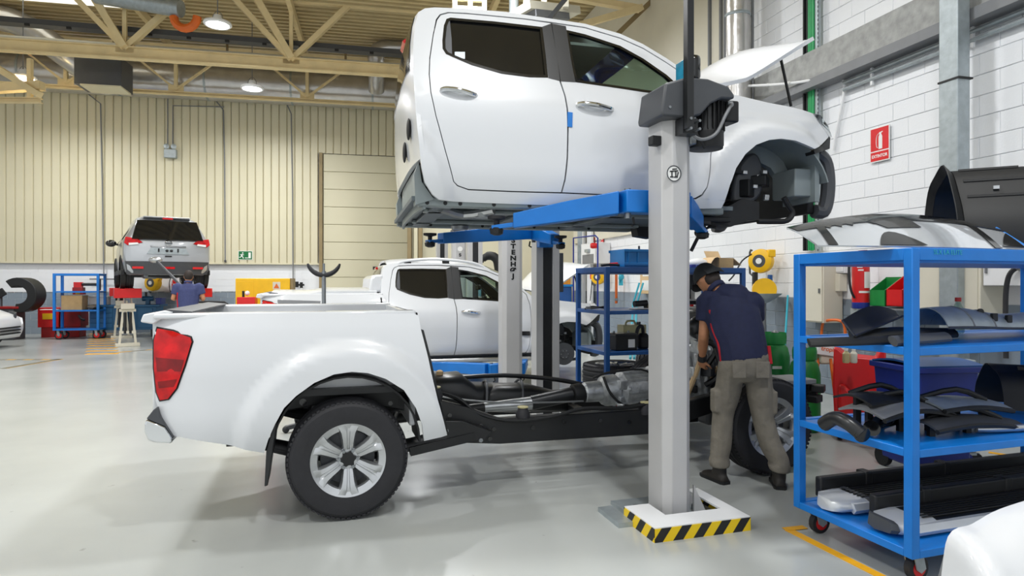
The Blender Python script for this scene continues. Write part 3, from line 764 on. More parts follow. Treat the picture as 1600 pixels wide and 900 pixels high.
    MB().bb((3.64, .2, .5), (3.7, TW-.2, 1.05)).o('radiator_support', 'black_plastic', c, bev=.01)
    for v in (.2, TW-.2):
        MB().tube([(3.72, v, .98), (3.8, v, .92), (3.83, v, .78), (3.82, v, .62), (3.78, v, .52), (3.7, v, .52)], .055, 10, 4).o('air_deflector', 'dark_grey', c)
    for far in (False, True):
        panel('headlamp', TL([(1270, 178), (1280, 181), (1291, 196), (1297, 213), (1294, 222), (1288, 215)]) if 0 else shrink([T(1271, 178, LIFT), T(1282, 181, LIFT), T(1293, 196, LIFT), T(1299, 213, LIFT), T(1296, 214, LIFT), T(1283, 195, LIFT)], -.004), 'chrome', c, far=far, off=-.004, rim=.1)
        panel('headlamp_housing', [T(1296, 215, LIFT), T(1299, 214, LIFT), T(1298, 232, LIFT), T(1275, 240, LIFT), T(1273, 234, LIFT), T(1286, 227, LIFT)], 'black_plastic', c, far=far, off=.01, rim=.1)
    MB().bb((3.62, .25, 1.02), (3.72, TW-.25, 1.12)).o('slam_panel', 'primer', c, bev=.01)
    # raised bonnet with its stay
    hp = [T(x, y, LIFT, v=.12) for x, y in [(1122, 131), (1168, 121), (1192, 107), (1220, 89), (1245, 73), (1270, 57)]]
    def bon(a, b):
        n = len(hp)-1; i = min(int(a*n), n-1); k = a*n-i; u = hp[i][0]*(1-k)+hp[i+1][0]*k; w = hp[i][1]*(1-k)+hp[i+1][1]*k
        q = .24*(1-abs(2*b-1)**3)*math.sin(PI*min(1, .04+.96*a))**.7
        return (u-.35*q, .12+(TW-.24)*b, w+q*.9)
    MB().sheet(bon, 16, 24, .03).o('bonnet', 'white_paint', c)
    MB().sheet(lambda a, b: V(bon(.06+.86*a, .06+.88*b))+V((.012, 0, -.045)), 10, 14, .012).o('bonnet_liner', 'black_plastic', c)
    s0, s1 = T(1220, 92, LIFT, v=.25), T(1236, 166, LIFT, v=.3)
    MB().cyl((s0[0], .25, s0[1]), (s1[0], .3, s1[1]), .011, n=8).o('bonnet_stay', 'black_plastic', c)
    # interior
    MB().bb((.55, .25, 1.68), (1.9, TW-.25, 1.70)).o('headliner', 'headliner', c)
    for v in (.5, TW-.5):
        MB().box((1.62, v, .74), (.5, .5, .16)).o('seat_cushion', 'interior', c, bev=.05)
        MB().box((1.38, v, 1.08), (.16, .5, .6), m=M.Rotation(R(-14), 4, 'Y')).o('seat_back', 'interior', c, bev=.05)
        MB().box((1.27, v, 1.46), (.1, .26, .18), m=M.Rotation(R(-14), 4, 'Y')).o('head_rest', 'interior', c, bev=.04)
    MB().box((.85, TW/2, .74), (.5, 1.3, .16)).o('rear_bench', 'interior', c, bev=.05)
    MB().box((.62, TW/2, 1.1), (.14, 1.3, .6)).o('bench_back', 'interior', c, bev=.05)
    MB().box((2.45, TW/2, 1.0), (.45, 1.45, .3)).o('dashboard', 'interior', c, bev=.06)
    MB().lathe([(.17, 0), (.187, .014), (.19, 0), (.187, -.014), (.17, 0)], (2.15, TW-.5, 1.12), (-.9, 0, .45), 28, False).o('steering_wheel', 'black_plastic', c)
    MB().box((2.0, TW/2+.05, 1.52), (.05, .24, .08)).o('rear_view_mirror', 'black_plastic', c, bev=.02)
    MB().sheet(lambda a, b: (1.72+.2*a, .9+.5*b, 1.655+.012*math.sin(17*a+5*b)*math.cos(13*b)), 12, 14, .004).o('foil_wrap', 'chrome', c)
    for far in (0, 1):
        y = (lambda v: TW-v) if far else (lambda v: v)
        m0 = T(1073, 111, LIFT, v=-.1)
        MB().box((m0[0]+.02, y(-.09), m0[1]), (.09, .22, .19)).o('door_mirror', 'gloss_black', c, bev=.035)
        MB().box((m0[0]-.027, y(-.09), m0[1]), (.008, .18, .15)).o('mirror_glass', 'cyan_plastic', c, bev=.003)
        MB().bar((m0[0]+.02, y(.12), m0[1]-.1), (m0[0]+.02, y(-.04), m0[1]-.08), .05).o('mirror_arm', 'black_plastic', c)
    return c
CABO = build_cab()
for q_ in CABO.children:
    if q_.name.split('.')[0] in ('firewall', 'inner_wing', 'wing_brace', 'crush_box', 'box_flange', 'arch_liner', 'splash_guard', 'engine_bay_parts', 'connector', 'radiator_hose', 'radiator_support', 'air_deflector', 'slam_panel'): q_.location.x -= .11
def build_bed(root):
    c = root
    for far in (False, True):
        panel('bed_side', bed_side, 'white_paint', c, far=far, step=.034)
        panel('tail_lamp', shrink(tail_out, -.003), 'red_lens', c, far=far, off=-.012, rim=.05)
        for sg in ([(244, 558), (288, 562), (283, 580), (246, 580)], [(247, 596), (277, 592), (272, 604), (249, 606)]): panel('lamp_segment', TB(sg), 'red_segment', c, far=far, off=-.0135, rim=.01)
        panel('lamp_gasket', shrink(tail_out, -.012), 'black_plastic', c, far=far, off=-.003, rim=.02)
    ut0, ut1, wt = bed_side[0][0], bed_side[3][0], bed_side[1][1]
    for y in ((lambda v: v), (lambda v: TW-v)):
        v0 = vs(0, wt)
        MB().bb((ut0, y(v0), wt-.03), (ut1+.01, y(v0+.13), wt+.004)).o('bed_rail', 'white_paint', c, bev=.012)
        MB().bb((ut0+.05, y(v0+.1), .80), (ut1-.02, y(v0+.14), wt-.01)).o('bed_inner_wall', 'white_paint', c)
        MB().bb((ut0+.2, y(v0+.135), wt-.16), (ut1-.1, y(v0+.165), wt-.06)).o('cargo_channel', 'alu', c, bev=.006)
        MB().sheet(lambda a, b: (.0+.46*math.cos(PI*(1.0-a)), y(.04+.32*b), .46+.45*math.sin(PI*a)), 16, 3, .012).o('wheel_housing', 'black_plastic', c)
    MB().bb((ut1-.03, .12, .55), (ut1+.01, TW-.12, wt-.005)).o('bed_front_wall', 'white_paint', c, bev=.01)
    MB().tube([(ut1+.012, .10, wt-.02), (ut1+.012, TW-.1, wt-.02)], .012, 6).o('edge_seal', 'black_plastic', c)
    sp = [T(x, y, 0) for x, y in [(655, 514), (661, 516), (672, 559), (687, 625), (700, 678), (697, 676)]]
    panel('front_edge_seal', [(a+.006, b) for a, b in sp], 'black_plastic', c, off=.01, rim=.05)
    MB().bb((ut0+.03, .12, .78), (ut1, TW-.12, .82)).o('bed_floor', 'chassis_black', c)
    for i in range(9): MB().bb((ut0+.05, .3+i*.14, .82), (ut1-.05, .36+i*.14, .832)).o('floor_rib', 'mid_grey', c)
    # tailgate with black cap and lip
    g = MB().bb((ut0-.02, .16, .66), (ut0+.05, TW-.16, wt-.01)).o('tailgate', 'white_paint', c, bev=.015)
    MB().prism([(ut0-.07, wt-.045), (ut0-.055, wt+.0), (ut0+.06, wt+.022), (ut0+.1, wt+.01), (ut0+.05, wt-.02), (ut0, wt-.06)], .10, TW-.1, lambda p, q, t: (p, t, q)).o('tailgate_lip', 'white_paint', g, bev=.008)
    MB().prism([(ut0-.052, wt+.004), (ut0+.06, wt+.026), (ut0+.2, wt+.012), (ut0+.2, wt+.002), (ut0, wt-.01)], .14, TW-.14, lambda p, q, t: (p, t, q)).o('tailgate_cap', 'dark_grey', g)
    MB().bb((ut0-.03, .7, 1.08), (ut0-.015, 1.15, 1.16)).o('tailgate_handle', 'black_plastic', g, bev=.01)
    # rear bumper: chrome face with black step pad
    TV = lambda L: [T(x, y, 0, v=.04) for x, y in L]
    ch = TV([(229, 655), (226, 664), (226, 674), (231, 687), (240, 691), (267, 693), (270, 689), (269, 683), (258, 667)])
    MB().prism(ch, .03, TW-.03, lambda p, q, t: (p, t, q)).o('rear_bumper', 'chrome', c, bev=.012)
    pd = TV([(246, 636), (240, 640), (229, 654), (258, 666), (268, 682), (272, 684), (262, 668), (250, 650)])
    MB().prism(pd, .035, TW-.035, lambda p, q, t: (p, t, q)).o('bumper_pad', 'dark_grey', c, bev=.006)
    return c
# ------------------------------------------------------------------ pickup chassis standing on the floor
def chassis():
    c = thing('pickup_chassis', 'rolling pickup chassis with white cargo bed, without its cab, standing on the floor', 'truck chassis', (TO.x, TO.y, 0), TA)
    build_bed(c)
    ry = .381
    for u in (0, 3.2):
        put_wheel(c, (u, .13, ry)); put_wheel(c, (u, TW-.13, ry), (0, 0, PI))
    # ladder frame
    def rail(v):
        prof = [(-1.05, .60, .74), (-.55, .62, .78), (.0, .70, .86), (.4, .60, .76), (.62, .44, .67), (.85, .34, .60), (1.1, .315, .50), (2.4, .30, .50), (2.75, .40, .56), (3.2, .50, .64), (3.75, .48, .60)]
        rs = []
        for u, a, b in prof: rs.append([(u, v-.04, a), (u, v+.04, a), (u, v+.04, b), (u, v-.04, b)])
        return MB().rings(rs)
    for v in (.42, TW-.42): rail(v).o('frame_rail', 'chassis_black', c, bev=.008)
    for u, z, h in ((-1.0, .67, .12), (-.4, .72, .1), (.45, .66, .1), (1.0, .42, .1), (2.0, .36, .1), (2.75, .42, .12), (3.7, .54, .1)):
        MB().bb((u-.05, .42, z-h/2), (u+.05, TW-.42, z+h/2)).o('cross_member', 'chassis_black', c, bev=.008)
    ho = [(.72, .55), (.82, .5), (.95, .46), (1.05, .43), (1.02, .36), (1.35, .42), (1.6, .45), (1.9, .44), (2.15, .41), (-.5, .7), (-.42, .7), (-.28, .7), (.2, .76), (.3, .66)]
    for u, w in ho: MB().cyl((u, .372, w), (u, .381, w), .016 if u > 0 else .024, n=12).o('frame_hole', 'gloss_black', c)
    # body mount bracket and side step bracket
    MB().prism([(.66, .40), (.95, .36), (1.02, .43), (.8, .52), (.66, .53)], .3, .38, lambda p, q, t: (p, t, q)).o('spring_hanger', 'chassis_black', c, bev=.006)
    for u, w in ((.68, .46), (.93, .375)): MB().cyl((u, .29, w), (u, .30, w), .016, n=6).o('bolt', 'steel', c)
    for u, w in ((1.28, .52), (2.3, .5), (.62, .70)):
        MB().lathe([(.05, -.04), (.055, 0), (.04, .03), (.035, .05)], (u, .40, w)).o('body_mount', 'rubber', c)
        MB().lathe([(.04, .05), (.04, .058), (.01, .06)], (u, .40, w)).o('mount_washer', 'bottle', c)
    # suspension
    for v in (.32, TW-.32):
        for k in range(3):
            q = .0-k*.018
            MB().tube([(-.72, v, .53+q*.3), (-.35, v, .42+q), (0, v, .36+q), (.35, v, .38+q), (.68, v, .44+q*.3)], .035, 8, 4, flat=.25).o('leaf_spring', 'chassis_black', c)
        MB().tube([(-.28, v+.08, .42), (-.12, v+.12, .85)], .03, 10).o('shock_absorber', 'dark_grey', c)
        MB().tube([(3.1, v+.02, .5), (3.15, v+.08, .98)], .05, 12).o('strut', 'chassis_black', c)
        MB().tube([(3.2, v-.05, .34), (3.1, v+.2, .36)], .035, 8).o('control_arm', 'chassis_black', c)
    MB().cyl((0, .2, ry), (0, TW-.2, ry), .045, n=14).o('rear_axle', 'chassis_black', c)
    MB().sph((0, TW/2, ry), (.16, .13, .16)).o('differential', 'cast_alu', c)
    MB().cyl((3.2, .2, ry), (3.2, TW-.2, ry), .035, n=12).o('front_axle', 'chassis_black', c)
    MB().tube([(.36, .55, .38), (.36, .75, .45), (.4, .9, .48)], .02, 8).o('brake_pipe', 'steel', c)
    # mud flap and trailing brace
    MB().prism([(T(430, 662)[0], .70), (T(413, 708)[0]+.01, .47), (T(416, 757)[0], .26), (T(421, 756)[0], .265), (T(427, 690)[0], .52), (T(434, 662)[0], .70)], .0, .26, lambda p, q, t: (p, t+.02, q)).o('mud_flap', 'satin_black', c, bev=.004)
    a0, a1 = T(640, 705, v=.3), T(745, 683, v=.32)
    MB().bar((a0[0], .3, a0[1]), (a1[0]-.02, .32, a1[1]+.01), .05, .06).o('spring_end', 'chassis_black', c)
    MB().bb((-.72, .1, .50), (-.6, .25, .525)).o('tow_hook', 'satin_black', c)
    # fuel tank, heat shield, exhaust
    def blob(name, mat, pts, **k):
        rs = []
        for u, v, w, rv_, rw_ in pts: rs.append([(u, v+rv_*math.copysign(abs(math.cos(t))**.6, math.cos(t)), w+rw_*math.copysign(abs(math.sin(t))**.6, math.sin(t))) for t in [2*PI*j/20 for j in range(20)]])
        return MB().rings(rs).o(name, mat, c, sm=50)
    blob('fuel_tank', 'satin_black', [(.62, 1.36, .52, .14, .10), (.7, 1.36, .54, .2, .17), (1.0, 1.36, .54, .2, .18), (1.12, 1.36, .50, .2, .12), (1.6, 1.36, .46, .18, .12), (1.75, 1.36, .44, .14, .08)])
    blob('heat_shield', 'chassis_black', [(1.2, 1.3, .48, .14, .08), (1.3, 1.3, .5, .18, .11), (1.6, 1.3, .48, .18, .12), (1.95, 1.3, .42, .14, .08)])
    for u in (1.18, 1.5): MB().tube([(u, 1.1, .4), (u+.02, 1.14, .56), (u+.05, 1.3, .64), (u+.06, 1.5, .58)], .012, 6, 3).o('tank_strap', 'dark_grey', c)
    MB().lathe([(.03, 0), (.03, .03), (.015, .04)], (.82, 1.3, .71)).o('tank_sender', 'kraft', c)
    # driveline
    d0, d1, d2 = T(757, 637, v=.9), T(830, 630, v=.9), T(893, 616, v=.9)
    MB().cyl((.15, TW/2, .42), (d0[0], .91, d0[1]), .04, n=14).o('rear_propshaft', 'chassis_black', c)
    MB().cyl((d0[0]-.05, .91, d0[1]), (d1[0], .905, d1[1]), .035, .055, n=16).o('propshaft', 'alu', c)
    MB().cyl((d1[0], .905, d1[1]), (d2[0], .9, d2[1]), .06, .062, n=18).o('propshaft_sleeve', 'satin_black', c)
    t0 = d2
    MB().lathe([(.05, -.06), (.085, -.05), (.09, .02), (.075, .05)], (t0[0]+.06, .9, t0[1]+.0), (1, 0, .02), 20).o('coupling', 'black_plastic', c)
    gu = t0[0]+.1; gw = t0[1]+.01
    MB().lathe([(.07, 0), (.085, .02), (.09, .16), (.12, .18), (.13, .2), (.135, .3), (.12, .32), (.155, .36), (.16, .62), (.18, .64), (.18, .66), (.16, .68), (.165, .9), (.21, 1.0), (.22, 1.02)], (gu, .9, gw), (1, 0, .03), 20).o('gearbox', 'cast_alu', c, sm=25)
    for k in range(10):
        a = 2*PI*k/10; q = V((gu+.36, .9, gw+.01))
        MB().bar(q+V((0, math.cos(a)*.158, math.sin(a)*.158)), q+V((.27, math.cos(a)*.163, math.sin(a)*.163+.008)), .018, .02).o('gearbox_rib', 'cast_alu', c)
    rr = random.Random(5)
    for k in range(14):
        u = gu+.3+rr.random()*.8; MB().box((u, .76+rr.random()*.05, gw-.14+rr.random()*.22), (.04+rr.random()*.08, .06, .03+rr.random()*.05), rr.random()).o('gearbox_lug', 'cast_alu', c, bev=.006)
    MB().tube([(gu+.15, .8, gw+.14), (gu+.2, .76, gw), (gu+.32, .73, gw-.1), (gu+.5, .73, gw-.08), (gu+.7, .73, gw), (gu+1.1, .72, gw+.02)], .012, 8, 4).o('wiring_loom', 'black_plastic', c)
    MB().tube([(gu+.1, .9, gw+.12), (gu+.2, .82, gw+.17), (gu+.5, .8, gw+.19), (gu+.7, .78, gw+.12), (gu+1.1, .78, gw+.18)], .01, 8, 4).o('wiring_loom', 'black_plastic', c)
    # cables along the rail
    for k, (dv, dw) in enumerate(((0, 0), (-.015, .012), (.02, -.006))):
        MB().tube([(.6, .44+dv, .72+dw), (.78, .43+dv, .66+dw), (.95, .40+dv, .54+dw-.01*k), (1.2, .37+dv, .475+dw), (1.5, .365+dv, .49+dw), (1.75, .37+dv, .535+dw), (2.1, .38+dv, .52+dw), (2.5, .4+dv, .55+dw)], .011, 7, 4).o('frame_cable', 'black_plastic', c)
    MB().tube([(.7, .8, .62), (.95, .75, .58), (1.3, .7, .55), (1.9, .7, .53)], .008, 6, 3).o('brake_pipe', 'alu', c)
    MB().tube([(.88, 1.28, .68), (1.4, 1.3, .68), (1.9, 1.3, .62), (2.2, 1.3, .55)], .02, 8, 3).o('fuel_pipe', 'satin_black', c)
    # engine
    e0 = gu+1.02
    MB().bb((e0, .62, .42), (e0+.55, 1.2, .95)).o('engine_block', 'cast_alu', c, bev=.03)
    MB().bb((e0+.03, .68, .95), (e0+.5, 1.14, 1.16)).o('cylinder_head', 'cast_alu', c, bev=.03)
    MB().bb((e0+.02, .72, 1.16), (e0+.5, 1.1, 1.26)).o('rocker_cover', 'satin_black', c, bev=.03)
    MB().bb((e0+.05, .66, .26), (e0+.5, 1.16, .42)).o('oil_pan', 'dark_grey', c, bev=.03)
    MB().sph((e0-.12, .86, .66), (.13, .22, .25)).o('bell_housing', 'cast_alu', c)
    for k in range(22):
        MB().box((e0-.15+rr.random()*.7, .56+rr.random()*.1, .45+rr.random()*.65), (.03+rr.random()*.12, .05+rr.random()*.08, .03+rr.random()*.1), rr.random()*2).o('engine_ancillary', ('cast_alu', 'black_plastic', 'dark_grey', 'steel')[k % 4], c, bev=.008)
    for k in range(9):
        a = e0-.2+rr.random()*.5
        MB().tube([(a, .6, .5+rr.random()*.3), (a+.08, .5, .7+rr.random()*.3), (a-.1+rr.random()*.3, .52, .95+rr.random()*.2), (a+.2, .6, 1.1+rr.random()*.1)], .012+rr.random()*.012, 7, 4).o('engine_hose', ('black_plastic', 'kraft', 'satin_black')[k % 3], c)
    MB().sph((e0-.08, .6, 1.12), (.1, .09, .1)).o('intake_plenum', 'satin_black', c)
    MB().bb((3.62, .25, .62), (3.72, TW-.25, .68)).o('front_beam', 'chassis_black', c, bev=.01)
    MB().bb((3.3, .2, .66), (3.78, .5, .70)).o('mounting_plate', 'mid_grey', c, bev=.006)
    for k in range(6): MB().box((3.66+rr.random()*.2, .22+rr.random()*.2, .5+rr.random()*.14), (.12, .1, .06), rr.random()).o('front_bracket', 'black_plastic', c, bev=.008)
    return c
CH_ = chassis()
# ------------------------------------------------------------------ second pickup, on the next lift
def pickup2():
    q = V((-.05, 9.2, 0)); k = (885-800)/FPX
    uh = (k*q.y-q.x)/(math.cos(TA)-k*math.sin(TA)); o = q+tu*(uh-3.1)
    t = thing('pickup_truck', 'complete white pickup with roof rails and bonnet up, behind the bare chassis', 'pickup truck', (o.x, o.y, .04), TA)
    for ch in list(CABO.children):
        if ch.name.split('.')[0] in ('blue_tape', 'window_sticker', 'foil_wrap'): continue
        cptree(ch, t, (ch.location.x, 0, -.13))
    for ch in list(CH_.children):
        if ch.name.split('.')[0] in ('bed_side', 'tail_lamp', 'lamp_gasket', 'lamp_segment', 'bed_rail', 'bed_inner_wall', 'bed_front_wall', 'bed_floor', 'tailgate', 'rear_bumper', 'bumper_pad', 'wheel_housing', 'frame_rail', 'rear_axle', 'front_axle', 'cross_member'): cptree(ch, t)
    for u, vv, r in ((0, .13, 0), (0, TW-.13, PI)): put_wheel(t, (u, vv, .36), (0, 0, r))
    for vv in (.1, TW-.1):
        MB().lathe([(.001, -.02), (.07, -.03), (.08, -.015), (.165, -.012), (.165, .012), (.001, .02)], (3.1, vv, .40), (0, 1, 0), 30).o('brake_disc', 'dark_grey', t)
        for i in range(6): MB().cyl((3.1+.055*math.cos(i*PI/3), vv-.04, .40+.055*math.sin(i*PI/3)), (3.1+.055*math.cos(i*PI/3), vv, .40+.055*math.sin(i*PI/3)), .008, n=6).o('wheel_stud', 'alu', t)
        MB().box((2.93, vv-.02, .42), (.08, .1, .22)).o('brake_caliper', 'alu', t, bev=.02)
    # roof rails
    for vv in (.30, TW-.30):
        MB().tube([(.62, vv, 1.66), (.74, vv, 1.76), (1.2, vv, 1.80), (1.75, vv, 1.75), (2.0, vv, 1.64)], .022, 8, 5).o('roof_rail', 'white_paint', t)
        for u, z in ((.8, 1.73), (1.35, 1.75)): MB().box((u, vv, z), (.1, .03, .06)).o('rail_foot', 'black_plastic', t)
    # hard lid and styling bar over the bed
    MB().sheet(lambda a, b: (-1.0+1.36*a, .13+(TW-.26)*b, 1.315+.05*max(0, math.sin(PI*b))**.5+.03*sst(.35, .5, a)), 12, 14, .04).o('bed_cover', 'white_paint', t)
    MB().prism([(.26, 1.33), (.28, 1.52), (.33, 1.57), (.45, 1.58), (.45, 1.33)], .2, TW-.2, lambda p, q, s_: (p, s_, q)).o('styling_bar', 'white_paint', t, bev=.03)
    for u0, u1, w0, w1 in ((-.92, -.38, 1.15, 1.24),):
        panel('side_decal', [(u0, w0), (u1, w0), (u1, w1-.02), (u0, w1)], 'mid_grey', t, off=-.004, rim=.004)
    panel('bed_end_seal', [(.41, 1.1), (.43, 1.1), (.42, 1.26), (.40, 1.26)], 'black_plastic', t, off=-.006, rim=.02)
    for vv in (-.03, TW+.03):
        MB().tube([(.66, vv, .40), (2.6, vv, .38)], .05, 10, flat=.6).o('side_step', 'alu', t)
        MB().bb((.7, vv-.04, .43), (2.6, vv+.04, .45)).o('step_tread', 'black_plastic', t)
    panel('wing_badge', [(2.4, .70), (2.52, .70), (2.52, .76), (2.4, .76)], 'black_plastic', t, off=-.006, rim=.01)
    return t
PK2 = pickup2()
# ------------------------------------------------------------------ small distant cars: lofted bodies
def ring_sec(x, zb, zs, zt, wb_, ws_, wt_, n=6):
    """closed cross-section: bottom, belt and roof half widths"""
    L = [(wb_*.9, zb), (wb_, zb+.08), (ws_, (zb+zs)/2), (ws_, zs-.05), (ws_*.985, zs), (wt_+.06, zt-.12), (wt_, zt-.04), (wt_*.8, zt), (wt_*.4, zt+.012)]
    return [(p[0], x, p[1]) for p in L]+[(-p[0], x, p[1]) for p in reversed(L)]
def suv():
    # +y = forward (away from the viewer), rear face near y = 0
    p = P(263, 442, 15.0); rz = R(34)
    base = 1.43
    s = thing('suv', 'silver SUV seen from behind, raised on a lift with red platforms', 'car', (p.x, p.y, base), rz, None)
    secs = [(0.0, .42, .95, 1.05, .74, .78, .70), (.02, .30, .98, 1.1, .82, .86, .76), (.12, .26, 1.02, 1.42, .86, .905, .66), (.32, .25, 1.06, 1.60, .87, .915, .60), (.7, .25, 1.06, 1.66, .875, .92, .60), (1.6, .25, 1.04, 1.68, .88, .92, .60), (2.4, .25, 1.02, 1.64, .88, .92, .58), (3.0, .25, 1.0, 1.35, .88, .91, .6), (3.35, .25, .98, 1.08, .87, .9, .72), (4.1, .28, .88, .96, .84, .87, .68), (4.5, .34, .72, .82, .72, .76, .6)]
    MB().rings([ring_sec(*q) for q in secs]).o('body', 'silver_paint', s, sm=50)
    # tailgate glass follows the rear slope
    def rg(a, b):
        z = 1.08+.45*b; y = .005+.20*b; hw = .74-.12*b
        return ((2*a-1)*hw, y-.05-.03*math.cos((2*a-1)*1.2), z)
    MB().sheet(rg, 14, 6, .02).o('rear_window', 'dark_glass', s)
    MB().box((0, .26, 1.605), (1.0, .22, .03), m=M.Rotation(R(-6), 4, 'X')).o('roof_spoiler', 'silver_paint', s, bev=.015)
    MB().box((0, .14, 1.58), (.22, .04, .03)).o('stop_lamp', 'red_lens', s)
    for sg in (-1, 1):
        MB().prism([(sg*.52, 1.0), (sg*.82, .92), (sg*.89, .98), (sg*.86, 1.12), (sg*.62, 1.08)], -.035, .16, lambda a, b, t: (a, t, b)).o('tail_lamp', 'red_lens', s, bev=.01)
        MB().prism([(sg*.6, .955), (sg*.8, .93), (sg*.8, .98), (sg*.62, .995)], -.045, .0, lambda a, b, t: (a, t, b)).o('reversing_lamp', 'white_plain', s)
        MB().box((sg*.62, -.045, .42), (.22, .03, .05)).o('reflector', 'red', s)
        MB().sph((sg*1.06, 2.35, 1.08), (.12, .06, .09)).o('door_mirror', 'gloss_black', s)
        MB().bar((sg*.9, 2.35, 1.05), (sg*1.02, 2.35, 1.07), .05).o('mirror_arm', 'black_plastic', s)
        MB().sheet(lambda a, b: (sg*(.915-.26*b-.01), .45+2.2*a+.25*b*(1-2*a), 1.08+.42*b), 8, 4, .012).o('side_window', 'dark_glass', s)
        MB().bb((sg*.86, .25, .25), (sg*.935, 3.9, .38)).o('sill_trim', 'black_plastic', s, bev=.02)
        for y in (.78, 3.45):
            MB().lathe([(.36, -.2), (.4, -.19), (.41, -.1), (.36, -.1)], (sg*.74, y, .33), (-sg, 0, 0), 24, False).o('arch_trim', 'black_plastic', s)
    MB().sheet(lambda a, b: ((2*a-1)*(.86-.03*b), -.055+.10*abs(2*a-1)**3+.05*b, .27+.30*(1-b)), 16, 5, .03).o('rear_bumper', 'dark_grey', s)
    MB().sheet(lambda a, b: ((2*a-1)*.80, -.02+.08*abs(2*a-1)**3, .57+.13*b), 16, 3, .03).o('bumper_top', 'silver_paint', s)
    MB().box((0, -.052, .42), (.26, .03, .05)).o('fog_lamp', 'red_lens', s)
    MB().prism([(-.44, .74), (.44, .74), (.36, .88), (-.36, .88)], -.03, .0, lambda a, b, t: (a, t, b)).o('plate_recess', 'zinc', s)
    MB().box((0, -.02, .92), (.74, .03, .03)).o('tailgate_strip', 'chrome', s)
    for x in (-.2, .2): MB().box((x, -.04, .83), (.03, .02, .08)).o('plate_clip', 'black_plastic', s)
    for x in (-.03, .06): MB().sph((x, -.035, .82), (.035, .02, .03)).o('plate_lamp', 'black_plastic', s)
    MB().box((0, -.03, .69), (.14, .03, .03)).o('tailgate_handle', 'black_plastic', s)
    MB().lathe([(.055, -.01), (.07, 0), (.075, .0), (.06, .01)], (0, -.03, 1.0), (0, -1, 0), 20, False).o('badge', 'chrome', s)
    MB().box((0, -.04, 1.0), (.16, .015, .025)).o('badge_bar', 'chrome', s)
    for sg in (-1, 1):
        for y in (.78, 3.45):
            w = put_wheel(s, (sg*.78, y, .30), (0, 0, sg*PI/2)); w.scale = (.94, .94, .94)
    MB().bb((-.7, .4, .22), (.7, 3.8, .27)).o('underbody', 'black_plastic', s)
    MB().cyl((-.6, .78, .28), (.6, .78, .28), .05).o('rear_axle', 'dark_grey', s)
    MB().tube([(-.45, .1, .24), (-.45, .6, .22), (-.2, .9, .22), (-.1, 2.5, .22)], .05, 8, 3).o('exhaust', 'steel', s)
    MB().tube([(-.5, .5, .26), (0, .45, .2), (.5, .5, .26)], .03, 8, 3).o('anti_roll_bar', 'dark_grey', s)
    return s
SUV = suv()
def small_car():
    p = G(8, 545); c = thing('hatchback', 'white hatchback nose with dark grille beside the wheel balancer', 'car', (p.x, p.y, 0), R(100))
    # +y backwards from the nose; local x across
    secs = [(0.0, .30, .55, .62, .70, .72, .6), (.08, .22, .66, .74, .8, .84, .68), (.5, .2, .82, .90, .86, .88, .7), (1.1, .2, .92, 1.0, .87, .89, .72), (1.5, .2, .95, 1.25, .87, .89, .62), (1.9, .2, .96, 1.44, .87, .89, .56), (2.9, .2, .96, 1.46, .87, .89, .56), (3.6, .22, .96, 1.3, .85, .87, .58), (3.9, .3, .85, .95, .76, .78, .6)]
    MB().rings([ring_sec(*q) for q in secs]).o('body', 'white_paint', c, sm=50)
    for sg in (-1, 1):
        MB().sheet(lambda a, b: (sg*(.44+.42*a), -.0+.34*a*a+.03, .60+.18*b+.05*a), 8, 4, .03).o('headlamp', 'dark_grey', c)
        for y in (.75, 3.2): put_wheel(c, (sg*.76, y, .29), (0, 0, sg*PI/2)).scale = (.76, .76, .76)
        MB().sheet(lambda a, b: (sg*(.89-.28*b), 1.5+1.9*a+.3*b*(1-2*a), 1.0+.36*b), 6, 3, .012).o('side_window', 'dark_glass', c)
        MB().sph((sg*1.0, 1.45, 1.02), (.1, .06, .07)).o('door_mirror', 'white_paint', c)
    for z in (.33, .40, .47): MB().box((0, -.01, z), (1.1, .05, .03)).o('grille_slat', 'black_plastic', c)
    MB().sheet(lambda a, b: ((2*a-1)*(.72-.14*b), 1.12+.62*b-.05, 1.0+.40*b), 8, 4, .012).o('windscreen', 'dark_glass', c)
    return c
small_car()
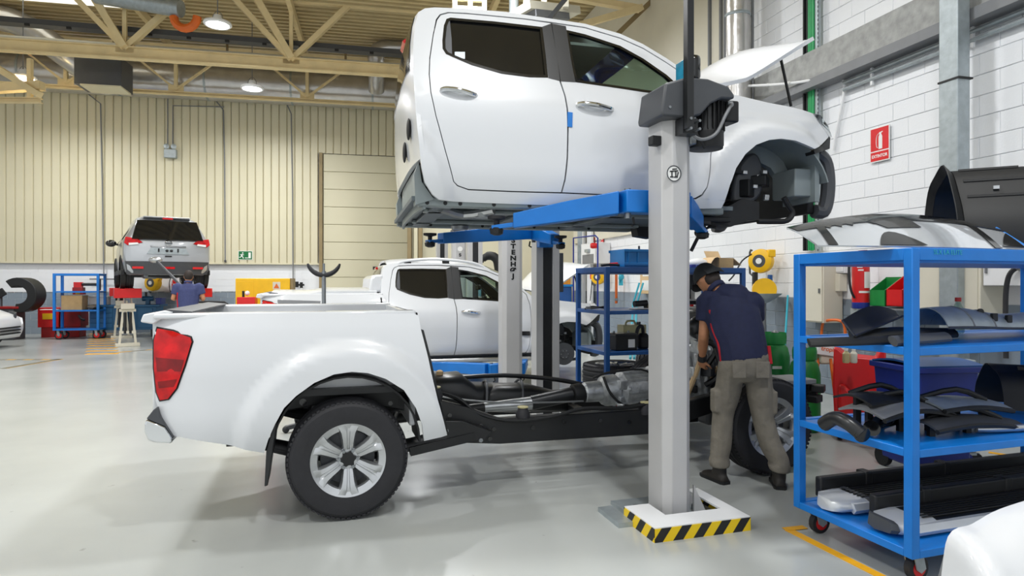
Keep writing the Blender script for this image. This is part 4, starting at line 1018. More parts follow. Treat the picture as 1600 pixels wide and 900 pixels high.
# ------------------------------------------------------------------ two-post lifts
LA = TA
def lift_column(label, pos, inward, h=2.6, brand=None, motor=False, arms=None, group='two-post lift posts'):
    """local x along the vehicles, local y towards the vehicle on this lift"""
    rz = LA if inward > 0 else LA+PI
    t = thing('car_lift_post', label, 'car lift', (pos[0], pos[1], 0), rz, group)
    w, d, ch = (.102 if motor else .135), .11, .05
    prof = [(-w, d), (-w, -d+ch), (-w+ch, -d), (w-ch, -d), (w, -d+ch), (w, d), (.055, d), (.055, -d+.05), (-.055, -d+.05), (-.055, d)]
    MB().prism(prof, .0, h, lambda p, q, z: (p, q, z)).o('post', 'lift_grey', t, bev=.006)
    MB().bb((-.053, -d+.05, .02), (.053, d-.02, h-.02)).o('slot', 'satin_black', t)
    if not motor:
        MB().bb((-.2, -.17, 0), (.2, .17, .02)).o('base_plate', 'lift_grey', t, bev=.004)
        MB().bb((-.14, -.12, h), (.14, .14, h+.05)).o('top_cap', 'dark_grey', t, bev=.01)
    if brand:
        for i, chh in enumerate(brand):
            text('brand_letter', chh, .08, 'black_plastic', t, frame((0, -d-.001, brand_z-i*.075), ((1, 0, 0), (0, 0, 1), (0, -1, 0))), .001, 'black block capital letter', 1.3, .004)
        MB().lathe([(.001, 0), (.05, 0), (.05, .003), (.001, .003)], (0, -d-.003, brand_z+.12), (0, -1, 0), 20).o('logo_sticker', 'paper', t)
    if arms:
        zc = arms[0]
        MB().bb((-.03, d+.0, zc-.16), (.13, d+.09, zc+.24)).o('carriage', 'blue_arm', t, bev=.01)
        for (tx, ty, dz) in arms[1:]:
            sx = 1 if tx > 0 else -1
            pv = V((sx*.2, d+.10, zc)); tip = V((tx, ty, zc+dz))
            MB().bb((min(0, sx*.24), d+.03, zc-.075), (max(0, sx*.24), d+.17, zc+.075)).o('arm_clevis', 'blue_arm', t, bev=.008)
            MB().cyl(pv+V((0, 0, -.11)), pv+V((0, 0, .09)), .022, n=12).o('pivot_pin', 'steel', t)
            dr = (tip-pv); L = dr.length; dr.normalize(); sd = dr.cross(V((0, 0, 1))).normalized()
            q0, q1 = pv+dr*.06, tip-dr*.12
            a = MB(); rs = []
            for q, hw, up, dn in ((q0, .062, .075, .075), (q0.lerp(q1, .5), .058, .058, .075), (q1, .05, .03, .07)):
                rs.append([q-sd*hw-V((0, 0, dn)), q+sd*hw-V((0, 0, dn)), q+sd*hw+V((0, 0, up)), q-sd*hw+V((0, 0, up))])
            arm = a.rings(rs).o('swing_arm', 'blue_arm', t, bev=.006)
            MB().bar(q1-dr*.1-V((0, 0, .045)), tip+dr*.03-V((0, 0, .045)), .07, .03).o('arm_extension', 'blue_arm', arm, bev=.003)
            MB().lathe([(.018, -.08), (.02, .0), (.06, .01), (.062, .03), (.01, .034)], tip+V((0, 0, .0)), n=18).o('lift_pad', 'rubber', arm)
            MB().lathe([(.02, -.1), (.045, -.09), (.05, -.06), (.03, -.04)], tip, n=8).o('pad_knob', 'black_plastic', arm)
            MB().tube([pv+V((.04, 0, -.1)), pv+V((.05, 0, -.15)), pv+V((.02, -.02, -.16))], .008, 6).o('arm_lock', 'black_plastic', t)
    return t
brand_z = 0
ARMZ = LIFT+.49
# column positions from their picture place and depth
N1 = P(1048, 442, 4.13); F1 = P(851, 442, 7.05)
def loc_to(col, inward, u, v):     # truck-frame point -> column-local xy
    w = TO+V((math.cos(CA), math.sin(CA), 0))*u+V((-math.sin(CA), math.cos(CA), 0))*v; d = V((w.x-col.x, w.y-col.y, 0)); c = tu if inward > 0 else -tu; s = tv if inward > 0 else -tv
    return d.dot(c), d.dot(s)
a1 = loc_to(N1, 1, .98, .12); a2 = loc_to(N1, 1, 2.55, .12)
near = lift_column('light grey lift post with black motor and hazard-striped foot plate', N1, 1, 2.58, None, True, [ARMZ, (a1[0], a1[1], -.115), (a2[0], a2[1], -.115)])
b1 = loc_to(F1, -1, .72, TW-.12); b2 = loc_to(F1, -1, 1.98, TW-.12)
FP = lift_column('grey lift post with dark slot, carrying the far side of the raised cab', F1, -1, 2.9, None, False, [ARMZ+.0, (b1[0], b1[1], -.115), (b2[0], b2[1], -.115)])
brand_z = 1.5+(442-376)/1000*8.1
c3 = P(798, 442, 8.2)
MB().bb((-.20, -.06, 1.40), (-.137, .06, 1.83)).o('control_box', 'dark_grey', FP, bev=.006)
o2 = PK2.location; 
def l2(col, inward, u, v):
    w = V((o2.x, o2.y, 0))+tu*u+tv*v; d = V((w.x-col.x, w.y-col.y, 0)); k = 1 if inward > 0 else -1
    return d.dot(tu)*k, d.dot(tv)*k
e1 = l2(c3, 1, .9, .14); e2 = l2(c3, 1, 2.5, .14)
lift_column('light grey lift post with black lettering, beside the second white pickup', c3, 1, 2.75, 'STENHØJ', False, [.37, (e1[0], e1[1], 0), (e2[0], e2[1], 0)])
lift_column('grey lift post with dark slot behind the second white pickup', P(741, 442, 12.0), -1, 2.45, None, False, [.37, (-.9, .5, 0), (.9, .5, 0)])
brand_z = 1.5+(442-399)/1000*12.6
lift_column('light grey lift post with one letter and round sticker above the pickup roof', P(717, 442, 12.6), 1, 2.5, 'S', False, [.37, (-.9, .5, 0), (.9, .5, 0)])
lift_column('narrow lift post with dark hood, farthest behind the white pickup', P(690, 442, 15.5), -1, 2.5, None, False, [.37, (-.9, .5, 0), (.9, .5, 0)])
# motor, cover, pole, sticker and foot plate of the near post
def near_extras(t):
    z0 = 2.50
    cov = [(-.175, 2.55), (-.15, 2.72), (.0, 2.77), (.15, 2.775), (.3, 2.74), (.345, 2.69), (.345, 2.665), (.25, 2.66), (.17, 2.62), (.10, 2.545), (.02, 2.52), (-.17, 2.52)]
    MB().prism(cov, -.19, .12, lambda p, q, s: (p, s, q)).o('motor_cover', 'dark_grey', t, bev=.015)
    MB().cyl((-.12, -.195, 2.575), (-.12, -.185, 2.575), .009, n=8).o('screw', 'steel', t)
    m = MB().lathe([(.09, 0), (.115, .01), (.115, .1), (.108, .12), (.108, .36), (.09, .38)], (.235, -.03, 2.375), n=28).o('motor', 'satin_black', t)
    for k in range(22):
        a = 2*PI*k/22; MB().box((.235+.115*math.cos(a), -.03+.115*math.sin(a), 2.60), (.02, .006, .24), a).o('cooling_fin', 'black_plastic', m)
    MB().lathe([(.06, -.005), (.112, .0), (.117, .02), (.117, .1)], (.235, -.03, 2.37), n=28).o('fan_cowl', 'black_plastic', m)
    MB().box((.385, -.05, 2.61), (.1, .13, .14)).o('terminal_box', 'black_plastic', m, bev=.012)
    MB().cyl((.36, -.13, 2.65), (.36, -.10, 2.65), .022, n=10).o('cable_gland', 'steel', m)
    MB().bb((.08, -.1, 2.38), (.13, .02, 2.56)).o('motor_bracket', 'steel', t, bev=.008)
    MB().tube([(.36, -.14, 2.65), (.29, -.17, 2.56), (.22, -.17, 2.44), (.12, -.16, 2.40), (.05, -.15, 2.45), (.03, -.17, 2.56)], .011, 8, 5).o('motor_cable', 'mid_grey', t)
    MB().tube([(.04, -.17, 2.6), (.06, -.16, 2.48), (.12, -.15, 2.40), (.16, -.14, 2.35)], .008, 6, 4).o('motor_cable', 'black_plastic', t)
    MB().bb((-.03, -.245, 2.44), (.015, -.195, 4.1)).o('overhead_pole', 'satin_black', t, bev=.003)
    MB().bb((-.035, -.2, 2.42), (.07, -.112, 2.515)).o('pole_bracket', 'satin_black', t)
    for x, z in ((-.01, 2.50), (.05, 2.49), (-.01, 2.44), (.05, 2.44)): MB().cyl((x, -.255, z), (x, -.19, z), .009, n=8).o('bolt', 'steel', t)
    MB().bb((-.165, -.06, 2.37), (-.1, 0, 2.43)).o('limit_switch', 'black_plastic', t, bev=.006)
    q = (-.045, -.111, 2.185)
    s = MB().lathe([(.001, 0), (.053, 0), (.053, .002), (.001, .002)], q, (0, -1, 0), 28).o('logo_sticker', 'paper', t)
    MB().lathe([(.045, .001), (.052, .001), (.052, .004), (.045, .004), (.045, .001)], q, (0, -1, 0), 28, False).o('logo_ring', 'dark_grey', s)
    gl = MB()
    for a, b in (((-.03, .012), (.028, .018)), ((-.015, .012), (-.015, -.022)), ((.012, .014), (.012, -.022)), ((-.028, -.022), (-.004, -.022)), ((.0, -.022), (.026, -.022)), ((-.012, .026), (.02, .03)), ((.022, -.02), (.03, .01))):
        gl.bar((q[0]+a[0], q[1]-.004, q[2]+a[1]), (q[0]+b[0], q[1]-.004, q[2]+b[1]), .007, .003, up=(0, 1, 0))
    gl.o('logo_mark', 'black_plastic', s)
    # foot: steel plate, gussets, white cover with hazard band
    MB().bb((-.28, -.17, 0), (.22, .3, .025)).o('base_plate', 'zinc', t)
    for x, y in ((.135, -.05), (.135, .06)): MB().prism([(x, .02), (x+.09, .02), (x, .2)], y-.008, y+.008, lambda p, q_, s_: (p, s_, q_)).o('gusset', 'lift_grey', t)
    for x, y in ((-.2, -.14), (.06, -.15), (.17, -.0), (-.2, .1)): MB().cyl((x, y, .02), (x, y, .055), .016, n=6).o('anchor_bolt', 'steel', t)
    x0, x1, y0, y1, z = -.32, .33, -.36, .20, .085
    fc = MB()
    fc.bb((x0, y0, z-.012), (x1, -.19, z)); fc.bb((x0, -.19, z-.012), (-.15, .02, z)); fc.bb((.24, -.19, z-.012), (x1, y1, z))
    fc.o('foot_cover', 'white_plain', t)
    MB().bb((x0, y0-.004, 0), (x1, y0+.006, z-.006)).o('hazard_band', 'hazard_x', t)
    MB().bb((x0-.004, y0, 0), (x0+.006, .02, z-.006)).o('hazard_band', 'hazard_y', t)
    MB().bb((x1-.006, y0, 0), (x1+.004, y1, z-.006)).o('hazard_band', 'hazard_y', t)
    MB().bb((-.42, -.1, 0), (x0, .2, .03)).o('floor_plate', 'zinc', t)
near_extras(near)
# ------------------------------------------------------------------ blue shelf trolleys
def trolley(label, N, rz, L, D, H, levels, mat='blue', pt=.05, group='blue shelf trolleys', caster=True, rail=.04):
    """origin at the near-left corner of the floor footprint; local x = length, local y = depth"""
    t = thing('shelf_trolley', label, 'trolley', (N[0], N[1], 0), rz, group)
    for x in (pt/2, L-pt/2):
        for y in (pt/2, D-pt/2): MB().bb((x-pt/2, y-pt/2, levels[0]-rail), (x+pt/2, y+pt/2, H)).o('post', mat, t, bev=.004)
    for z in levels:
        top = z == H
        s = None
        if not top:
            s = MB().bb((pt*.6, pt*.6, z-.012), (L-pt*.6, D-pt*.6, z-.004)).o('shelf', mat, t)
        for y in (pt/2, D-pt/2): MB().bb((pt, y-pt/2+.001, z-rail-(.02 if top else 0)), (L-pt, y+pt/2-.001, z)).o('shelf_rail', mat, t, bev=.003)
        for x in (pt/2, L-pt/2): MB().bb((x-pt/2+.001, pt, z-rail-(.02 if top else 0)), (x+pt/2-.001, D-pt, z)).o('shelf_rail', mat, t, bev=.003)
    if H not in [levels[-1]]: pass
    if caster:
        z = levels[0]-rail
        for x in (.1, L-.1):
            for y in (.08, D-.08):
                r = z*.43
                f = MB().prism([(-.03, z), (.03, z), (.05, r), (.02, r-.02), (-.01, r)], -.032, -.026, lambda p, q, s_: (x+p, y+s_, q)).o('caster_fork', 'zinc', t)
                MB().prism([(-.03, z), (.03, z), (.05, r), (.02, r-.02), (-.01, r)], .026, .032, lambda p, q, s_: (x+p, y+s_, q)).o('caster_plate', 'zinc', f)
                MB().lathe([(r*.7, -.02), (r, -.018), (r, .018), (r*.7, .02)], (x+.02, y, r), (0, 1, 0), 20, True).o('caster_tyre', 'rubber', f)
                MB().lathe([(.008, -.024), (r*.66, -.021), (r*.66, .021), (.008, .024)], (x+.02, y, r), (0, 1, 0), 20).o('caster_hub', 'red', f)
    return t
TN = V((1.955, 3.125, 0)); TRZ = R(18)
ta, tb = V((math.cos(TRZ), math.sin(TRZ), 0)), V((-math.sin(TRZ), math.cos(TRZ), 0))
LV = [.185, .68, 1.182]
T1 = trolley('large blue trolley loaded with windscreen, plastic trim and side steps', TN, TRZ, 2.0, .80, 1.672, LV+[1.672])
MB().bb((.03, .03, 1.60), (1.97, .77, 1.612)).o('shelf', 'blue', T1)
text('chalk_writing', 'SLX LA ELITE', .034, 'teal', T1, frame((.235, -.001, 1.652), ((1, 0, 0), (0, 0, 1), (0, -1, 0))), .0005, 'pale handwritten chalk marks', 1.0)
SH = lambda x, y, z: TN+ta*x+tb*y+V((0, 0, z))      # trolley-local point in the world
T2N = V((1.0, 6.82, 0))
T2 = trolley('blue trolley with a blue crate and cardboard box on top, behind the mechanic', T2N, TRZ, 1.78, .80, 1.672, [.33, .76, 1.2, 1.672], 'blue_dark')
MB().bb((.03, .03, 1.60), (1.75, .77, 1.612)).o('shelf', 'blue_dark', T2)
S2 = lambda x, y, z: T2N+ta*x+tb*y+V((0, 0, z))
T3p = G(82, 531); T3 = trolley('small bright blue trolley with cardboard box by the grey painted wall', (T3p.x, T3p.y, 0), R(12), 1.1, .5, 1.75, [.28, .78, 1.28, 1.75], 'blue', .06)
# ------------------------------------------------------------------ people
def ell(p, d, up, a, b, n=14):
    """ellipse ring at p, normal d; a along side, b along up"""
    d = V(d).normalized(); s = d.cross(V(up)).normalized(); u = s.cross(d)
    return [V(p)+s*a*math.cos(2*PI*j/n)+u*b*math.sin(2*PI*j/n) for j in range(n)]
def limb(mb, pts, up=(0, 1, 0)):
    """pts: (pos, a, b)"""
    rs = []
    for i, (p, a, b) in enumerate(pts):
        d = V(pts[min(i+1, len(pts)-1)][0])-V(pts[max(i-1, 0)][0]); rs.append(ell(p, d, up, a, b))
    mb.rings(rs); return mb
def interp(pts, k=4):
    q = smooth_pts([(*p, ) for p, a, b in pts], k); n = len(pts)-1; out = []
    for i, p in enumerate(q):
        f = i/k; j = min(int(f), n-1); t = f-j
        t = t*t*(3-2*t)
        out.append((p, pts[j][1]*(1-t)+pts[j+1][1]*t, pts[j][2]*(1-t)+pts[j+1][2]*t))
    return out
def remesh(o, vox, it=4):
    r = o.modifiers.new('remesh', 'REMESH'); r.mode = 'VOXEL'; r.voxel_size = vox; r.use_smooth_shade = True
    s = o.modifiers.new('smooth', 'SMOOTH'); s.iterations = it; s.factor = .5
    return o
def hand(mb, wrist, d, palm_n, s=1.0, curl=.5):
    """palm and five fingers; d = direction of the hand, palm_n = normal of the palm"""
    d = V(d).normalized(); nn = V(palm_n); nn = (nn-d*nn.dot(d)).normalized(); sd = d.cross(nn)
    w = V(wrist)
    limb(mb, [(w, .028*s, .022*s), (w+d*.04*s, .04*s, .02*s), (w+d*.085*s, .042*s, .017*s), (w+d*.1*s, .036*s, .014*s)], nn)
    for i, (off, L) in enumerate(((-.032, .062), (-.011, .074), (.011, .078), (.031, .068))):
        b = w+d*.085*s+sd*off*s; p1 = b+(d*.8+nn*curl*.5)*L*.45*s; p2 = p1+(d*.5+nn*curl*1.2)*L*.35*s; p3 = p2+(d*.1+nn*curl*1.6)*L*.28*s
        mb.tube([b, p1, p2, p3], [.0095*s, .0092*s, .0085*s, .007*s], 8)
    b = w+d*.03*s+sd*.03*s; mb.tube([b, b+(sd*.8+d*.5+nn*.3)*.04*s, b+(sd*.7+d*1.3+nn*.7)*.055*s], [.013*s, .011*s, .008*s], 8)
def person(name, label, base, J, mats, rz=0, cap=False, stripe='shirt_red'):
    t = thing(name, label, 'person', base, rz)
    v = lambda k: V(J[k])
    up = (0, 1, 0)
    sh = (v('ls')+v('rs'))/2; hd = v('head'); nk = v('neck'); hn = (hd-nk).normalized(); fc = V(J['face']).normalized()
    # bare body: head, neck, forearms, hands in one mesh
    b = MB()
    limb(b, [(nk-hn*.06, .045, .045), (nk, .055, .058), (nk+hn*.06, .052, .056)], fc)
    sd = fc.cross(hn).normalized(); fu = sd.cross(fc)
    rot = M((sd, fc, fu)).transposed()
    b.sph(hd, (.081, .1, .116), 18, 12, rot.to_4x4())
    b.sph(hd+fc*.03-fu*.055, (.058, .062, .06), 14, 9, rot.to_4x4())                      # jaw
    b.sph(hd+fc*.1-fu*.018, (.014, .022, .026), 10, 7, rot.to_4x4())                      # nose
    for s in (-1, 1):
        b.sph(hd+sd*s*.078-fu*.008-fc*.01, (.012, .02, .032), 10, 7, rot.to_4x4())         # ears
    b.sph(hd+fc*.09-fu*.06, (.026, .012, .009), 10, 7, rot.to_4x4())                      # lips
    core = [(v('pel'), .10, .08), (v('waist'), .10, .07), (v('chest'), .10, .06), (sh, .09, .05), (nk-hn*.03, .045, .045)]
    limb(b, interp(core, 3), fc)
    for s in 'lr':
        S_, E_, H_ = v(s+'s'), v(s+'e'), v(s+'h')
        limb(b, interp([(sh.lerp(S_, .5), .04, .04), (S_, .042, .042), (S_.lerp(E_, .5), .045, .045), (E_, .04, .04), (E_.lerp(H_, .3), .041, .038), (H_, .027, .023)], 3), up)
        hand(b, H_, (H_-E_).normalized()*.9+V(J.get('hdir', (0, .3, -.2)))*.3, V(J.get('palm', (0, 1, 0))), 1.0, .55)
    for s in 'lr':
        A, K, F = v(s+'hip'), v(s+'k'), v(s+'a')
        limb(b, interp([(A, .08, .085), (K, .05, .055), (K.lerp(F, .35), .052, .058), (F, .035, .04)], 3), up)
    body = b.o('body', 'skin', t); remesh(body, .009, 3)
    for s in (-1, 1):
        e = MB().sph(hd+fc*.088+sd*s*.032+fu*.012, .0125, 10, 8).o('eye', 'paper', t); MB().sph(hd+fc*.0975+sd*s*.032+fu*.012, .0062, 8, 6).o('iris', 'hair', e)
        MB().tube([hd+fc*.092+sd*s*.018+fu*.032, hd+fc*.094+sd*s*.035+fu*.036, hd+fc*.082+sd*s*.052+fu*.03], .004, 6).o('eyebrow', 'hair', t)
    # shirt
    c = MB()
    w0 = v('waist'); pl = v('pel')
    tor = [(pl+V((0, 0, -.02)), .185, .145), (w0, .185, .14), (w0.lerp(v('chest'), .5), .20, .145), (v('chest'), .208, .15), (v('chest').lerp(sh, .6), .205, .14), (sh, .16, .115), (nk-hn*.02, .068, .068)]
    limb(c, interp(tor, 4), J.get('tup', (0, 1, 0)))
    for s in 'lr':
        S_, E_ = v(s+'s'), v(s+'e')
        limb(c, interp([(v('chest').lerp(S_, .55), .08, .09), (S_, .078, .08), (S_.lerp(E_, .3), .078, .078), (S_.lerp(E_, .62), .074, .072)], 4), up)
    shirt = c.o('shirt', mats[0], t); remesh(shirt, .012, 6)
    if stripe:
        for s, q in (('l', -1), ('r', 1)):
            side = MB(); ax = (v('rs')-v('ls')).normalized()
            pts = [pl+ax*q*.172+V((0, -.04, -.02)), w0+ax*q*.176+V((0, -.045, 0)), w0.lerp(v('chest'), .55)+ax*q*.186+V((0, -.05, 0)), v('chest')+ax*q*.18+V((0, -.075, .03))]
            side.tube(pts if q < 0 else pts[:2], .015, 8, 4).o('side_stripe', stripe, shirt)
    limb(MB(), []) if 0 else None
    MB().lathe([(.062, -.02), (.075, -.015), (.078, .018), (.066, .022), (.062, -.02)], nk-hn*.01, hn, 20, False).o('collar', mats[0], shirt)
    # trousers
    c = MB()
    limb(c, interp([(w0+V((0, 0, -.07)), .178, .135), (pl, .185, .14), (pl+V((0, 0, -.09)), .175, .135), (pl+V((0, 0, -.16)), .12, .10)], 3), J.get('tup', (0, 1, 0)))
    for s in 'lr':
        A, K, F = v(s+'hip'), v(s+'k'), v(s+'a')
        limb(c, interp([(A+V((0, 0, .05)), .098, .105), (A.lerp(K, .45), .096, .10), (K, .078, .084), (K.lerp(F, .5), .078, .082), (F+V((0, 0, .1)), .07, .075), (F+V((0, 0, .02)), .074, .085)], 4), up)
    for s, q in (('l', -1), ('r', 1)):          # thigh pockets and bunched hems
        A, K, F = v(s+'hip'), v(s+'k'), v(s+'a'); m = A.lerp(K, .68)
        c.box(m+V((q*.085, 0, 0)), (.04, .12, .17)); c.tube([F+V((.07*math.cos(i), .07*math.sin(i), .06+.012*math.sin(3*i))) for i in [k*PI/6 for k in range(13)]], .014, 6)
    tr = c.o('trousers', mats[1], t); remesh(tr, .012, 4)
    MB().lathe([(.001, 0), (.19, 0), (.192, .02), (.19, .035), (.001, .035)], pl+V((0, 0, .05)), (0, 0, 1), 28).o('belt', 'black_plastic', tr) if 0 else None
    for q in (-1, 1): MB().box(pl+V((q*.085, -.139, -.06)), (.1, .008, .12)).o('back_pocket', mats[1], tr, bev=.008)
    # boots
    for s in 'lr':
        F = v(s+'a'); fd = V(J['foot_'+s]).normalized(); sdv = V((-fd.y, fd.x, 0))
        c = MB(); limb(c, [(F+V((0, 0, .1)), .048, .05), (F+V((0, 0, .02)), .05, .055), (F+V((0, 0, -.04)), .048, .06)], fd)
        rs = []
        for q, w, h in ((-.075, .03, .05), (-.05, .04, .07), (.0, .043, .085), (.08, .047, .07), (.15, .047, .05), (.185, .03, .035)):
            p = V((F.x, F.y, 0))+fd*q; rs.append([p+sdv*w, p+sdv*w+V((0, 0, h*.6)), p+sdv*w*.5+V((0, 0, h)), p-sdv*w*.5+V((0, 0, h)), p-sdv*w+V((0, 0, h*.6)), p-sdv*w])
        c.rings(rs); remesh(c.o('boot', 'boot', t), .010, 3)
        so = MB(); rs = []
        for q, w in ((-.085, .03), (-.06, .045), (.05, .047), (.15, .053), (.19, .036)):
            p = V((F.x, F.y, 0))+fd*q; rs.append([p+sdv*w, p+sdv*w+V((0, 0, .022)), p-sdv*w+V((0, 0, .022)), p-sdv*w])
        so.rings(rs).o('boot_sole', 'black_plastic', t)
    # hair or cap
    if cap:
        def dome(a, bq):
            th = 2*PI*a; ph = PI/2*bq*1.02
            return hd+sd*.09*math.cos(th)*math.sin(ph)+(fc*.112*math.sin(th))*math.sin(ph)+fu*(.125*math.cos(ph)-.0)
        MB().sheet(dome, 28, 10, .006).o('cap', 'cap', t)
        MB().sheet(lambda a, bq: hd+sd*(a-.5)*.16-fc*(.09+.0*bq)-fc*.0+fu*(.03-.05*bq)-fc*(.025*math.sin(PI*a))-fc*.02*bq, 10, 4, .006).o('cap_band', 'cap', t)
        MB().sheet(lambda a, bq: hd+sd*(a-.5)*.17+fc*(.10+.075*bq*math.sin(PI*(.1+.8*a)))+fu*(.012-.03*bq), 12, 5, .006).o('cap_peak', 'cap', t)
        MB().sph(hd-fc*.045-fu*.03, (.07, .062, .075), 14, 9, rot.to_4x4()).o('hair', 'hair', t)
    else:
        MB().sph(hd-fc*.016+fu*.022, (.085, .1, .108), 18, 12, rot.to_4x4()).o('hair', 'hair', t)
    return t
J1 = dict(pel=(-.02, 0, .93), waist=(-.03, .03, 1.04), chest=(-.07, .12, 1.26), neck=(-.155, .235, 1.46), head=(-.20, .315, 1.535), face=(-.30, .85, -.55),
          ls=(-.235, .20, 1.37), le=(-.265, .19, 1.10), lh=(-.235, .33, .90), rs=(.10, .14, 1.36), re=(.17, .26, 1.12), rh=(.03, .47, .97),
          lhip=(-.11, .0, .86), rhip=(.075, .0, .86), lk=(-.155, .07, .50), rk=(.115, -.01, .50), la=(-.185, .06, .095), ra=(.215, -.06, .095),
          foot_l=(-.35, .9, 0), foot_r=(.25, .95, 0), hdir=(.2, .5, -.3), palm=(.6, .5, 0), tup=(0, 1, .35))
pb = P(1167, 442, 4.77)
ME = person('person', 'person in dark cap, navy polo shirt and grey work trousers leaning over the engine', (pb.x, pb.y, 0), J1, ('navy', 'trouser'), 0, True)
for s in 'lr':
    E_, H_ = V(J1[s+'e']), V(J1[s+'h']); d = (H_-E_).normalized()
    MB().tube([H_-d*.03, H_+d*.02], .036, 10).o('glove_cuff', 'glove', ME)
J2 = dict(pel=(0, 0, .93), waist=(0, .01, 1.06), chest=(0, .03, 1.28), neck=(0, .02, 1.52), head=(.0, .05, 1.63), face=(-.1, .95, .3),
          ls=(-.20, .02, 1.43), le=(-.27, .02, 1.18), lh=(-.12, .26, 1.30), rs=(.20, .02, 1.43), re=(.27, .02, 1.18), rh=(.16, .25, 1.22),
          lhip=(-.09, 0, .86), rhip=(.09, 0, .86), lk=(-.1, .02, .48), rk=(.1, .02, .48), la=(-.11, 0, .095), ra=(.11, 0, .095), foot_l=(-.1, 1, 0), foot_r=(.1, 1, 0), hdir=(0, .6, .3), palm=(0, .3, 1))
p2 = P(294, 442, 12.6)
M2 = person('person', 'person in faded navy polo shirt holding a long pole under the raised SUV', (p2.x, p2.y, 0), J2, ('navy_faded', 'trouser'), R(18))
# ------------------------------------------------------------------ helpers for placing small things
def TX(px, yd, N=None):      # trolley-local x of the point of depth row yd seen at px
    N = N or TN; k = (px-800)/FPX; b = N+tb*yd
    return (k*b.y-b.x)/(ta.x-k*ta.y)
def TZ(px, py, yd, N=None):
    N = N or TN; x = TX(px, yd, N); p = N+ta*x+tb*yd; return x, EYE-(py-HZ)/FPX*p.y
def rwp(px, py, d=0):        # point on a plane d in front of the right wall
    k = (px-800)/FPX; b = R0+rn*d; t = (k*b.y-b.x)/(rv.x-k*rv.y); p = b+rv*t
    return V((p.x, p.y, EYE-(py-HZ)/FPX*p.y))
def bwp(px, py, d=0):
    t = tpos(px, d); p = bw(t, d, 0); return V((p.x, p.y, EYE-(py-HZ)/FPX*p.y))
def single(mb, name, mat, label, cat, group=None, **k): return tag(mb.o(name, mat, **k), label, cat, group)
RZW = math.atan2(-rn.x, rn.y)+PI    # local -y faces into the hall on the right wall
rwm = frame((0, 0, 0), (-rv, V((0, 0, 1)), rn))     # plane coordinates: x towards viewer, y up, z out of the wall
def on_wall(p, x, y, z=0): return p-rv*x+V((0, 0, y))+rn*z
# ------------------------------------------------------------------ right wall: signs, cables, boxes
def extintor():
    a, b = rwp(1360.5, 240, .01), rwp(1390.5, 240, .01); w = (a-b).length; c = rwp(1375, 225, .012); h = .42
    t = thing('fire_extinguisher_sign', 'red and white extinguisher sign on the white block wall', 'sign', c)
    pl = lambda x, y, z=0: -rv*x+V((0, 0, y))+rn*z
    def plate(x0, x1, y0, y1, z, th, mat, nm, par): return MB().prism([(x0, y0), (x1, y0), (x1, y1), (x0, y1)], z, z+th, lambda p, q, s: pl(p, q, s)).o(nm, mat, par)
    plate(-w/2, w/2, -h/2, h/2, 0, .006, 'paper', 'board', t)
    f = plate(-w/2+.012, w/2-.012, -h/2+.135, h/2-.012, .006, .002, 'sign_red', 'upper_field', t)
    g = plate(-w/2+.012, w/2-.012, -h/2+.012, -h/2+.12, .006, .002, 'sign_red', 'lower_field', t)
    m = frame((0, 0, 0), (-rv, V((0, 0, 1)), rn))
    text('lettering', 'EXTINTOR', .052, 'paper', g, M.Translation(pl(0, -h/2+.066, .0085)) @ m, .0005, None, .92, .0015)
    y0 = -h/2+.15
    MB().prism([(-.012, y0), (.042, y0), (.042, y0+.15), (.03, y0+.175), (.0, y0+.175), (-.012, y0+.15)], .008, .010, lambda p, q, s: pl(p, q, s)).o('extinguisher_symbol', 'paper', f)
    MB().prism([(.002, y0+.175), (.028, y0+.175), (.028, y0+.19), (.05, y0+.2), (.045, y0+.21), (-.005, y0+.2)], .008, .010, lambda p, q, s: pl(p, q, s)).o('extinguisher_symbol', 'paper', f)
    MB().tube([pl(.0, y0+.19, .009), pl(-.035, y0+.17, .009), pl(-.048, y0+.1, .009), pl(-.04, y0+.03, .009), pl(-.022, y0+.02, .009)], .004, 6, 4).o('hose_symbol', 'paper', f)
extintor()
def wallbox(name, label, cat, px0, px1, py0, py1, d, mat, parts=(), group=None, bev=.006):
    """box on the right wall between picture columns px0..px1 and rows py0..py1 (at its middle)"""
    a, b = rwp(px0, 442, d), rwp(px1, 442, d); c = (a+b)/2; w = (a-b).length
    z1, z0 = EYE-(py0-HZ)/FPX*c.y, EYE-(py1-HZ)/FPX*c.y
    t = thing(name, label, cat, (c.x, c.y, z0), 0, group); h = z1-z0
    L = lambda x, y, z: -rv*x+V((0, 0, y))+rn*z
    MB().prism([(-w/2, 0), (w/2, 0), (w/2, h), (-w/2, h)], -d+.004, 0, lambda p, q, s: L(p, q, s)).o('body', mat, t, bev=bev)
    for nm, x0, x1, y0, y1, m, th in parts:
        MB().prism([(x0*w, y0*h), (x1*w, y0*h), (x1*w, y1*h), (x0*w, y1*h)], 0.0005, th, lambda p, q, s: L(p, q, s)).o(nm, m, t, bev=.002)
    return t, L, w, h
wallbox('metal_cabinet', 'tall cream metal cabinet on the wall beside the socket box', 'cabinet', 1243, 1287, 402, 503, .3, 'cream', [('door', -.46, .46, .02, .98, 'cream', .012), ('lock', .36, .41, .45, .52, 'steel', .025)])
wallbox('metal_cabinet', 'wide cream cabinet on the wall right of the fire extinguisher', 'cabinet', 1418, 1532, 398, 492, .3, 'cream', [('door', -.47, .47, .02, .98, 'cream', .012), ('lock', -.42, -.39, .45, .52, 'steel', .025)])
wallbox('metal_cabinet', 'white cabinet with small latch beside the black hanging hose', 'cabinet', 1536, 1640, 395, 447, .28, 'white_plain', [('door', -.48, .48, .02, .98, 'white_plain', .012), ('latch', -.44, -.41, .4, .7, 'mid_grey', .03)])
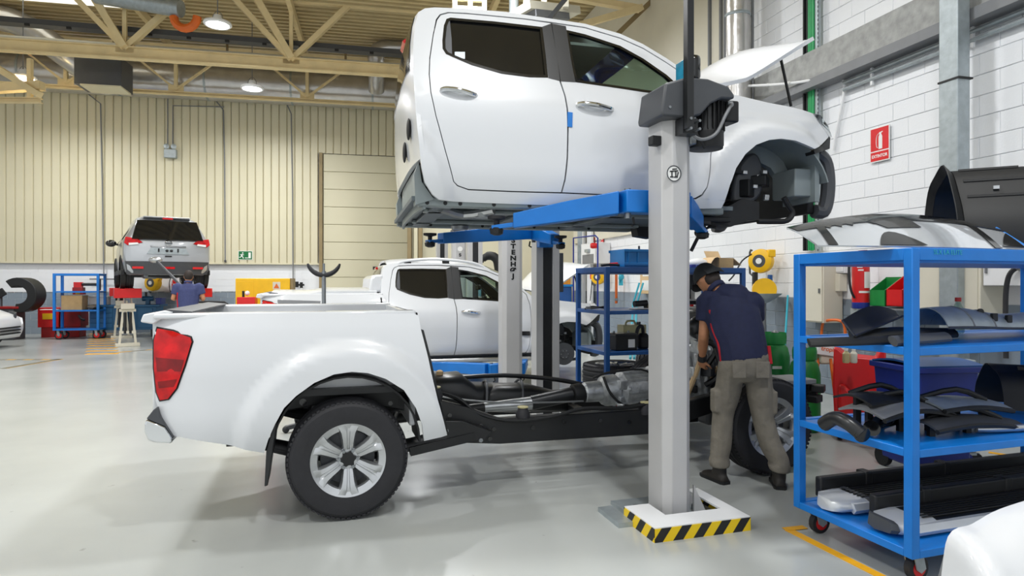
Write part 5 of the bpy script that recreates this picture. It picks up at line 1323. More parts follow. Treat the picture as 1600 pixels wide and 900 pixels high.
sb, L_, w_, h_ = wallbox('socket_box', 'grey electrical socket box with yellow lightning warning sign', 'socket', 1287, 1312, 428, 455, .12, 'cream', [('socket', -.45, .2, .1, .9, 'dark_grey', .05)])
MB().prism([(-.16, .05), (.0, .05), (-.08, .19)], .052, .056, lambda p, q, s: L_(p+.03, q-.01, s)).o('warning_triangle', 'yellow', sb)
MB().prism([(-.075, .17), (-.095, .115), (-.078, .115), (-.09, .065), (-.06, .125), (-.075, .125)], .0565, .058, lambda p, q, s: L_(p+.025, q-.01, s)).o('lightning_mark', 'black_plastic', sb)
wallbox('junction_box', 'white junction box above the socket box', 'box', 1290, 1320, 405, 427, .1, 'white_plain', [('lid', -.45, .45, .1, .9, 'white_plain', .01)])
def extinguisher(p, label, s=1.0, group=None):
    t = thing('fire_extinguisher', label, 'extinguisher', p, 0, group)
    MB().lathe([(.06, 0), (.078, .015), (.08, .06), (.08, .40), (.07, .45), (.04, .49), (.025, .5)], n=24).o('cylinder', 'red', t)
    MB().lathe([(.079, -.005), (.0815, 0), (.0815, .055), (.079, .056)], n=24).o('base_ring', 'blue_bin', t)
    MB().lathe([(.02, .5), (.024, .52), (.02, .56)], n=12).o('valve', 'steel', t)
    MB().prism([(-.03, .55), (.05, .555), (.06, .58), (-.02, .575)], -.012, .012, lambda a, b, c: (a, c, b)).o('handle', 'red_dark', t)
    MB().tube([(-.02, -.01, .54), (-.1, -.03, .53), (-.14, -.04, .4), (-.13, -.05, .2), (-.085, -.04, .1)], .012, 8, 5).o('hose', 'rubber', t)
    def lab(z0, z1, a0, a1, m): return MB().sheet(lambda a, b: (.0815*math.sin(a0+(a1-a0)*a), -.0815*math.cos(a0+(a1-a0)*a), z0+(z1-z0)*b), 8, 1, .002).o('label', m, t)
    lab(.2, .36, -.1, 1.1, 'paper'); lab(.37, .385, -.8, -.2, 'paper'); lab(.15, .17, -.7, 1.0, 'paper'); lab(.4, .43, -.9, -.3, 'paper')
    MB().bb((-.06, -.05, -.07), (.06, .085, -.005)).o('wall_bracket', 'zinc', t); t.scale = (s, s, s)
    return t
q = rwp(1345, 481, .3); extinguisher((q.x, q.y, q.z), 'red fire extinguisher with white label on the block wall behind the trolley', 1.2)
# cable riser with green cables
def riser():
    a = rwp(1259, 442, .1); t = thing('cable_riser', 'vertical bundle of green and black cables on a perforated rail', 'cables')
    z0, z1 = 1.95, 8.4
    MB().bar(rwp(1259, 442, .06)*1+V((0, 0, z0-EYE)), rwp(1259, 442, .06)+V((0, 0, z1-EYE)), .06, .05, up=rn).o('black_tray', 'satin_black', t)
    for i, px in enumerate((1264, 1266.5, 1269, 1271)):
        b = rwp(px, 442, .09+.012*(i % 2)); MB().tube([(b.x+.02*math.sin(i), b.y, z0), (b.x, b.y, z0+.3), (b.x, b.y, 4.5), (b.x, b.y, z1)], .016, 8, 3).o('green_cable', 'green_cable', t)
    for px in (1256, 1261.5): b = rwp(px, 442, .1); MB().tube([(b.x, b.y, z0), (b.x, b.y, z1)], .013, 6).o('black_cable', 'black_plastic', t)
    b = rwp(1278, 442, .07); MB().bar((b.x, b.y, 1.7), (b.x, b.y, z1), .045, .045, up=rn).o('perforated_strut', 'zinc', t)
    h = MB(); b2 = rwp(1278, 442, .095)
    for i in range(110): h.bar((b2.x, b2.y, 1.75+i*.06), (b2.x, b2.y, 1.78+i*.06), .012, .004, up=rn)
    h.o('strut_slot', 'black_plastic', t, kind='stuff')
riser()
wc = thing('white_conduit', 'thin white conduit arm reaching across the cable riser', 'pipe')
MB().tube([rwp(1150, 135, .35), rwp(1215, 132, .3), rwp(1258, 127, .22), rwp(1290, 120, .15), rwp(1315, 119, .06)], .02, 8, 5).o('pipe', 'white_plain', wc)
MB().tube([rwp(1312, 119, .04), rwp(1318, 126, .03), rwp(1318, 150, .03), rwp(1306, 210, .03), rwp(1302, 235, .03)], .018, 8, 4).o('drop_pipe', 'white_plain', wc)
for px, py in ((1170, 134), (1200, 133), (1232, 130)): q = rwp(px, py, .3); MB().cyl(q+V((-.015, 0, 0)), q+V((.015, 0, 0)), .026, n=10).o('pipe_clip', 'paper', wc)
# hose reels
def reel(c, ax, label, s=1.0, group='yellow hose reels'):
    t = thing('hose_reel', label, 'hose reel', c, 0, group); ax = V(ax).normalized(); sd = ax.cross(V((0, 0, 1))).normalized()
    MB().lathe([(.03*s, -.08*s), (.12*s, -.085*s), (.155*s, -.06*s), (.165*s, 0), (.155*s, .05*s), (.1*s, .07*s)], ax=ax, n=28).o('drum', 'yellow', t)
    MB().lathe([(.02*s, .075*s), (.085*s, .072*s), (.09*s, .062*s), (.09*s, .05*s)], ax=ax, n=24).o('label_ring', 'dark_grey', t)
    MB().lathe([(.001, .08*s), (.04*s, .08*s), (.04*s, .07*s)], ax=ax, n=18).o('centre_cap', 'paper', t)
    MB().box(-sd*.13*s+V((0, 0, .1*s)), (.1*s, .1*s, .1*s)).o('outlet', 'yellow', t, bev=.015)
    MB().tube([sd*.15*s-ax*.06*s+V((0, 0, .15*s)), sd*.2*s-ax*.12*s+V((0, 0, .13*s)), sd*.2*s-ax*.12*s-V((0, 0, .16*s)), sd*.12*s-ax*.08*s-V((0, 0, .18*s))], .014*s, 8, 2).o('bracket', 'dark_grey', t)
    return t
c = rwp(1189, 408, .25); r1 = reel(c, rn*.6+V((-.35, -.85, 0)), 'large yellow hose reel on the white wall above the blue bowl', 1.12)
MB().tube([(-.16, -.05, .1), (-.32, -.1, 0), (-.44, -.12, -.2), (-.52, -.1, -.3)], .012, 6, 4).o('hose', 'rubber', r1)
# grinding stand under the reel
gq = rwp(1192, 442, .3)
gr = thing('grinding_stand', 'yellow bench grinder on a pedestal with a grey bowl under the hose reel', 'grinder', (gq.x, gq.y, 0))
MB().lathe([(.16, 0), (.16, .02), (.05, .05), (.045, 1.22)], n=20).o('pedestal', 'mid_grey', gr)
MB().lathe([(.05, 1.2), (.1, 1.22), (.26, 1.33), (.27, 1.345), (.22, 1.34), (.1, 1.26)], n=24, cap=False).o('bowl', 'zinc', gr)
MB().lathe([(.02, -.04), (.17, -.04), (.17, .04), (.02, .04)], (0, -.05, 1.40), (-.2, -1, 0), 24).o('wheel_guard', 'yellow', gr)
MB().bb((-.14, -.02, 1.30), (-.08, .06, 1.66)).o('support_arm', 'black_plastic', gr, bev=.006)
MB().bb((.08, -.02, 1.4), (.14, .04, 1.62)).o('air_gun', 'blue_dark', gr, bev=.01)
# red / green wall bins
def bin_(p, rz, label, mat, w=.26, d=.3, h=.24, group='wall parts bins'):
    t = thing('parts_bin', label, 'bin', p, rz, group)
    MB().prism([(0, 0), (d, 0), (d, h), (0, h*.55)], -w/2, -w/2+.01, lambda a, b, c: (c, -a+d, b)).o('side', mat, t)
    MB().prism([(0, 0), (d, 0), (d, h), (0, h*.55)], w/2-.01, w/2, lambda a, b, c: (c, -a+d, b)).o('side', mat, t)
    MB().bb((-w/2, 0, 0), (w/2, d, .01)).o('bottom', mat, t); MB().bb((-w/2, 0, 0), (w/2, .01, h)).o('back', mat, t); MB().bb((-w/2, d-.01, 0), (w/2, d, h*.55)).o('front', mat, t)
    return t
q = rwp(1397, 478, .05); bin_((q.x, q.y, q.z), R(105), 'green open parts bin beside the extinguisher', 'green', .22, .24, .34)
q = rwp(1424, 478, .05); bin_((q.x, q.y, q.z), R(105), 'red open parts bin next to the green one', 'red', .22, .24, .34)
sh_ = rwp(1392, 480, .2); single(MB().bar(rwp(1380, 482, .17), rwp(1432, 484, .17), .32, .02), 'bin_shelf', 'mid_grey', 'grey wall shelf under the green and red bins', 'shelf')
# ------------------------------------------------------------------ floor things behind the big trolley
def gas_cyl(px, py0, py1, Y, label):
    b = P(px, 442, Y); h = EYE-(py0-HZ)/FPX*Y; t = thing('gas_cylinder', label, 'gas cylinder', (b.x, b.y, 0), 0, 'green gas cylinders')
    r = .15
    MB().lathe([(r*.8, 0), (r, .03), (r, h-.2), (r*.85, h-.1), (r*.45, h-.03), (.03, h)], n=24).o('tank', 'green', t)
    MB().lathe([(r*.75, h-.06), (r*.78, h+.02), (r*.74, h+.06), (r*.7, h-.05)], n=20, cap=False).o('guard_ring', 'green', t)
    MB().lathe([(.025, h-.02), (.025, h+.05), (.04, h+.06), (.02, h+.08)], n=10).o('valve', 'steel', t)
    MB().box((-.04, -r-.001, h-.3), (.1, .004, .03)).o('label', 'paper', t)
gas_cyl(1257, 552, 640, 6.5, 'green gas cylinder beside the orange-legged stand')
gas_cyl(1211, 528, 640, 6.9, 'green gas cylinder behind the mechanic near the wall')
def tropicel():
    Y = 6.7; b = P(1291, 442, Y); t = thing('tripod_machine', 'white machine with orange lettering on orange tube legs', 'machine', (b.x, b.y, 0))
    z0, z1 = EYE-(562-HZ)/FPX*Y, EYE-(538-HZ)/FPX*Y
    MB().box((0, 0, (z0+z1)/2+.03), (.27, .2, .13), m=M.Rotation(R(8), 4, 'Y')).o('housing', 'white_plain', t, bev=.01)
    MB().box((0, 0, (z0+z1)/2-.07), (.2, .16, .1)).o('tank', 'cream', t, bev=.02)
    text('lettering', 'tropicel', .062, 'orange', t, M.Translation((0, -.103, (z0+z1)/2+.035)) @ M.Rotation(R(8), 4, 'Y') @ frame((0, 0, 0), ((1, 0, 0), (0, 0, 1), (0, -1, 0))), .001, None, 1.05, .001)
    for x, y in ((-.26, -.1), (.02, -.22), (.2, .1)): MB().tube([(x*.35, y*.35, z0+.02), (x, y, .02)], .016, 8).o('leg', 'orange', t)
tropicel()
def red_tank():
    Y = 6.0; b = P(1342, 442, Y); t = thing('oil_drain_tank', 'bright red plastic tank with two bottles hanging on its front', 'tank', (b.x, b.y, 0), R(-28)); h = EYE-(545-HZ)/FPX*Y
    MB().prism([(-.20, .08), (.20, .08), (.22, h*.6), (.22, h), (.17, h), (.14, h*.9), (-.1, h*.92), (-.18, h), (-.21, h), (-.22, h*.6)], -.02, .3, lambda p, q, s: (p, s, q)).o('body', 'red', t, bev=.03)
    MB().prism([(-.17, .1), (.15, .1), (.15, h*.45), (-.02, h*.5), (-.12, h*.62), (-.17, h*.62)], -.1, -.02, lambda p, q, s: (p, s, q)).o('front_tray', 'red', t, bev=.025)
    for x in (-.16, .16):
        MB().lathe([(.03, -.02), (.07, -.02), (.07, .02), (.03, .02)], (x, .12, .07), (1, 0, 0), 18).o('wheel', 'black_plastic', t)
    return t
RT = red_tank()
for i, (px, label, m) in enumerate(((1322, 'small yellowish bottle hanging on the red tank', 'bottle'), (1334, 'small pale bottle hanging on the red tank', 'cream'))):
    b = P(px, 567, 5.80); t = thing('spray_bottle', label, 'bottle', b, 0, 'bottles on the red tank')
    MB().lathe([(.025, 0), (.03, .01), (.03, .085), (.015, .105), (.015, .115)], n=16).o('bottle', m, t); MB().lathe([(.017, .112), (.017, .135), (.006, .14)], n=12).o('cap', 'paper', t)
def wheelie():
    Y = 5.1; b = P(1444, 442, Y); t = thing('wheeled_bin', 'dark blue wheeled waste bin behind the trolley post', 'bin', (b.x, b.y, 0), R(8)); h = EYE-(567-HZ)/FPX*Y
    rs = [[(-.22, -.2, .07), (.22, -.2, .07), (.22, .2, .07), (-.22, .2, .07)], [(-.26, -.25, h), (.26, -.25, h), (.26, .25, h), (-.26, .25, h)]]
    MB().rings(rs).o('body', 'blue_bin', t, bev=.02)
    MB().bb((-.28, -.27, h-.05), (.28, .27, h)).o('rim', 'blue_bin', t, bev=.01)
    MB().sheet(lambda a, c: (-.28+.56*a, -.27+.5*c, h+.01+.03*math.sin(PI*c)), 6, 6, .015).o('lid', 'blue_dark', t)
    for x in (-.2, .2): MB().lathe([(.02, -.02), (.08, -.02), (.08, .02), (.02, .02)], (x, .2, .08), (1, 0, 0), 18).o('wheel', 'black_plastic', t)
    MB().cyl((-.2, .27, h-.06), (.2, .27, h-.06), .015).o('handle', 'blue_dark', t)
wheelie()
b = P(1509, 442, 5.35); ap = thing('guard_post', 'pale grey guard post on small blue castors beside the waste bin', 'post', (b.x, b.y, 0))
MB().bb((-.055, -.05, .09), (.055, .05, .86)).o('post', 'zinc', ap, bev=.01)
for x, m in ((-.02, 'blue_bin'), (.06, 'black_plastic')): MB().lathe([(.01, -.02), (.045, -.02), (.045, .02), (.01, .02)], (x, -.03, .045), (.3, 1, 0), 16).o('castor', m, ap)
MB().bb((-.055, -.05, .07), (.08, .05, .09)).o('foot', 'zinc', ap)
# broom handles and a drinks bottle
bp_ = thing('broom', 'broom with turquoise handle leaning on the grey painted wall', 'broom')
MB().tube([P(1223, 600, 8.0), rwp(1231, 462, .06)], .014, 8).o('handle', 'teal', bp_)
g0 = P(1223, 600, 8.0); MB().tube([g0, (g0.x-.02, g0.y, .12)], .014, 8).o('lower_handle', 'teal', bp_); MB().bb((g0.x-.2, g0.y-.04, .06), (g0.x+.16, g0.y+.04, .12)).o('head', 'blue_dark', bp_); MB().bb((g0.x-.2, g0.y-.035, .0), (g0.x+.16, g0.y+.035, .06)).o('bristles', 'black_plastic', bp_)
t = thing('hanging_hose', 'black rubber hose curving down from the white cabinet', 'hose')
MB().tube([rwp(1597, 415, .32), rwp(1580, 425, .34), rwp(1573, 445, .34), rwp(1571, 480, .34), rwp(1572, 560, .36)], .022, 8, 5).o('hose', 'rubber', t)
MB().cyl(rwp(1600, 412, .32), rwp(1591, 418, .32), .045).o('connector', 'steel', t)
t = thing('orange_hose', 'orange air hose looped below the cream cabinet', 'hose')
MB().tube([rwp(1283, 540, .2), rwp(1285, 508, .22), rwp(1292, 501, .25), rwp(1312, 501, .25), rwp(1320, 512, .22), rwp(1322, 560, .2)], .018, 8, 4).o('hose', 'orange', t)
# ------------------------------------------------------------------ on the big trolley
def windscreen():
    t = thing('loose_windscreen', 'curved car windscreen with black border leaning on top of the trolley', 'windscreen')
    x0, _ = TZ(1236, 380, .33); x1, _ = TZ(1558, 380, .33); zt = lambda a: 1.765+.115*math.sin(PI*(.06+.8*a))**1.0+.015*a
    def s(a, b):
        yb = .15-.06*math.sin(PI*a); yt = .36+.16*math.sin(PI*a)*.3
        z0 = 1.685; z = z0+(zt(a)-z0)*(1-max(0, 1-b)**1.35)
        p = SH(x0+(x1-x0)*a, yb+(yt-yb)*b, z); return p
    MB().sheet(s, 28, 8, .008).o('glass', 'screen_glass', t)
    MB().sheet(lambda a, b: V(s(a, .985+.03*b))+V((0, 0, .004)), 28, 1, .014).o('edge_rim', 'alu', t)
    up = lambda a, b: V(s(a, b))+V((0, -.004, .004))
    MB().sheet(lambda a, b: up(a, .66-.08*(int(a*40) % 2)*(.3 < a < .42 or .12 < a < .25)+(.32+.08*(int(a*40) % 2)*(.3 < a < .42 or .12 < a < .25))*b), 60, 2, .003).o('top_band', 'gloss_black', t)
    for a0, a1, sh in ((.04, .075, .06), (.78, .82, .03)): MB().sheet(lambda a, b: up(a0+(a1-a0)*a+sh*b, b*.9), 2, 6, .003).o('post_reflection', 'gloss_black', t)  # dark posts reflected in the glass, laid on as black strips
    MB().sheet(lambda a, b: up(.36+.16*a-.06*b*(1-a)-.10*(1-b)*(1-a)*0, .45+.4*b), 6, 4, .003).o('sensor_patch', 'gloss_black', t)
    MB().sheet(lambda a, b: up(.84+.14*a, .05+.5*b*a), 6, 4, .003).o('corner_patch', 'gloss_black', t)
    MB().sheet(lambda a, b: up(.24+.2*a, .02+.32*b*math.sin(PI*a)), 8, 3, .003).o('lower_patch', 'gloss_black', t)
    MB().tube([V(s(.998, .05))+V((0, -.006, 0)), V(s(.998, .9))+V((0, -.006, 0))], .008, 6).o('blue_tape', 'tape_blue', t)
m = pm('screen_glass', 'dfe3e8', .05, .6, .03, 2)
windscreen()
def liner(org, r, w, rot, tilt, label, n=24, ribs=True, a0=-5, a1=185, group='black wheel arch liners'):
    t = thing('wheel_arch_liner', label, 'arch liner', org, rot, group)
    def s(a, b):
        th = R(a0+(a1-a0)*a); rr = r*(1+.04*math.sin(6*th))
        return V((.62*rr*math.cos(th), w*(b-.5)+.06*math.cos(th), rr*math.sin(th)))
    sh = MB().sheet(s, n, 8, .006).o('shell', 'black_plastic', t)
    MB().sheet(lambda a, b: s(a, 0)+V((.05*b*math.cos(R(a0+(a1-a0)*a)), -.04*b, .05*b*math.sin(R(a0+(a1-a0)*a)))), n, 1, .006).o('flange', 'black_plastic', t)
    for k in range(5 if ribs else 0):
        a = .25+.1*k; MB().tube([s(a, .1)*1.01, s(a, .9)*1.01], .012, 6).o('rib', 'black_plastic', t)
    for k in (.3, .55, .7): MB().box(s(k, .5)*1.012, (.05, .03, .02)).o('clip', 'alu' if ribs else 'black_plastic', t)
    t.rotation_euler = (tilt, 0, rot)
    return t
xl = TX(1542, .58)
pz = SH(xl, .58, 1.672)
liner((pz.x+.0, pz.y+.04, 1.69), .52, .38, R(-118), R(0), 'black ribbed plastic wheel arch liner standing on the trolley top', a0=2, a1=165)
pz = SH(TX(1600, .4), .4, 1.68)
liner((pz.x+.34, pz.y+.12, 1.69), .46, .40, R(-132), R(0), 'smooth black wheel arch liner beside the ribbed one', ribs=False, a0=2, a1=165)
hu = SH(TX(1500, .55), .55, 2.07)
# shelf with trims and heat shield
z2 = LV[2]
def trim(name, label, cat, pts, r, mat, flat=.4, n=10, k=4, group=None, extra=None):
    t = thing(name, label, cat, (0, 0, 0), 0, group); MB().tube(pts, r, n, k, flat=flat).o('body', mat, t)
    if extra: extra(t)
    return t
def flapthing():
    t = thing('plastic_mudguard', 'matt black curved plastic mudguard resting on trims', 'mudguard', (0, 0, 0))
    A = [SH(*TZ(1318, 505, .25)[:1], .25, z2+.10), SH(TX(1342, .2), .2, z2+.035), SH(TX(1412, .45), .45, z2+.16), SH(TX(1400, .5), .5, z2+.2)]
    p0, p1 = SH(TX(1316, .3), .3, z2+.12), SH(TX(1336, .16), .16, z2+.05); q0, q1 = SH(TX(1398, .52), .52, z2+.15), SH(TX(1412, .40), .40, z2+.13)
    def s(a, b):
        u = p0.lerp(p1, b); w = q0.lerp(q1, b); m = u.lerp(w, a); return m+V((0, 0, .05*math.sin(PI*a)*(1-b)-.02*math.sin(PI*b)))
    MB().sheet(s, 12, 8, .006).o('shell', 'black_plastic', t)
    MB().tube([s(i/10, 1) for i in range(11)], .006, 6).o('edge', 'satin_black', t)
    MB().tube([p0, p1], .006, 6).o('edge', 'satin_black', t)
flapthing()
trim('plastic_trim', 'long thin black plastic trim lying along the shelf front', 'trim', [SH(TX(1264, .2), .2, z2+.02), SH(TX(1320, .16), .16, z2+.025), SH(TX(1400, .2), .2, z2+.02), SH(TX(1420, .25), .25, z2+.02)], .028, 'black_plastic', .5, group='black plastic trims')
trim('plastic_trim', 'black ribbed trim strip crossing under the mudguard', 'trim', [SH(TX(1330, .36), .36, z2+.03), SH(TX(1400, .3), .3, z2+.05), SH(TX(1450, .3), .3, z2+.04), SH(TX(1490, .36), .36, z2+.03)], .034, 'satin_black', .6, group='black plastic trims')
trim('plastic_trim', 'dark grey channel trim beside the metal heat shield', 'trim', [SH(TX(1395, .1), .1, z2+.025), SH(TX(1440, .12), .12, z2+.03), SH(TX(1480, .16), .16, z2+.03)], .032, 'dark_grey', .6, group='black plastic trims')
def shield():
    t = thing('heat_shield', 'long curved galvanised heat shield with two black clips', 'heat shield', (0, 0, 0))
    xa, xb = TX(1437, .40), TX(1640, .40)
    def s(a, b):
        th = R(15+150*b); r = .115-.03*a+.01*math.sin(9*a); return SH(xa+(xb-xa)*a, .36-r*1.2*math.cos(th), z2+.035+r*1.25*math.sin(th)-.02*a)
    MB().sheet(s, 22, 12, .006).o('shell', 'zinc', t)
    MB().tube([s(i/12, 0) for i in range(13)], .008, 6).o('rolled_edge', 'dark_grey', t)
    for px in (1545, 1570):
        x = (TX(px, .3)-xa)/(xb-xa); p = s(x, .22); MB().box(p+V((0, -.012, 0)), (.04, .02, .045), TRZ).o('clip', 'black_plastic', t, bev=.004)
    for a in (.18, .36): MB().tube([s(a, i/8) for i in range(9)], .006, 6).o('crease', 'mid_grey', t)
    MB().cyl(s(.33, .35)+V((0, -.006, 0)), s(.33, .35)+V((0, .004, 0)), .018).o('hole', 'black_plastic', t)
shield()
bt = SH(TX(1497, .62), .62, z2); t = thing('plastic_bottle', 'clear bottle with red cap behind the heat shield', 'bottle', bt)
MB().lathe([(.03, 0), (.035, .01), (.035, .15), (.015, .19), (.015, .205)], n=18).o('bottle', 'clear_glass', t); MB().lathe([(.018, .2), (.018, .225), (.005, .226)], n=14).o('cap', 'red', t)
# third shelf: hoses, trims, tube
z3 = LV[1]
trim('intake_hose', 'thick black curved rubber hose on the left of the shelf', 'hose', [SH(TX(1287, .42), .42, z3+.05), SH(TX(1305, .34), .34, z3+.1), SH(TX(1325, .26), .26, z3+.09), SH(TX(1346, .2), .2, z3+.045)], .038, 'satin_black', 1, 12, 5, 'black hoses', lambda t: MB().tube([SH(TX(1346, .2), .2, z3+.045), SH(TX(1348, .19), .19, z3+.043)], .042, 14).o('lip', 'gloss_black', t))
trim('intake_hose', 'short black hose end pointing out between the trims', 'hose', [SH(TX(1362, .25), .25, z3+.055), SH(TX(1372, .32), .32, z3+.06), SH(TX(1392, .4), .4, z3+.055)], .042, 'gloss_black', 1, 14, 3, 'black hoses')
def pile():
    defs = [('grey inner trim panel with cut-outs lying flat', 1345, 1465, .5, .2, .10, 'mid_grey', .05), ('black ribbed trim panel on the pile', 1330, 1420, .55, .3, .16, 'black_plastic', .02), ('pale grey trim panel with slots on the pile', 1440, 1545, .45, .18, .13, 'zinc', .02), ('dark grey padded trim along the pile edge', 1440, 1578, .30, .12, .04, 'dark_grey', .03)]
    for label, a, b, y0, y1, z, m, dz in defs:
        t = thing('trim_panel', label, 'trim panel', (0, 0, 0), 0, 'trim panels on the third shelf')
        xa, xb = TX(a, (y0+y1)/2), TX(b, (y0+y1)/2)
        def s(u, v): return SH(xa+(xb-xa)*u, y0+(y1-y0)*v, z3+z+dz*math.sin(PI*u)+.03*math.sin(PI*v)-.03*u)
        MB().sheet(s, 16, 6, .012).o('shell', m, t)
        MB().tube([s(i/12, 1) for i in range(13)], .014, 6).o('front_edge', 'black_plastic', t)
        for u in (.25, .5, .72): MB().sheet(lambda p, q: s(u+.09*p, .35+.35*q)+V((0, 0, .006)), 2, 2, .004).o('slot', 'black_plastic', t)
        MB().tube([s(.15, .2)+V((0, 0, .01)), s(.5, .5)+V((0, 0, .05)), s(.8, .7)+V((0, 0, .012))], .016, 8, 3).o('rib', 'black_plastic', t)
        for u in (.1, .5, .9): MB().bb(s(u, .5)+V((-.015, -.015, -.01)), (s(u, .5).x+.015, s(u, .5).y+.015, z3-.004)).o('foot', 'black_plastic', t)
pile()
trim('metal_tube', 'silver metal tube sticking out at the front of the shelf', 'tube', [SH(TX(1525, .18), .18, z3+.02), SH(TX(1560, .14), .14, z3+.022), SH(TX(1640, .10), .10, z3+.022)], .02, 'alu', 1, 12, 3)
pl_ = SH(TX(1590, .55), .55, z3+.0); liner((pl_.x, pl_.y, z3+.02), .26, .3, R(60), 0, 'crumpled black arch liner standing on the third shelf', ribs=False, a0=0, a1=180)
# bottom shelf: two side steps
def step(x0, x1, y, z, label, flip):
    t = thing('side_step', label, 'running board', (0, 0, 0), 0, 'running boards on the bottom shelf')
    def sec(x, w=1.0):
        return [SH(x, y-.085*w, z+.015), SH(x, y-.1*w, z+.035), SH(x, y-.085*w, z+.065), SH(x, y-.06*w, z+.075), SH(x, y+.1*w, z+.08), SH(x, y+.11*w, z+.02), SH(x, y+.05*w, z+.006)]
    MB().rings([sec(x0+.2), sec(x1)]).o('board', 'satin_black', t, sm=40)
    MB().rings([[SH(x, y-.105, z+.006), SH(x, y-.122, z+.03), SH(x, y-.105, z+.062), SH(x, y-.085, z+.066), SH(x, y-.08, z+.02)] for x in (x0+.1, x1)]).o('chrome_edge', 'cap_silver', t, sm=50)
    MB().rings([sec(x0, .55), sec(x0+.04, .95), sec(x0+.16, 1.12), sec(x0+.27, 1.05)]).o('end_cap', 'cap_silver', t, sm=60)
    xs = x0-.02 if flip else x0+.22
    MB().rings([[p+V((0, 0, .006)) for p in sec(xs, .7 if flip else 1.12)], [p+V((0, 0, .006)) for p in sec(xs+.03, .95 if flip else 1.12)]]).o('end_seal', 'dark_grey', t)
    for k in range(6): MB().bar(SH(x0+.2, y-.06+k*.027, z+.081), SH(x1, y-.06+k*.027, z+.081), .009, .006).o('tread_rib', 'black_plastic', t)
    for xx in (x0+.45, x0+1.1): MB().box(SH(xx, y+.15, z+.08), (.06, .08, .15), TRZ).o('mount_bracket', 'black_plastic', t, bev=.008)
    MB().bar(SH(x0+.08, y+.14, z+.09), SH(x1, y+.14, z+.09), .05, .12).o('inner_rail', 'black_plastic', t, bev=.01)
step(.07, 1.93, .23, LV[0], 'black running board with silver end cap, front one on the bottom shelf', 1)
step(.03, 1.93, .58, LV[0], 'black running board with silver end cap, rear one on the bottom shelf', 0)
# white body panel standing in front of the trolley
def white_panel():
    t = thing('bumper_cover', 'glossy white painted bumper cover in front of the big trolley', 'bumper', (0, 0, 0))
    prof = [P(1468, 930, 2.2), P(1473, 880, 2.2), P(1482, 838, 2.2), P(1510, 828, 2.22), P(1545, 808, 2.25), P(1580, 795, 2.28), P(1620, 785, 2.3), P(1700, 775, 2.36)]
    pr = smooth_pts(prof, 4); n = len(pr)-1
    base = V((pr[0].x, pr[0].y, .02))
    def s(a, b):
        i = min(int(a*n), n-1); k = a*n-i; p = pr[i].lerp(pr[i+1], k)
        q = V((p.x+.02, p.y-.30*math.sin(b*PI/2)**.9, p.z*(1-b**2.2)+.03*b**2.2)); return q
    MB().sheet(s, 30, 14, .02).o('skin', 'white_paint', t)
    MB().sheet(lambda a, b: (s(a, 0)[0], s(a, 0)[1]+.02+.18*b, s(a, 0)[2]*(1-.9*b)+.02*b), 20, 6, .01).o('inner_skin', 'mid_grey', t)
    MB().bb((pr[0].x+.05, 2.05, 0), (pr[-1].x-.05, 2.12, .05)).o('lower_lip', 'black_plastic', t)
white_panel()
# ------------------------------------------------------------------ second trolley and what stands behind it
def TZ2(px, yd): return TX(px, yd, T2N)
def crate(c, rz, w, d, h, mat, label, group=None):
    t = thing('plastic_crate', label, 'crate', c, rz, group)
    for a, b in (((-w/2, -d/2, 0), (w/2, -d/2+.012, h)), ((-w/2, d/2-.012, 0), (w/2, d/2, h)), ((-w/2, -d/2, 0), (-w/2+.012, d/2, h)), ((w/2-.012, -d/2, 0), (w/2, d/2, h))): MB().bb(a, b).o('wall', mat, t)
    MB().bb((-w/2, -d/2, 0), (w/2, d/2, .012)).o('bottom', mat, t)
    for z in (h-.03, h*.1): MB().bb((-w/2-.012, -d/2-.012, z), (w/2+.012, -d/2, z+.03)).o('rim', mat, t, bev=.004)
    for x in (-w*.4, -w*.15, w*.15, w*.4): MB().bb((x-.01, -d/2-.01, .02), (x+.01, -d/2, h-.02)).o('rib', mat, t)
    MB().bb((-w/2-.012, d/2, h-.03), (w/2+.012, d/2+.012, h)).o('rim', mat, t)
    return t
c = S2(TZ2(993, .3), .3, 1.672); CR = crate(c, TRZ, .46, .36, .2, 'crate_blue', 'bright blue plastic crate on the top of the rear trolley')
c = S2(TZ2(1008, .35), .35, 1.685)
for i, dx in enumerate((-.07, .06)): single(MB().tube([c+V((dx, 0, 0)), c+V((dx, 0, .24))], .012, 8), 'metal_rod', 'dark_grey', 'dark rod sticking up out of the blue crate', 'rod', 'rods in the crate')
def carton(c, rz, w, d, h, label, open_=True, mat='cardboard'):
    t = thing('cardboard_box', label, 'box', c, rz)
    for a, b in (((-w/2, -d/2, 0), (w/2, -d/2+.006, h)), ((-w/2, d/2-.006, 0), (w/2, d/2, h)), ((-w/2, -d/2, 0), (-w/2+.006, d/2, h)), ((w/2-.006, -d/2, 0), (w/2, d/2, h)), ((-w/2, -d/2, 0), (w/2, d/2, .006))): MB().bb(a, b).o('wall', mat, t)
    if open_:
        for sx in (-1, 1): MB().sheet(lambda a, b: (sx*(w/2+.11*a), -d/2+d*b, h-.08*a if sx > 0 else h+.05*a-.12*a*a), 4, 2, .005).o('flap', 'kraft', t)
        MB().sheet(lambda a, b: (-w/2+w*b, d/2+.06*a, h+.09*a), 4, 2, .005).o('flap', 'kraft', t)
    else:
        for sx in (-1, 1): MB().bb((0, -d/2, h), (sx*w/2, d/2, h+.005)).o('flap', mat, t)
        MB().bb((-.02, -d/2-.001, h+.005), (.02, d/2+.001, h+.007)).o('tape', 'kraft', t)
    return t
carton(S2(TZ2(1125, .3), .3, 1.672), TRZ, .2, .24, .12, 'open cardboard box on top of the rear trolley')
bagp = S2(TZ2(1090, .35), .35, 1.675)
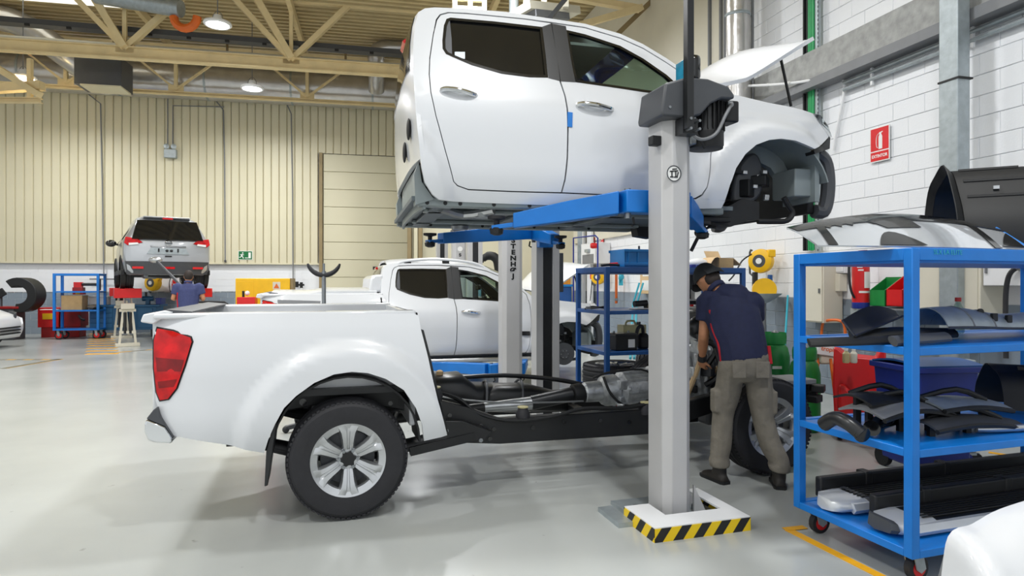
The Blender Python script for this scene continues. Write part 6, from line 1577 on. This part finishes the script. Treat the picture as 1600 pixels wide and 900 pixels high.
single(MB().sph(bagp+V((0, 0, .055)), (.13, .1, .06), 14, 9), 'plastic_bag', 'white_plain', 'crumpled white plastic bag beside the cardboard box', 'bag')
for i, px in enumerate((1082, 1094, 1104)): single(MB().box(S2(TZ2(px, .1), .1, 1.69), (.06, .06, .035), TRZ), 'bolt_tray', 'blue_bin', 'tiny dark blue tray along the trolley edge', 'tray', 'small trays on the rear trolley', bev=.006)
tl = thing('hand_tool', 'red and black hand tool lying on the trolley corner', 'tool', S2(TZ2(955, .25), .25, 1.672), TRZ)
MB().tube([(-.12, 0, .02), (0, .02, .03), (.12, 0, .025)], .014, 8, 3).o('shaft', 'black_plastic', tl); MB().tube([(.0, .03, .03), (.1, .05, .04)], .02, 8).o('grip', 'red', tl)
# battery and shelf things
def battery():
    c = S2(TZ2(973, .2), .2, .76); t = thing('car_battery', 'black car battery with white label on the middle shelf', 'battery', c, TRZ)
    MB().bb((-.13, -.09, 0), (.13, .09, .17)).o('case', 'black_plastic', t, bev=.008); MB().bb((-.135, -.095, .15), (.135, .095, .185)).o('lid', 'satin_black', t, bev=.008)
    MB().bb((.02, -.093, .03), (.1, -.09, .12)).o('label', 'paper', t)
    for x in (-.09, .09): MB().cyl((x, .04, .185), (x, .04, .205), .012).o('terminal', 'steel', t)
battery()
def lump(name, label, cat, c, rz, items, group=None):
    t = thing(name, label, cat, c, rz, group)
    for nm, kind, args, m in items:
        mb = MB(); getattr(mb, kind)(*args); mb.o(nm, m, t, bev=.006 if kind in ('box', 'bb') else 0)
    return t
lump('hose_coupling', 'black pump with hoses beside the battery', 'pump', S2(TZ2(1005, .25), .25, .76), TRZ, [('housing', 'lathe', ([(.05, 0), (.07, .02), (.07, .13), (.04, .17)],), 'black_plastic'), ('hose', 'tube', ([(.0, 0, .15), (-.03, -.03, .25), (-.1, -.05, .22), (-.12, -.05, .05)], .02, 8, 4), 'rubber'), ('flange', 'box', ((.09, 0, .08), (.1, .06, .12)), 'dark_grey')])
lump('jerry_can', 'yellowish plastic container on the shelf behind the battery', 'container', S2(TZ2(987, .55), .55, .76), TRZ, [('body', 'box', ((0, 0, .13), (.3, .16, .24)), 'bottle'), ('cap', 'cyl', ((.09, 0, .25), (.09, 0, .28), .025), 'dark_grey'), ('handle', 'tube', ([(-.08, 0, .25), (-.06, 0, .29), (.03, 0, .29), (.05, 0, .25)], .012, 8, 2), 'bottle')])
lump('wiring_harness', 'tangled black wiring harness on the upper shelf', 'wiring', S2(TZ2(930, .35), .35, 1.2), TRZ, [('wire', 'tube', ([(-.12, 0, .012), (0, .08, .03), (.14, .0, .015), (.05, -.08, .03), (-.08, -.05, .015)], .011, 6, 5), 'black_plastic'), ('plug', 'box', ((.12, .02, .025), (.05, .04, .03)), 'dark_grey'), ('plug', 'box', ((-.1, -.03, .025), (.05, .04, .03)), 'mid_grey')])
lump('air_tool', 'black air tool with hose on the upper shelf', 'air tool', S2(TZ2(1003, .3), .3, 1.2), TRZ, [('barrel', 'cyl', ((-.1, 0, .06), (.06, 0, .07), .035), 'black_plastic'), ('grip', 'tube', ([(.03, 0, .06), (.05, 0, .02), (.06, 0, .0)], .022, 8), 'black_plastic'), ('clamp', 'lathe', ([(.05, 0), (.07, .02), (.07, .05), (.05, .06)], (.12, .02, 0)), 'brown_trim'), ('tray', 'box', ((.05, 0, .008), (.34, .2, .012)), 'white_plain')])
lump('parts_tray', 'pale tray with silver parts on the upper shelf behind the lift post', 'tray', S2(TZ2(1096, .3), .3, 1.2), TRZ, [('tray', 'box', ((0, 0, .012), (.28, .2, .02)), 'cream'), ('tool', 'box', ((-.04, -.03, .035), (.16, .03, .025)), 'alu'), ('handle', 'box', ((-.1, .03, .035), (.07, .03, .025)), 'red')])
# dark tool cabinet on the wall side with boxes
cb = P(1088, 442, 8.6); cbt = thing('shelf_cabinet', 'dark grey open metal cabinet behind the rear trolley', 'cabinet', (cb.x, cb.y, 0), TRZ)
MB().bb((-.26, .3, 0), (.26, .33, 1.66)).o('back', 'dark_grey', cbt)
for x in (-.26, .24): MB().bb((x, 0, 0), (x+.02, .33, 1.66)).o('side', 'dark_grey', cbt)
for z in (.0, .45, .9, 1.26, 1.64): MB().bb((-.26, 0, z), (.26, .33, z+.02)).o('shelf', 'mid_grey', cbt)
single(MB().box((cb.x+.06, cb.y+.18, 1.345), (.13, .1, .13), TRZ), 'small_carton', 'paper', 'small white carton on the dark cabinet shelf', 'box', bev=.004)
single(MB().lathe([(.03, 0), (.03, .1), (.015, .13), (.012, .15)], (cb.x+.04, cb.y+.1, .92), n=14), 'glue_bottle', 'kraft', 'small brown bottle on the cabinet shelf below the carton', 'bottle')
# wheels under and beside the rear trolley
def wheel_thing(c, rot, label):
    t = thing('spare_wheel', label, 'wheel', c, 0, 'loose wheels on the floor')
    for ch in list(WP.children): cp(ch, t)
    t.rotation_euler = rot; return t
wp = S2(TZ2(962, .4), .4, .33); wheel_thing((wp.x, wp.y, .462), (-PI/2, 0, 0), 'wheel lying flat with its alloy rim up on the lowest shelf of the rear trolley')
wp = P(1020, 442, 8.3); wheel_thing((wp.x, wp.y, .381), (0, 0, R(60)), 'wheel standing upright on the floor behind the rear trolley')
# things on the wall in the far corner
c = rwp(941, 379, .02); h = .32
sg = thing('fire_hose_sign', 'narrow red and white sign on the white wall above the rear trolley', 'sign', c)
L3 = lambda x, y, z: -rv*x+V((0, 0, y))+rn*z
MB().prism([(-.08, -h/2), (.08, -h/2), (.08, h/2), (-.08, h/2)], 0, .006, lambda p, q, s: L3(p, q, s)).o('board', 'sign_red', sg)
for y in (.09, .0, -.1): MB().prism([(-.045, y-.03), (.045, y-.03), (.03, y+.03), (-.03, y+.02)], .006, .009, lambda p, q, s: L3(p, q, s)).o('symbol', 'paper', sg)
wallbox('notice_board', 'small white notice with grey print on the white wall', 'notice', 936, 952, 394, 404, .03, 'paper', [('print', -.3, .1, .2, .8, 'mid_grey', .002)])
wallbox('wash_basin_unit', 'white wall unit with grey recess in the far corner', 'unit', 908, 930, 380, 412, .4, 'white_plain', [('recess', -.4, .4, .0, .45, 'mid_grey', .004), ('dispenser', -.1, .15, .55, .7, 'zinc', .06)])
for px in (902, 914): single(MB().bar(rwp(px+8, 442, .12)+V((0, 0, -1.5)), rwp(px+8, 442, .12)+V((0, 0, 2.4)), .3, .06, up=rn), 'corner_panel', 'white_plain', 'tall white panel standing in the far corner', 'panel', 'white panels in the far corner')
fr = thing('tubular_frame', 'thin dark blue tube frame with a red beacon in the far corner', 'frame')
pts = [rwp(896, 440, .5), rwp(896, 372, .5), rwp(930, 368, .5), rwp(934, 372, .5), rwp(934, 440, .5)]
MB().tube([(pts[0].x, pts[0].y, 0)]+pts+[(pts[-1].x, pts[-1].y, 0)], .02, 8).o('tube', 'blue_bin', fr)
q = rwp(929, 384, .5); MB().lathe([(.05, -.1), (.07, -.05), (.06, .08)], q, (1, 0, 0), 14).o('beacon', 'red', fr); MB().bar(q, q+V((0, 0, .2)), .03).o('beacon_arm', 'red_dark', fr)
gp = rwp(906, 442, .3); single(MB().box((gp.x, gp.y, 2.0), (.12, .12, 4.0)), 'pipe_post', 'zinc', 'grey square steel post in the far corner', 'post', bev=.008)
c = rwp(935, 433, .35); reel(c, rn*.5+V((-.2, -.9, 0)), 'small amber hose reel seen through the rear trolley', 1.1)
t = thing('hanging_strap', 'orange strap hanging on the white wall behind the rear trolley', 'strap'); MB().tube([rwp(963, 416, .15), rwp(963, 440, .16), rwp(963, 474, .15)], .05, 8, 3, flat=.35).o('strap', 'orange', t); MB().box(rwp(963, 468, .16), (.08, .04, .06)).o('buckle', 'steel', t)
t = thing('hanging_glove', 'turquoise glove hanging beside the orange strap', 'glove'); MB().tube([rwp(970, 420, .14), rwp(971, 432, .15), rwp(970, 440, .14)], [.07, .09, .05], 10, 3, flat=.5).o('palm', 'teal', t)
for i in range(4): MB().tube([rwp(968+i*1.5, 438, .15), rwp(968+i*1.5, 446, .15)], .016, 6).o('finger', 'teal', t)
t = thing('hanging_lamp', 'red inspection lamp hanging on a cord by the amber reel', 'lamp'); MB().tube([rwp(925, 425, .3), rwp(925, 436, .3)], .05, 10).o('body', 'red', t); MB().tube([rwp(925, 436, .3), rwp(924, 450, .3), rwp(922, 470, .3)], .01, 6, 3).o('cord', 'rubber', t)
wallbox('notice_cabinet', 'light brown wooden wall cabinet with white paper on its door', 'cabinet', 1000, 1022, 424, 459, .12, 'kraft', [('paper', -.35, .2, .15, .6, 'paper', .004), ('upper_paper', -.3, .3, .78, .95, 'paper', .004)])
t = thing('folding_ladder', 'turquoise folding steps leaning below the wall cabinet', 'ladder')
for px in (995, 1001): MB().tube([rwp(px+4, 442, .2), rwp(px-6, 475, .35), P(px-10, 560, 9.6)], .02, 8).o('rail', 'teal', t)
# ------------------------------------------------------------------ far corner behind the white pickup
kp = P(866, 442, 17.2); t = thing('shelf_unit', 'small blue unit with a wooden board on top, behind the lift posts', 'unit', (kp.x, kp.y, 0))
MB().bb((-.35, -.2, 0), (.45, .2, 1.45)).o('body', 'blue_dark', t, bev=.01); MB().bb((-.3, -.2, 1.46), (.42, .1, 1.98)).o('board', 'amber', t); MB().bb((-.4, -.25, 1.40), (.5, .25, 1.46)).o('top', 'crate_blue', t)
dp = P(770, 442, 13.2); t = thing('exhaust_arm', 'black curved exhaust extraction arm behind the pickup', 'extraction arm', (dp.x, dp.y, 0))
MB().lathe([(.25, 0), (.25, .04), (.08, .06), (.07, 1.3)], (.15, 0, 0), n=18).o('stand', 'black_plastic', t)
MB().tube([(.15, 0, 1.25), (.14, 0, 1.7), (.08, 0, 1.98), (-.06, 0, 2.06), (-.2, 0, 2.0), (-.24, 0, 1.93)], [.1, .1, .095, .09, .075, .05], 12, 4).o('arm', 'black_plastic', t)
# saddle jack behind the bed
sp = P(506, 442, 6.6); t = thing('saddle_jack', 'tall grey jack with a black crescent saddle rising behind the white bed', 'jack stand', (sp.x, sp.y, 0), R(10))
MB().cyl((0, 0, .05), (0, 0, 1.62), .022, n=14).o('column', 'steel', t); MB().cyl((0, 0, .05), (0, 0, .9), .05, n=16).o('cylinder', 'dark_grey', t)
for i in range(4):
    a = i*PI/2+.4; MB().bar((0, 0, .1), (.38*math.cos(a), .38*math.sin(a), .05), .05, .04).o('leg', 'dark_grey', t); MB().sph((.38*math.cos(a), .38*math.sin(a), .035), .035).o('foot', 'rubber', t)
MB().tube([(.17*math.sin(R(q)), 0, 1.78-.17*math.cos(R(q))-.03) for q in range(-72, 73, 12)], [.01, .018, .022, .024, .026, .026, .026, .026, .026, .024, .022, .018, .01], 10, 1).o('saddle', 'rubber', t)
MB().cyl((0, 0, 1.55), (0, 0, 1.70), .012).o('screw', 'steel', t)
# ------------------------------------------------------------------ along the back wall
def balancer():
    Y = 17.0; b = P(30, 442, Y); t = thing('wheel_balancer', 'wheel balancer with big curved black wheel guard', 'wheel balancer', (b.x, b.y, 0), R(10))
    def gd(a, c):
        th = R(135-215*a); r = .42; return V((.08+r*math.cos(th), -.25+.5*c, 1.18+r*math.sin(th)))
    MB().prism([(.08+r_*math.cos(R(q)), 1.18+r_*math.sin(R(q))) for r_, qs in ((.46, range(128, -101, -12)), (.23, range(-100, 129, 12))) for q in qs], -.25, .25, lambda p, q, s: (p, s, q)).o('wheel_guard', 'black_plastic', t, bev=.02)
    MB().bb((-.55, -.25, 0), (.0, .3, .82)).o('cabinet', 'dark_grey', t, bev=.02)
    MB().bb((-.6, -.28, .82), (.12, .3, .88)).o('tray', 'red_dark', t, bev=.01)
    MB().cyl((.0, 0, .78), (.3, 0, .78), .03).o('shaft', 'steel', t)
    MB().box((-.42, -.1, 1.2), (.3, .06, .2), m=M.Rotation(R(-35), 4, 'Y')).o('screen', 'black_plastic', t, bev=.01); MB().cyl((-.42, 0, .88), (-.42, 0, 1.15), .025).o('screen_arm', 'dark_grey', t)
balancer()
def tx3(x, y, z): return V((T3p.x, T3p.y, 0))+V((math.cos(R(12))*x-math.sin(R(12))*y, math.sin(R(12))*x+math.cos(R(12))*y, z))
carton(tx3(.42, .25, .78), R(12), .5, .36, .38, 'closed cardboard box on the middle shelf of the small trolley', False)
lump('bench_vice', 'red vice with a dark bar on the upper shelf of the small trolley', 'vice', tx3(.5, .3, 1.28), R(12), [('base', 'bb', ((-.12, -.1, 0), (.12, .1, .1)), 'red_dark'), ('jaw', 'bb', ((-.1, -.08, .1), (.08, .08, .24)), 'red'), ('bar', 'cyl', ((.05, 0, .18), (.5, 0, .18), .04), 'satin_black'), ('handle', 'cyl', ((.5, 0, .02), (.5, 0, .32), .035), 'satin_black')])
lump('warning_box', 'small red box with yellow mark under the upper shelf', 'box', tx3(.5, .25, 1.185), R(12), [('body', 'bb', ((-.1, -.08, 0), (.16, .08, .06)), 'red'), ('mark', 'bb', ((-.03, -.085, .01), (.08, -.08, .05)), 'yellow')])
lump('paper_sheet', 'white cardboard sheet sticking out of the small trolley', 'sheet', tx3(-.12, .2, .785), R(12), [('sheet', 'box', ((0, 0, .006), (.4, .3, .012)), 'paper')])
lump('dust_bag', 'dark cloth bundle beside the cardboard box', 'bundle', tx3(.86, .3, .78), R(12), [('bundle', 'sph', ((0, 0, .07), (.16, .14, .07)), 'trouser'), ('fold', 'sph', ((.06, -.06, .05), (.08, .07, .05)), 'black_plastic')])
rm = P(99, 442, 17.85); lump('compressor', 'red compressor on the floor behind the small trolley', 'compressor', (rm.x, rm.y, 0), R(10), [('body', 'bb', ((-.52, -.25, .28), (.0, .2, .82)), 'red'), ('panel', 'bb', ((-.4, -.26, .5), (-.15, -.25, .66)), 'yellow'), ('motor', 'bb', ((.05, -.25, .3), (.55, .2, .8)), 'red_dark'), ('foot', 'bb', ((-.45, -.22, 0), (-.1, .18, .28)), 'red_dark'), ('base', 'bb', ((.05, -.22, 0), (.5, .18, .3)), 'red_dark'), ('hose', 'tube', ([(.5, -.25, .6), (.6, -.3, .5), (.68, -.3, .48)], .03, 8, 3), 'black_plastic')])
def bench():
    a = P(192, 442, 17.9); t = thing('workbench', 'blue steel workbench with panelled front against the grey dado', 'workbench', (a.x, a.y, 0), BA)
    MB().bb((-.72, -.3, .2), (.95, .3, .84)).o('body', 'blue_bench', t, bev=.01); MB().bb((-.76, -.34, .84), (1.05, .34, .9)).o('worktop', 'blue_bench', t, bev=.006)
    for i in range(4): MB().bb((-.68, -.315, .26+i*.14), (-.15, -.3, .385+i*.14)).o('drawer', 'blue_bench', t, bev=.006)
    for x in (.1, .5): MB().bb((x, -.315, .26), (x+.36, -.3, .8)).o('door', 'blue_bench', t, bev=.006)
    for x in (-.6, .85): MB().bb((x-.06, -.25, 0), (x+.06, .25, .2)).o('foot', 'satin_black', t)
    return a
wbp = bench()
def onb(x, y): return V((wbp.x, wbp.y, .9))+bu*x+bn*y
lump('spray_can', 'pale green spray bottle with dark base on the workbench', 'bottle', onb(-.12, .12), BA, [('base', 'lathe', ([(.11, 0), (.11, .22), (.1, .24)],), 'black_plastic'), ('tank', 'lathe', ([(.12, .24), (.13, .3), (.12, .5), (.05, .62)],), 'bottle')])
lump('air_fitting', 'black air pressure regulator fixed above the workbench', 'regulator', onb(-.22, .28)+V((0, 0, .3)), BA, [('body', 'cyl', ((0, 0, 0), (0, 0, .35), .05), 'black_plastic'), ('gauge', 'sph', ((.1, 0, .25), .06), 'black_plastic'), ('bowl', 'cyl', ((.2, 0, .0), (.2, 0, .3), .05), 'black_plastic'), ('link', 'cyl', ((-.08, 0, .2), (.3, 0, .2), .03), 'dark_grey')])
lump('white_tub', 'white plastic tub on the left of the workbench', 'tub', onb(-.54, -.1), BA, [('tub', 'bb', ((-.22, -.15, 0), (.22, .15, .2)), 'white_plain'), ('lid', 'bb', ((-.24, -.17, .2), (.24, .17, .24)), 'white_plain')])
lump('bench_grinder', 'dark bench tool on the right of the workbench', 'tool', onb(.66, -.05), BA, [('motor', 'cyl', ((-.14, 0, .16), (.14, 0, .16), .07), 'blue_bench'), ('stand', 'bb', ((-.05, -.06, 0), (.05, .06, .14)), 'blue_bench'), ('spout', 'cyl', ((-.05, 0, .2), (-.05, 0, .34), .03), 'satin_black')])
lump('dark_bin', 'dark blue plastic bin at the end of the workbench', 'bin', onb(.95, -.05), BA, [('bin', 'bb', ((-.03, -.2, 0), (.1, .2, .16)), 'blue_bin'), ('lip', 'bb', ((-.05, -.22, .15), (.12, .22, .18)), 'blue_bin')])
# stand and red platforms that carry the SUV
def suv_lift():
    Y = 16.3; t = thing('suv_lift', 'red lift platforms on pale frames with dark cylinders under the SUV', 'car lift', SUV.location.copy()*1, R(34)); t.location.z = 0
    top = SUV.location.z+.20
    for x in (-.78, .78):
        for y in (.62, 3.3):
            MB().box((x*1.0, y+.16, top-.375), (.56 if x < 0 else .5, .5, .22)).o('platform', 'red', t, bev=.01)
    for x in (-.78, .78):
        for y in (.75, 3.4):
            MB().bar((x-.17, y, .02), (x-.06, y, top-.48), .05, .05, up=(1, 0, 0)).o('upright', 'cream', t); MB().bar((x+.17, y, .02), (x+.06, y, top-.48), .05, .05, up=(1, 0, 0)).o('upright', 'cream', t)
            MB().bb((x-.25, y-.12, 0), (x+.25, y+.12, .07)).o('foot', 'cream', t, bev=.006)
            for z in (.3, .82): MB().bb((x-.17, y-.04, z), (x+.17, y+.04, z+.06)).o('cross_bar', 'cream', t)
            for dx in (-.055, .055): MB().cyl((x+dx, y-.02, .3), (x+dx, y-.02, .8), .035, n=12).o('cylinder', 'satin_black', t); MB().cyl((x+dx, y-.02, .8), (x+dx, y-.02, top-.48), .018, n=8).o('rod', 'steel', t)
            MB().bb((x-.14, y-.1, .88), (x+.14, y+.1, 1.02)).o('head', 'cream', t, bev=.01)
suv_lift()
# pole in the far mechanic's hands
pl0 = M2.location+V((-.12, .34, 1.25)); hold = thing('support_pole', 'long grey pole with a round shiny pad propped under the SUV bumper', 'pole')
tipp = P(243, 406, 13.9); MB().tube([pl0+V((.12, -.04, -.1)), tipp], .03, 10).o('shaft', 'dark_grey', hold); MB().sph(tipp, (.14, .1, .07)).o('pad', 'alu', hold); MB().tube([pl0+V((.14, -.05, -.12)), pl0+V((.0, .0, .03))], .05, 10).o('grip', 'black_plastic', hold)
c = bwp(239, 442, .22); reel(c, -bn*.9+bu*-.4, 'yellow hose reel on the back wall under the SUV', 1.5)
q = bwp(273, 462, .12); extinguisher((q.x, q.y, q.z), 'red fire extinguisher on the back wall beside the far mechanic')
# yellow cabinet, tool trolley, exit sign, emergency lamp, conduits
yc = P(415, 442, 14.5); t = thing('yellow_cabinet', 'yellow metal cabinet with warning triangle behind the white beds', 'cabinet', (yc.x, yc.y, 0), BA)
MB().bb((-.58, -.3, 0), (.56, .3, 1.6)).o('body', 'yellow', t, bev=.015); MB().bb((-.2, -.305, .1), (.54, -.3, 1.56)).o('door', 'yellow', t, bev=.004); MB().bb((-.56, -.305, .1), (-.22, -.3, 1.54)).o('door', 'yellow', t, bev=.004); MB().bb((.56, -.25, 1.3), (.62, .2, 1.6)).o('side_box', 'brown_trim', t)
wt_ = MB().bb((.2, -.312, 1.36), (.36, -.306, 1.52)).o('warning_label', 'cream', t); MB().prism([(.22, 1.38), (.34, 1.38), (.28, 1.49)], -.318, -.313, lambda p, q, s: (p, s, q)).o('warning_triangle', 'orange', wt_)
rt = P(388, 442, 13.6); lump('red_toolbox', 'red tool with black knobs in front of the yellow cabinet', 'tool', (rt.x, rt.y, 0), BA, [('stand', 'bb', ((-.12, -.12, 0), (.12, .12, 1.05)), 'red_dark'), ('head', 'bb', ((-.2, -.15, 1.05), (.16, .15, 1.2)), 'red'), ('knob', 'sph', ((-.02, 0, 1.28), .05), 'white_plain'), ('lever', 'cyl', ((-.1, 0, 1.2), (-.1, 0, 1.33), .025), 'black_plastic')])
tk = P(330, 442, 14.0); lump('tool_cart', 'black tool cart with a white label in front of the grey dado', 'tool cart', (tk.x, tk.y, 0), BA, [('body', 'bb', ((-.3, -.2, .15), (.3, .2, 1.0)), 'satin_black'), ('label', 'bb', ((.0, -.206, .86), (.14, -.2, .97)), 'paper'), ('rail', 'tube', ([(-.32, -.15, 1.0), (-.3, -.15, 1.08), (.3, -.15, 1.08), (.42, -.15, .95)], .025, 8, 2), 'black_plastic'), ('wheel', 'cyl', ((-.25, -.22, .07), (-.25, .22, .07), .07), 'rubber'), ('wheel', 'cyl', ((.25, -.22, .07), (.25, .22, .07), .07), 'rubber')])
def exit_sign():
    c = bwp(383.5, 399, .06); t = thing('exit_sign', 'green emergency exit sign with running figure on the beige cladding', 'sign', c, BA)
    MB().bb((-.21, -.012, -.14), (.21, .0, .14)).o('board', 'paper', t); f = MB().bb((-.195, -.016, -.125), (.195, -.012, .125)).o('field', 'green_sign', t)
    MB().bb((.09, -.02, -.09), (.16, -.016, .09)).o('door_symbol', 'paper', f); MB().bb((-.01, -.02, -.09), (.08, -.016, -.07)).o('floor_symbol', 'paper', f)
    g = MB()
    for a, b, w in (((-.09, .03), (-.11, -.02), .045), ((-.11, -.02), (-.07, -.05), .025), ((-.07, -.05), (-.06, -.1), .022), ((-.11, -.02), (-.14, -.06), .025), ((-.14, -.06), (-.18, -.06), .022), ((-.09, .03), (-.04, .01), .02), ((-.09, .03), (-.15, .02), .02)): g.bar((a[0], -.018, a[1]), (b[0], -.018, b[1]), w, .004, up=(0, 1, 0))
    g.cyl((-.075, -.02, .07), (-.075, -.016, .07), .022, n=12); g.o('running_figure', 'paper', f)
exit_sign()
c = bwp(267, 240, .14); t = thing('emergency_lamp', 'grey emergency light box with two round lamps on the beige cladding', 'emergency light', c, BA)
MB().bb((-.17, -.1, -.14), (.17, .06, .12)).o('box', 'zinc', t, bev=.015)
for x in (-.1, .1): MB().lathe([(.03, .02), (.07, 0), (.08, -.03), (.02, -.05)], (x, -.06, .2), (0, 1, 0), 18).o('lamp_head', 'zinc', t); MB().bar((x, -.03, .12), (x, -.03, .2), .03).o('neck', 'black_plastic', t)
def conduit(pts, label, r=.018):
    t = thing('electrical_conduit', label, 'conduit', (0, 0, 0), 0, 'conduits on the back wall'); MB().tube(pts, r, 8).o('pipe', 'mid_grey', t); MB().cyl(pts[-1]-V((0, 0, .03)), pts[-1]+V((0, 0, .03)), r*1.8).o('end_fitting', 'dark_grey', t)
conduit([bwp(130, 141, .1), bwp(157, 162, .1), bwp(160, 300, .1), bwp(163, 470, .1)], 'thin grey conduit dropping from the truss beside the small trolley')
conduit([bwp(447, 160, .1), bwp(455, 178, .1), bwp(457, 300, .1), bwp(458, 448, .1)], 'thin grey conduit dropping to the valve left of the sectional door')
conduit([bwp(333, 152, .1), bwp(349, 172, .1), bwp(351, 250, .1), bwp(352, 408, .1)], 'thin grey conduit dropping right of the emergency lamp')
conduit([bwp(350, 167, .12), bwp(270, 165, .12), bwp(270, 228, .12)], 'grey conduit bridging to the emergency lamp')
conduit([bwp(262, 148, .12), bwp(262, 228, .12)], 'straight grey conduit above the emergency lamp')
c = bwp(464, 445, .16); lump('air_valve', 'black air valve assembly on the white wall left of the door', 'valve', c, BA, [('pipe', 'cyl', ((-.12, 0, 0), (.22, 0, 0), .03), 'black_plastic'), ('filter', 'cyl', ((0, 0, -.08), (0, 0, .1), .05), 'black_plastic'), ('bowl', 'cyl', ((.13, 0, -.1), (.13, 0, .08), .045), 'black_plastic')])
single(MB().tube([bwp(140, 436, .08), bwp(180, 436, .08)], .02, 8), 'air_pipe', 'mid_grey', 'horizontal grey air pipe on the white band above the workbench', 'pipe')
# loose harness hanging under the cab sill
hh = [T(1100, 332, LIFT, v=.3), T(1102, 350, LIFT, v=.3), T(1090, 372, LIFT, v=.3), T(1080, 392, LIFT, v=.3)]
MB().tube([(a, .3, b) for a, b in hh], .014, 8, 4).o('hanging_loom', 'black_plastic', CABO)
for px, py, s in ((1093, 364, .035), (1115, 352, .024), (1085, 343, .018)): a, b = T(px, py, LIFT, v=.3); MB().sph((a, .3, b), (s*1.2, s, s)).o('loom_plug', 'black_plastic', CABO)
a, b = T(1117, 350, LIFT, v=.3); c_, d_ = T(1098, 360, LIFT, v=.3); MB().tube([(a, .3, b), (c_, .3, d_)], .012, 6).o('loom_lead', 'black_plastic', CABO)
a, b = T(1098, 327, LIFT, v=.3); MB().box((a, .25, .43), (.3, .2, .04)).o('front_mount', 'black_plastic', CABO, bev=.008)
# roof-hung equipment above the cab
t = thing('crane_track', 'cream steel track unit hanging from the roof above the raised cab', 'crane track')
MB().bar(P(815, 14, 11.5), P(893, 22, 12.2), .5, .14).o('tray', 'cream', t); MB().bar(P(828, 24, 11.5), P(880, 30, 12.0), .35, .12).o('lower_unit', 'mid_grey', t)
for px in (822, 850, 884): MB().bar(P(px, 12, 11.7), P(px, -40, 11.7), .1, .1).o('hanger', 'cream', t)
t = thing('roof_frame', 'white steel frame with two rungs hanging from the roof', 'frame')
for px in (711, 735, 757): MB().bar(P(px, 22, 11.2), P(px, -40, 11.2), .12, .08).o('post', 'beige', t)
for py in (12, -2): MB().bar(P(709, py, 11.2), P(759, py+3, 11.2), .08, .06).o('rung', 'beige', t)
t = thing('service_pipe', 'pale blue-grey vertical pipe dropping from the roof behind the cab', 'pipe'); MB().cyl(P(803, 25, 11.9), P(803, -60, 11.9), .09).o('pipe', 'zinc', t); MB().cyl(P(803, 26, 11.9), P(803, 22, 11.9), .12).o('collar', 'zinc', t)
t = thing('dark_strut', 'dark diagonal steel strut above the cab roof', 'strut'); MB().bar(P(856, 32, 10.6), P(892, -12, 10.6), .09, .06).o('bar', 'dark_grey', t); MB().box(P(857, 31, 10.6), (.14, .1, .06)).o('foot_plate', 'dark_grey', t)
t = thing('roof_brace', 'pair of beige roof braces meeting above the raised cab', 'brace'); MB().bar(P(885, -6, 13), P(1000, 14, 13.2), .14, .12).o('brace', 'beige_steel', t); MB().bar(P(905, 40, 12.6), P(1002, 12, 13.2), .14, .12).o('brace', 'beige_steel', t); MB().bar(P(958, 60, 13.4), P(1030, -10, 13.6), .1, .1).o('brace', 'brown_trim', t)
for o in list(WP.children)+[WP]: bpy.data.objects.remove(o)
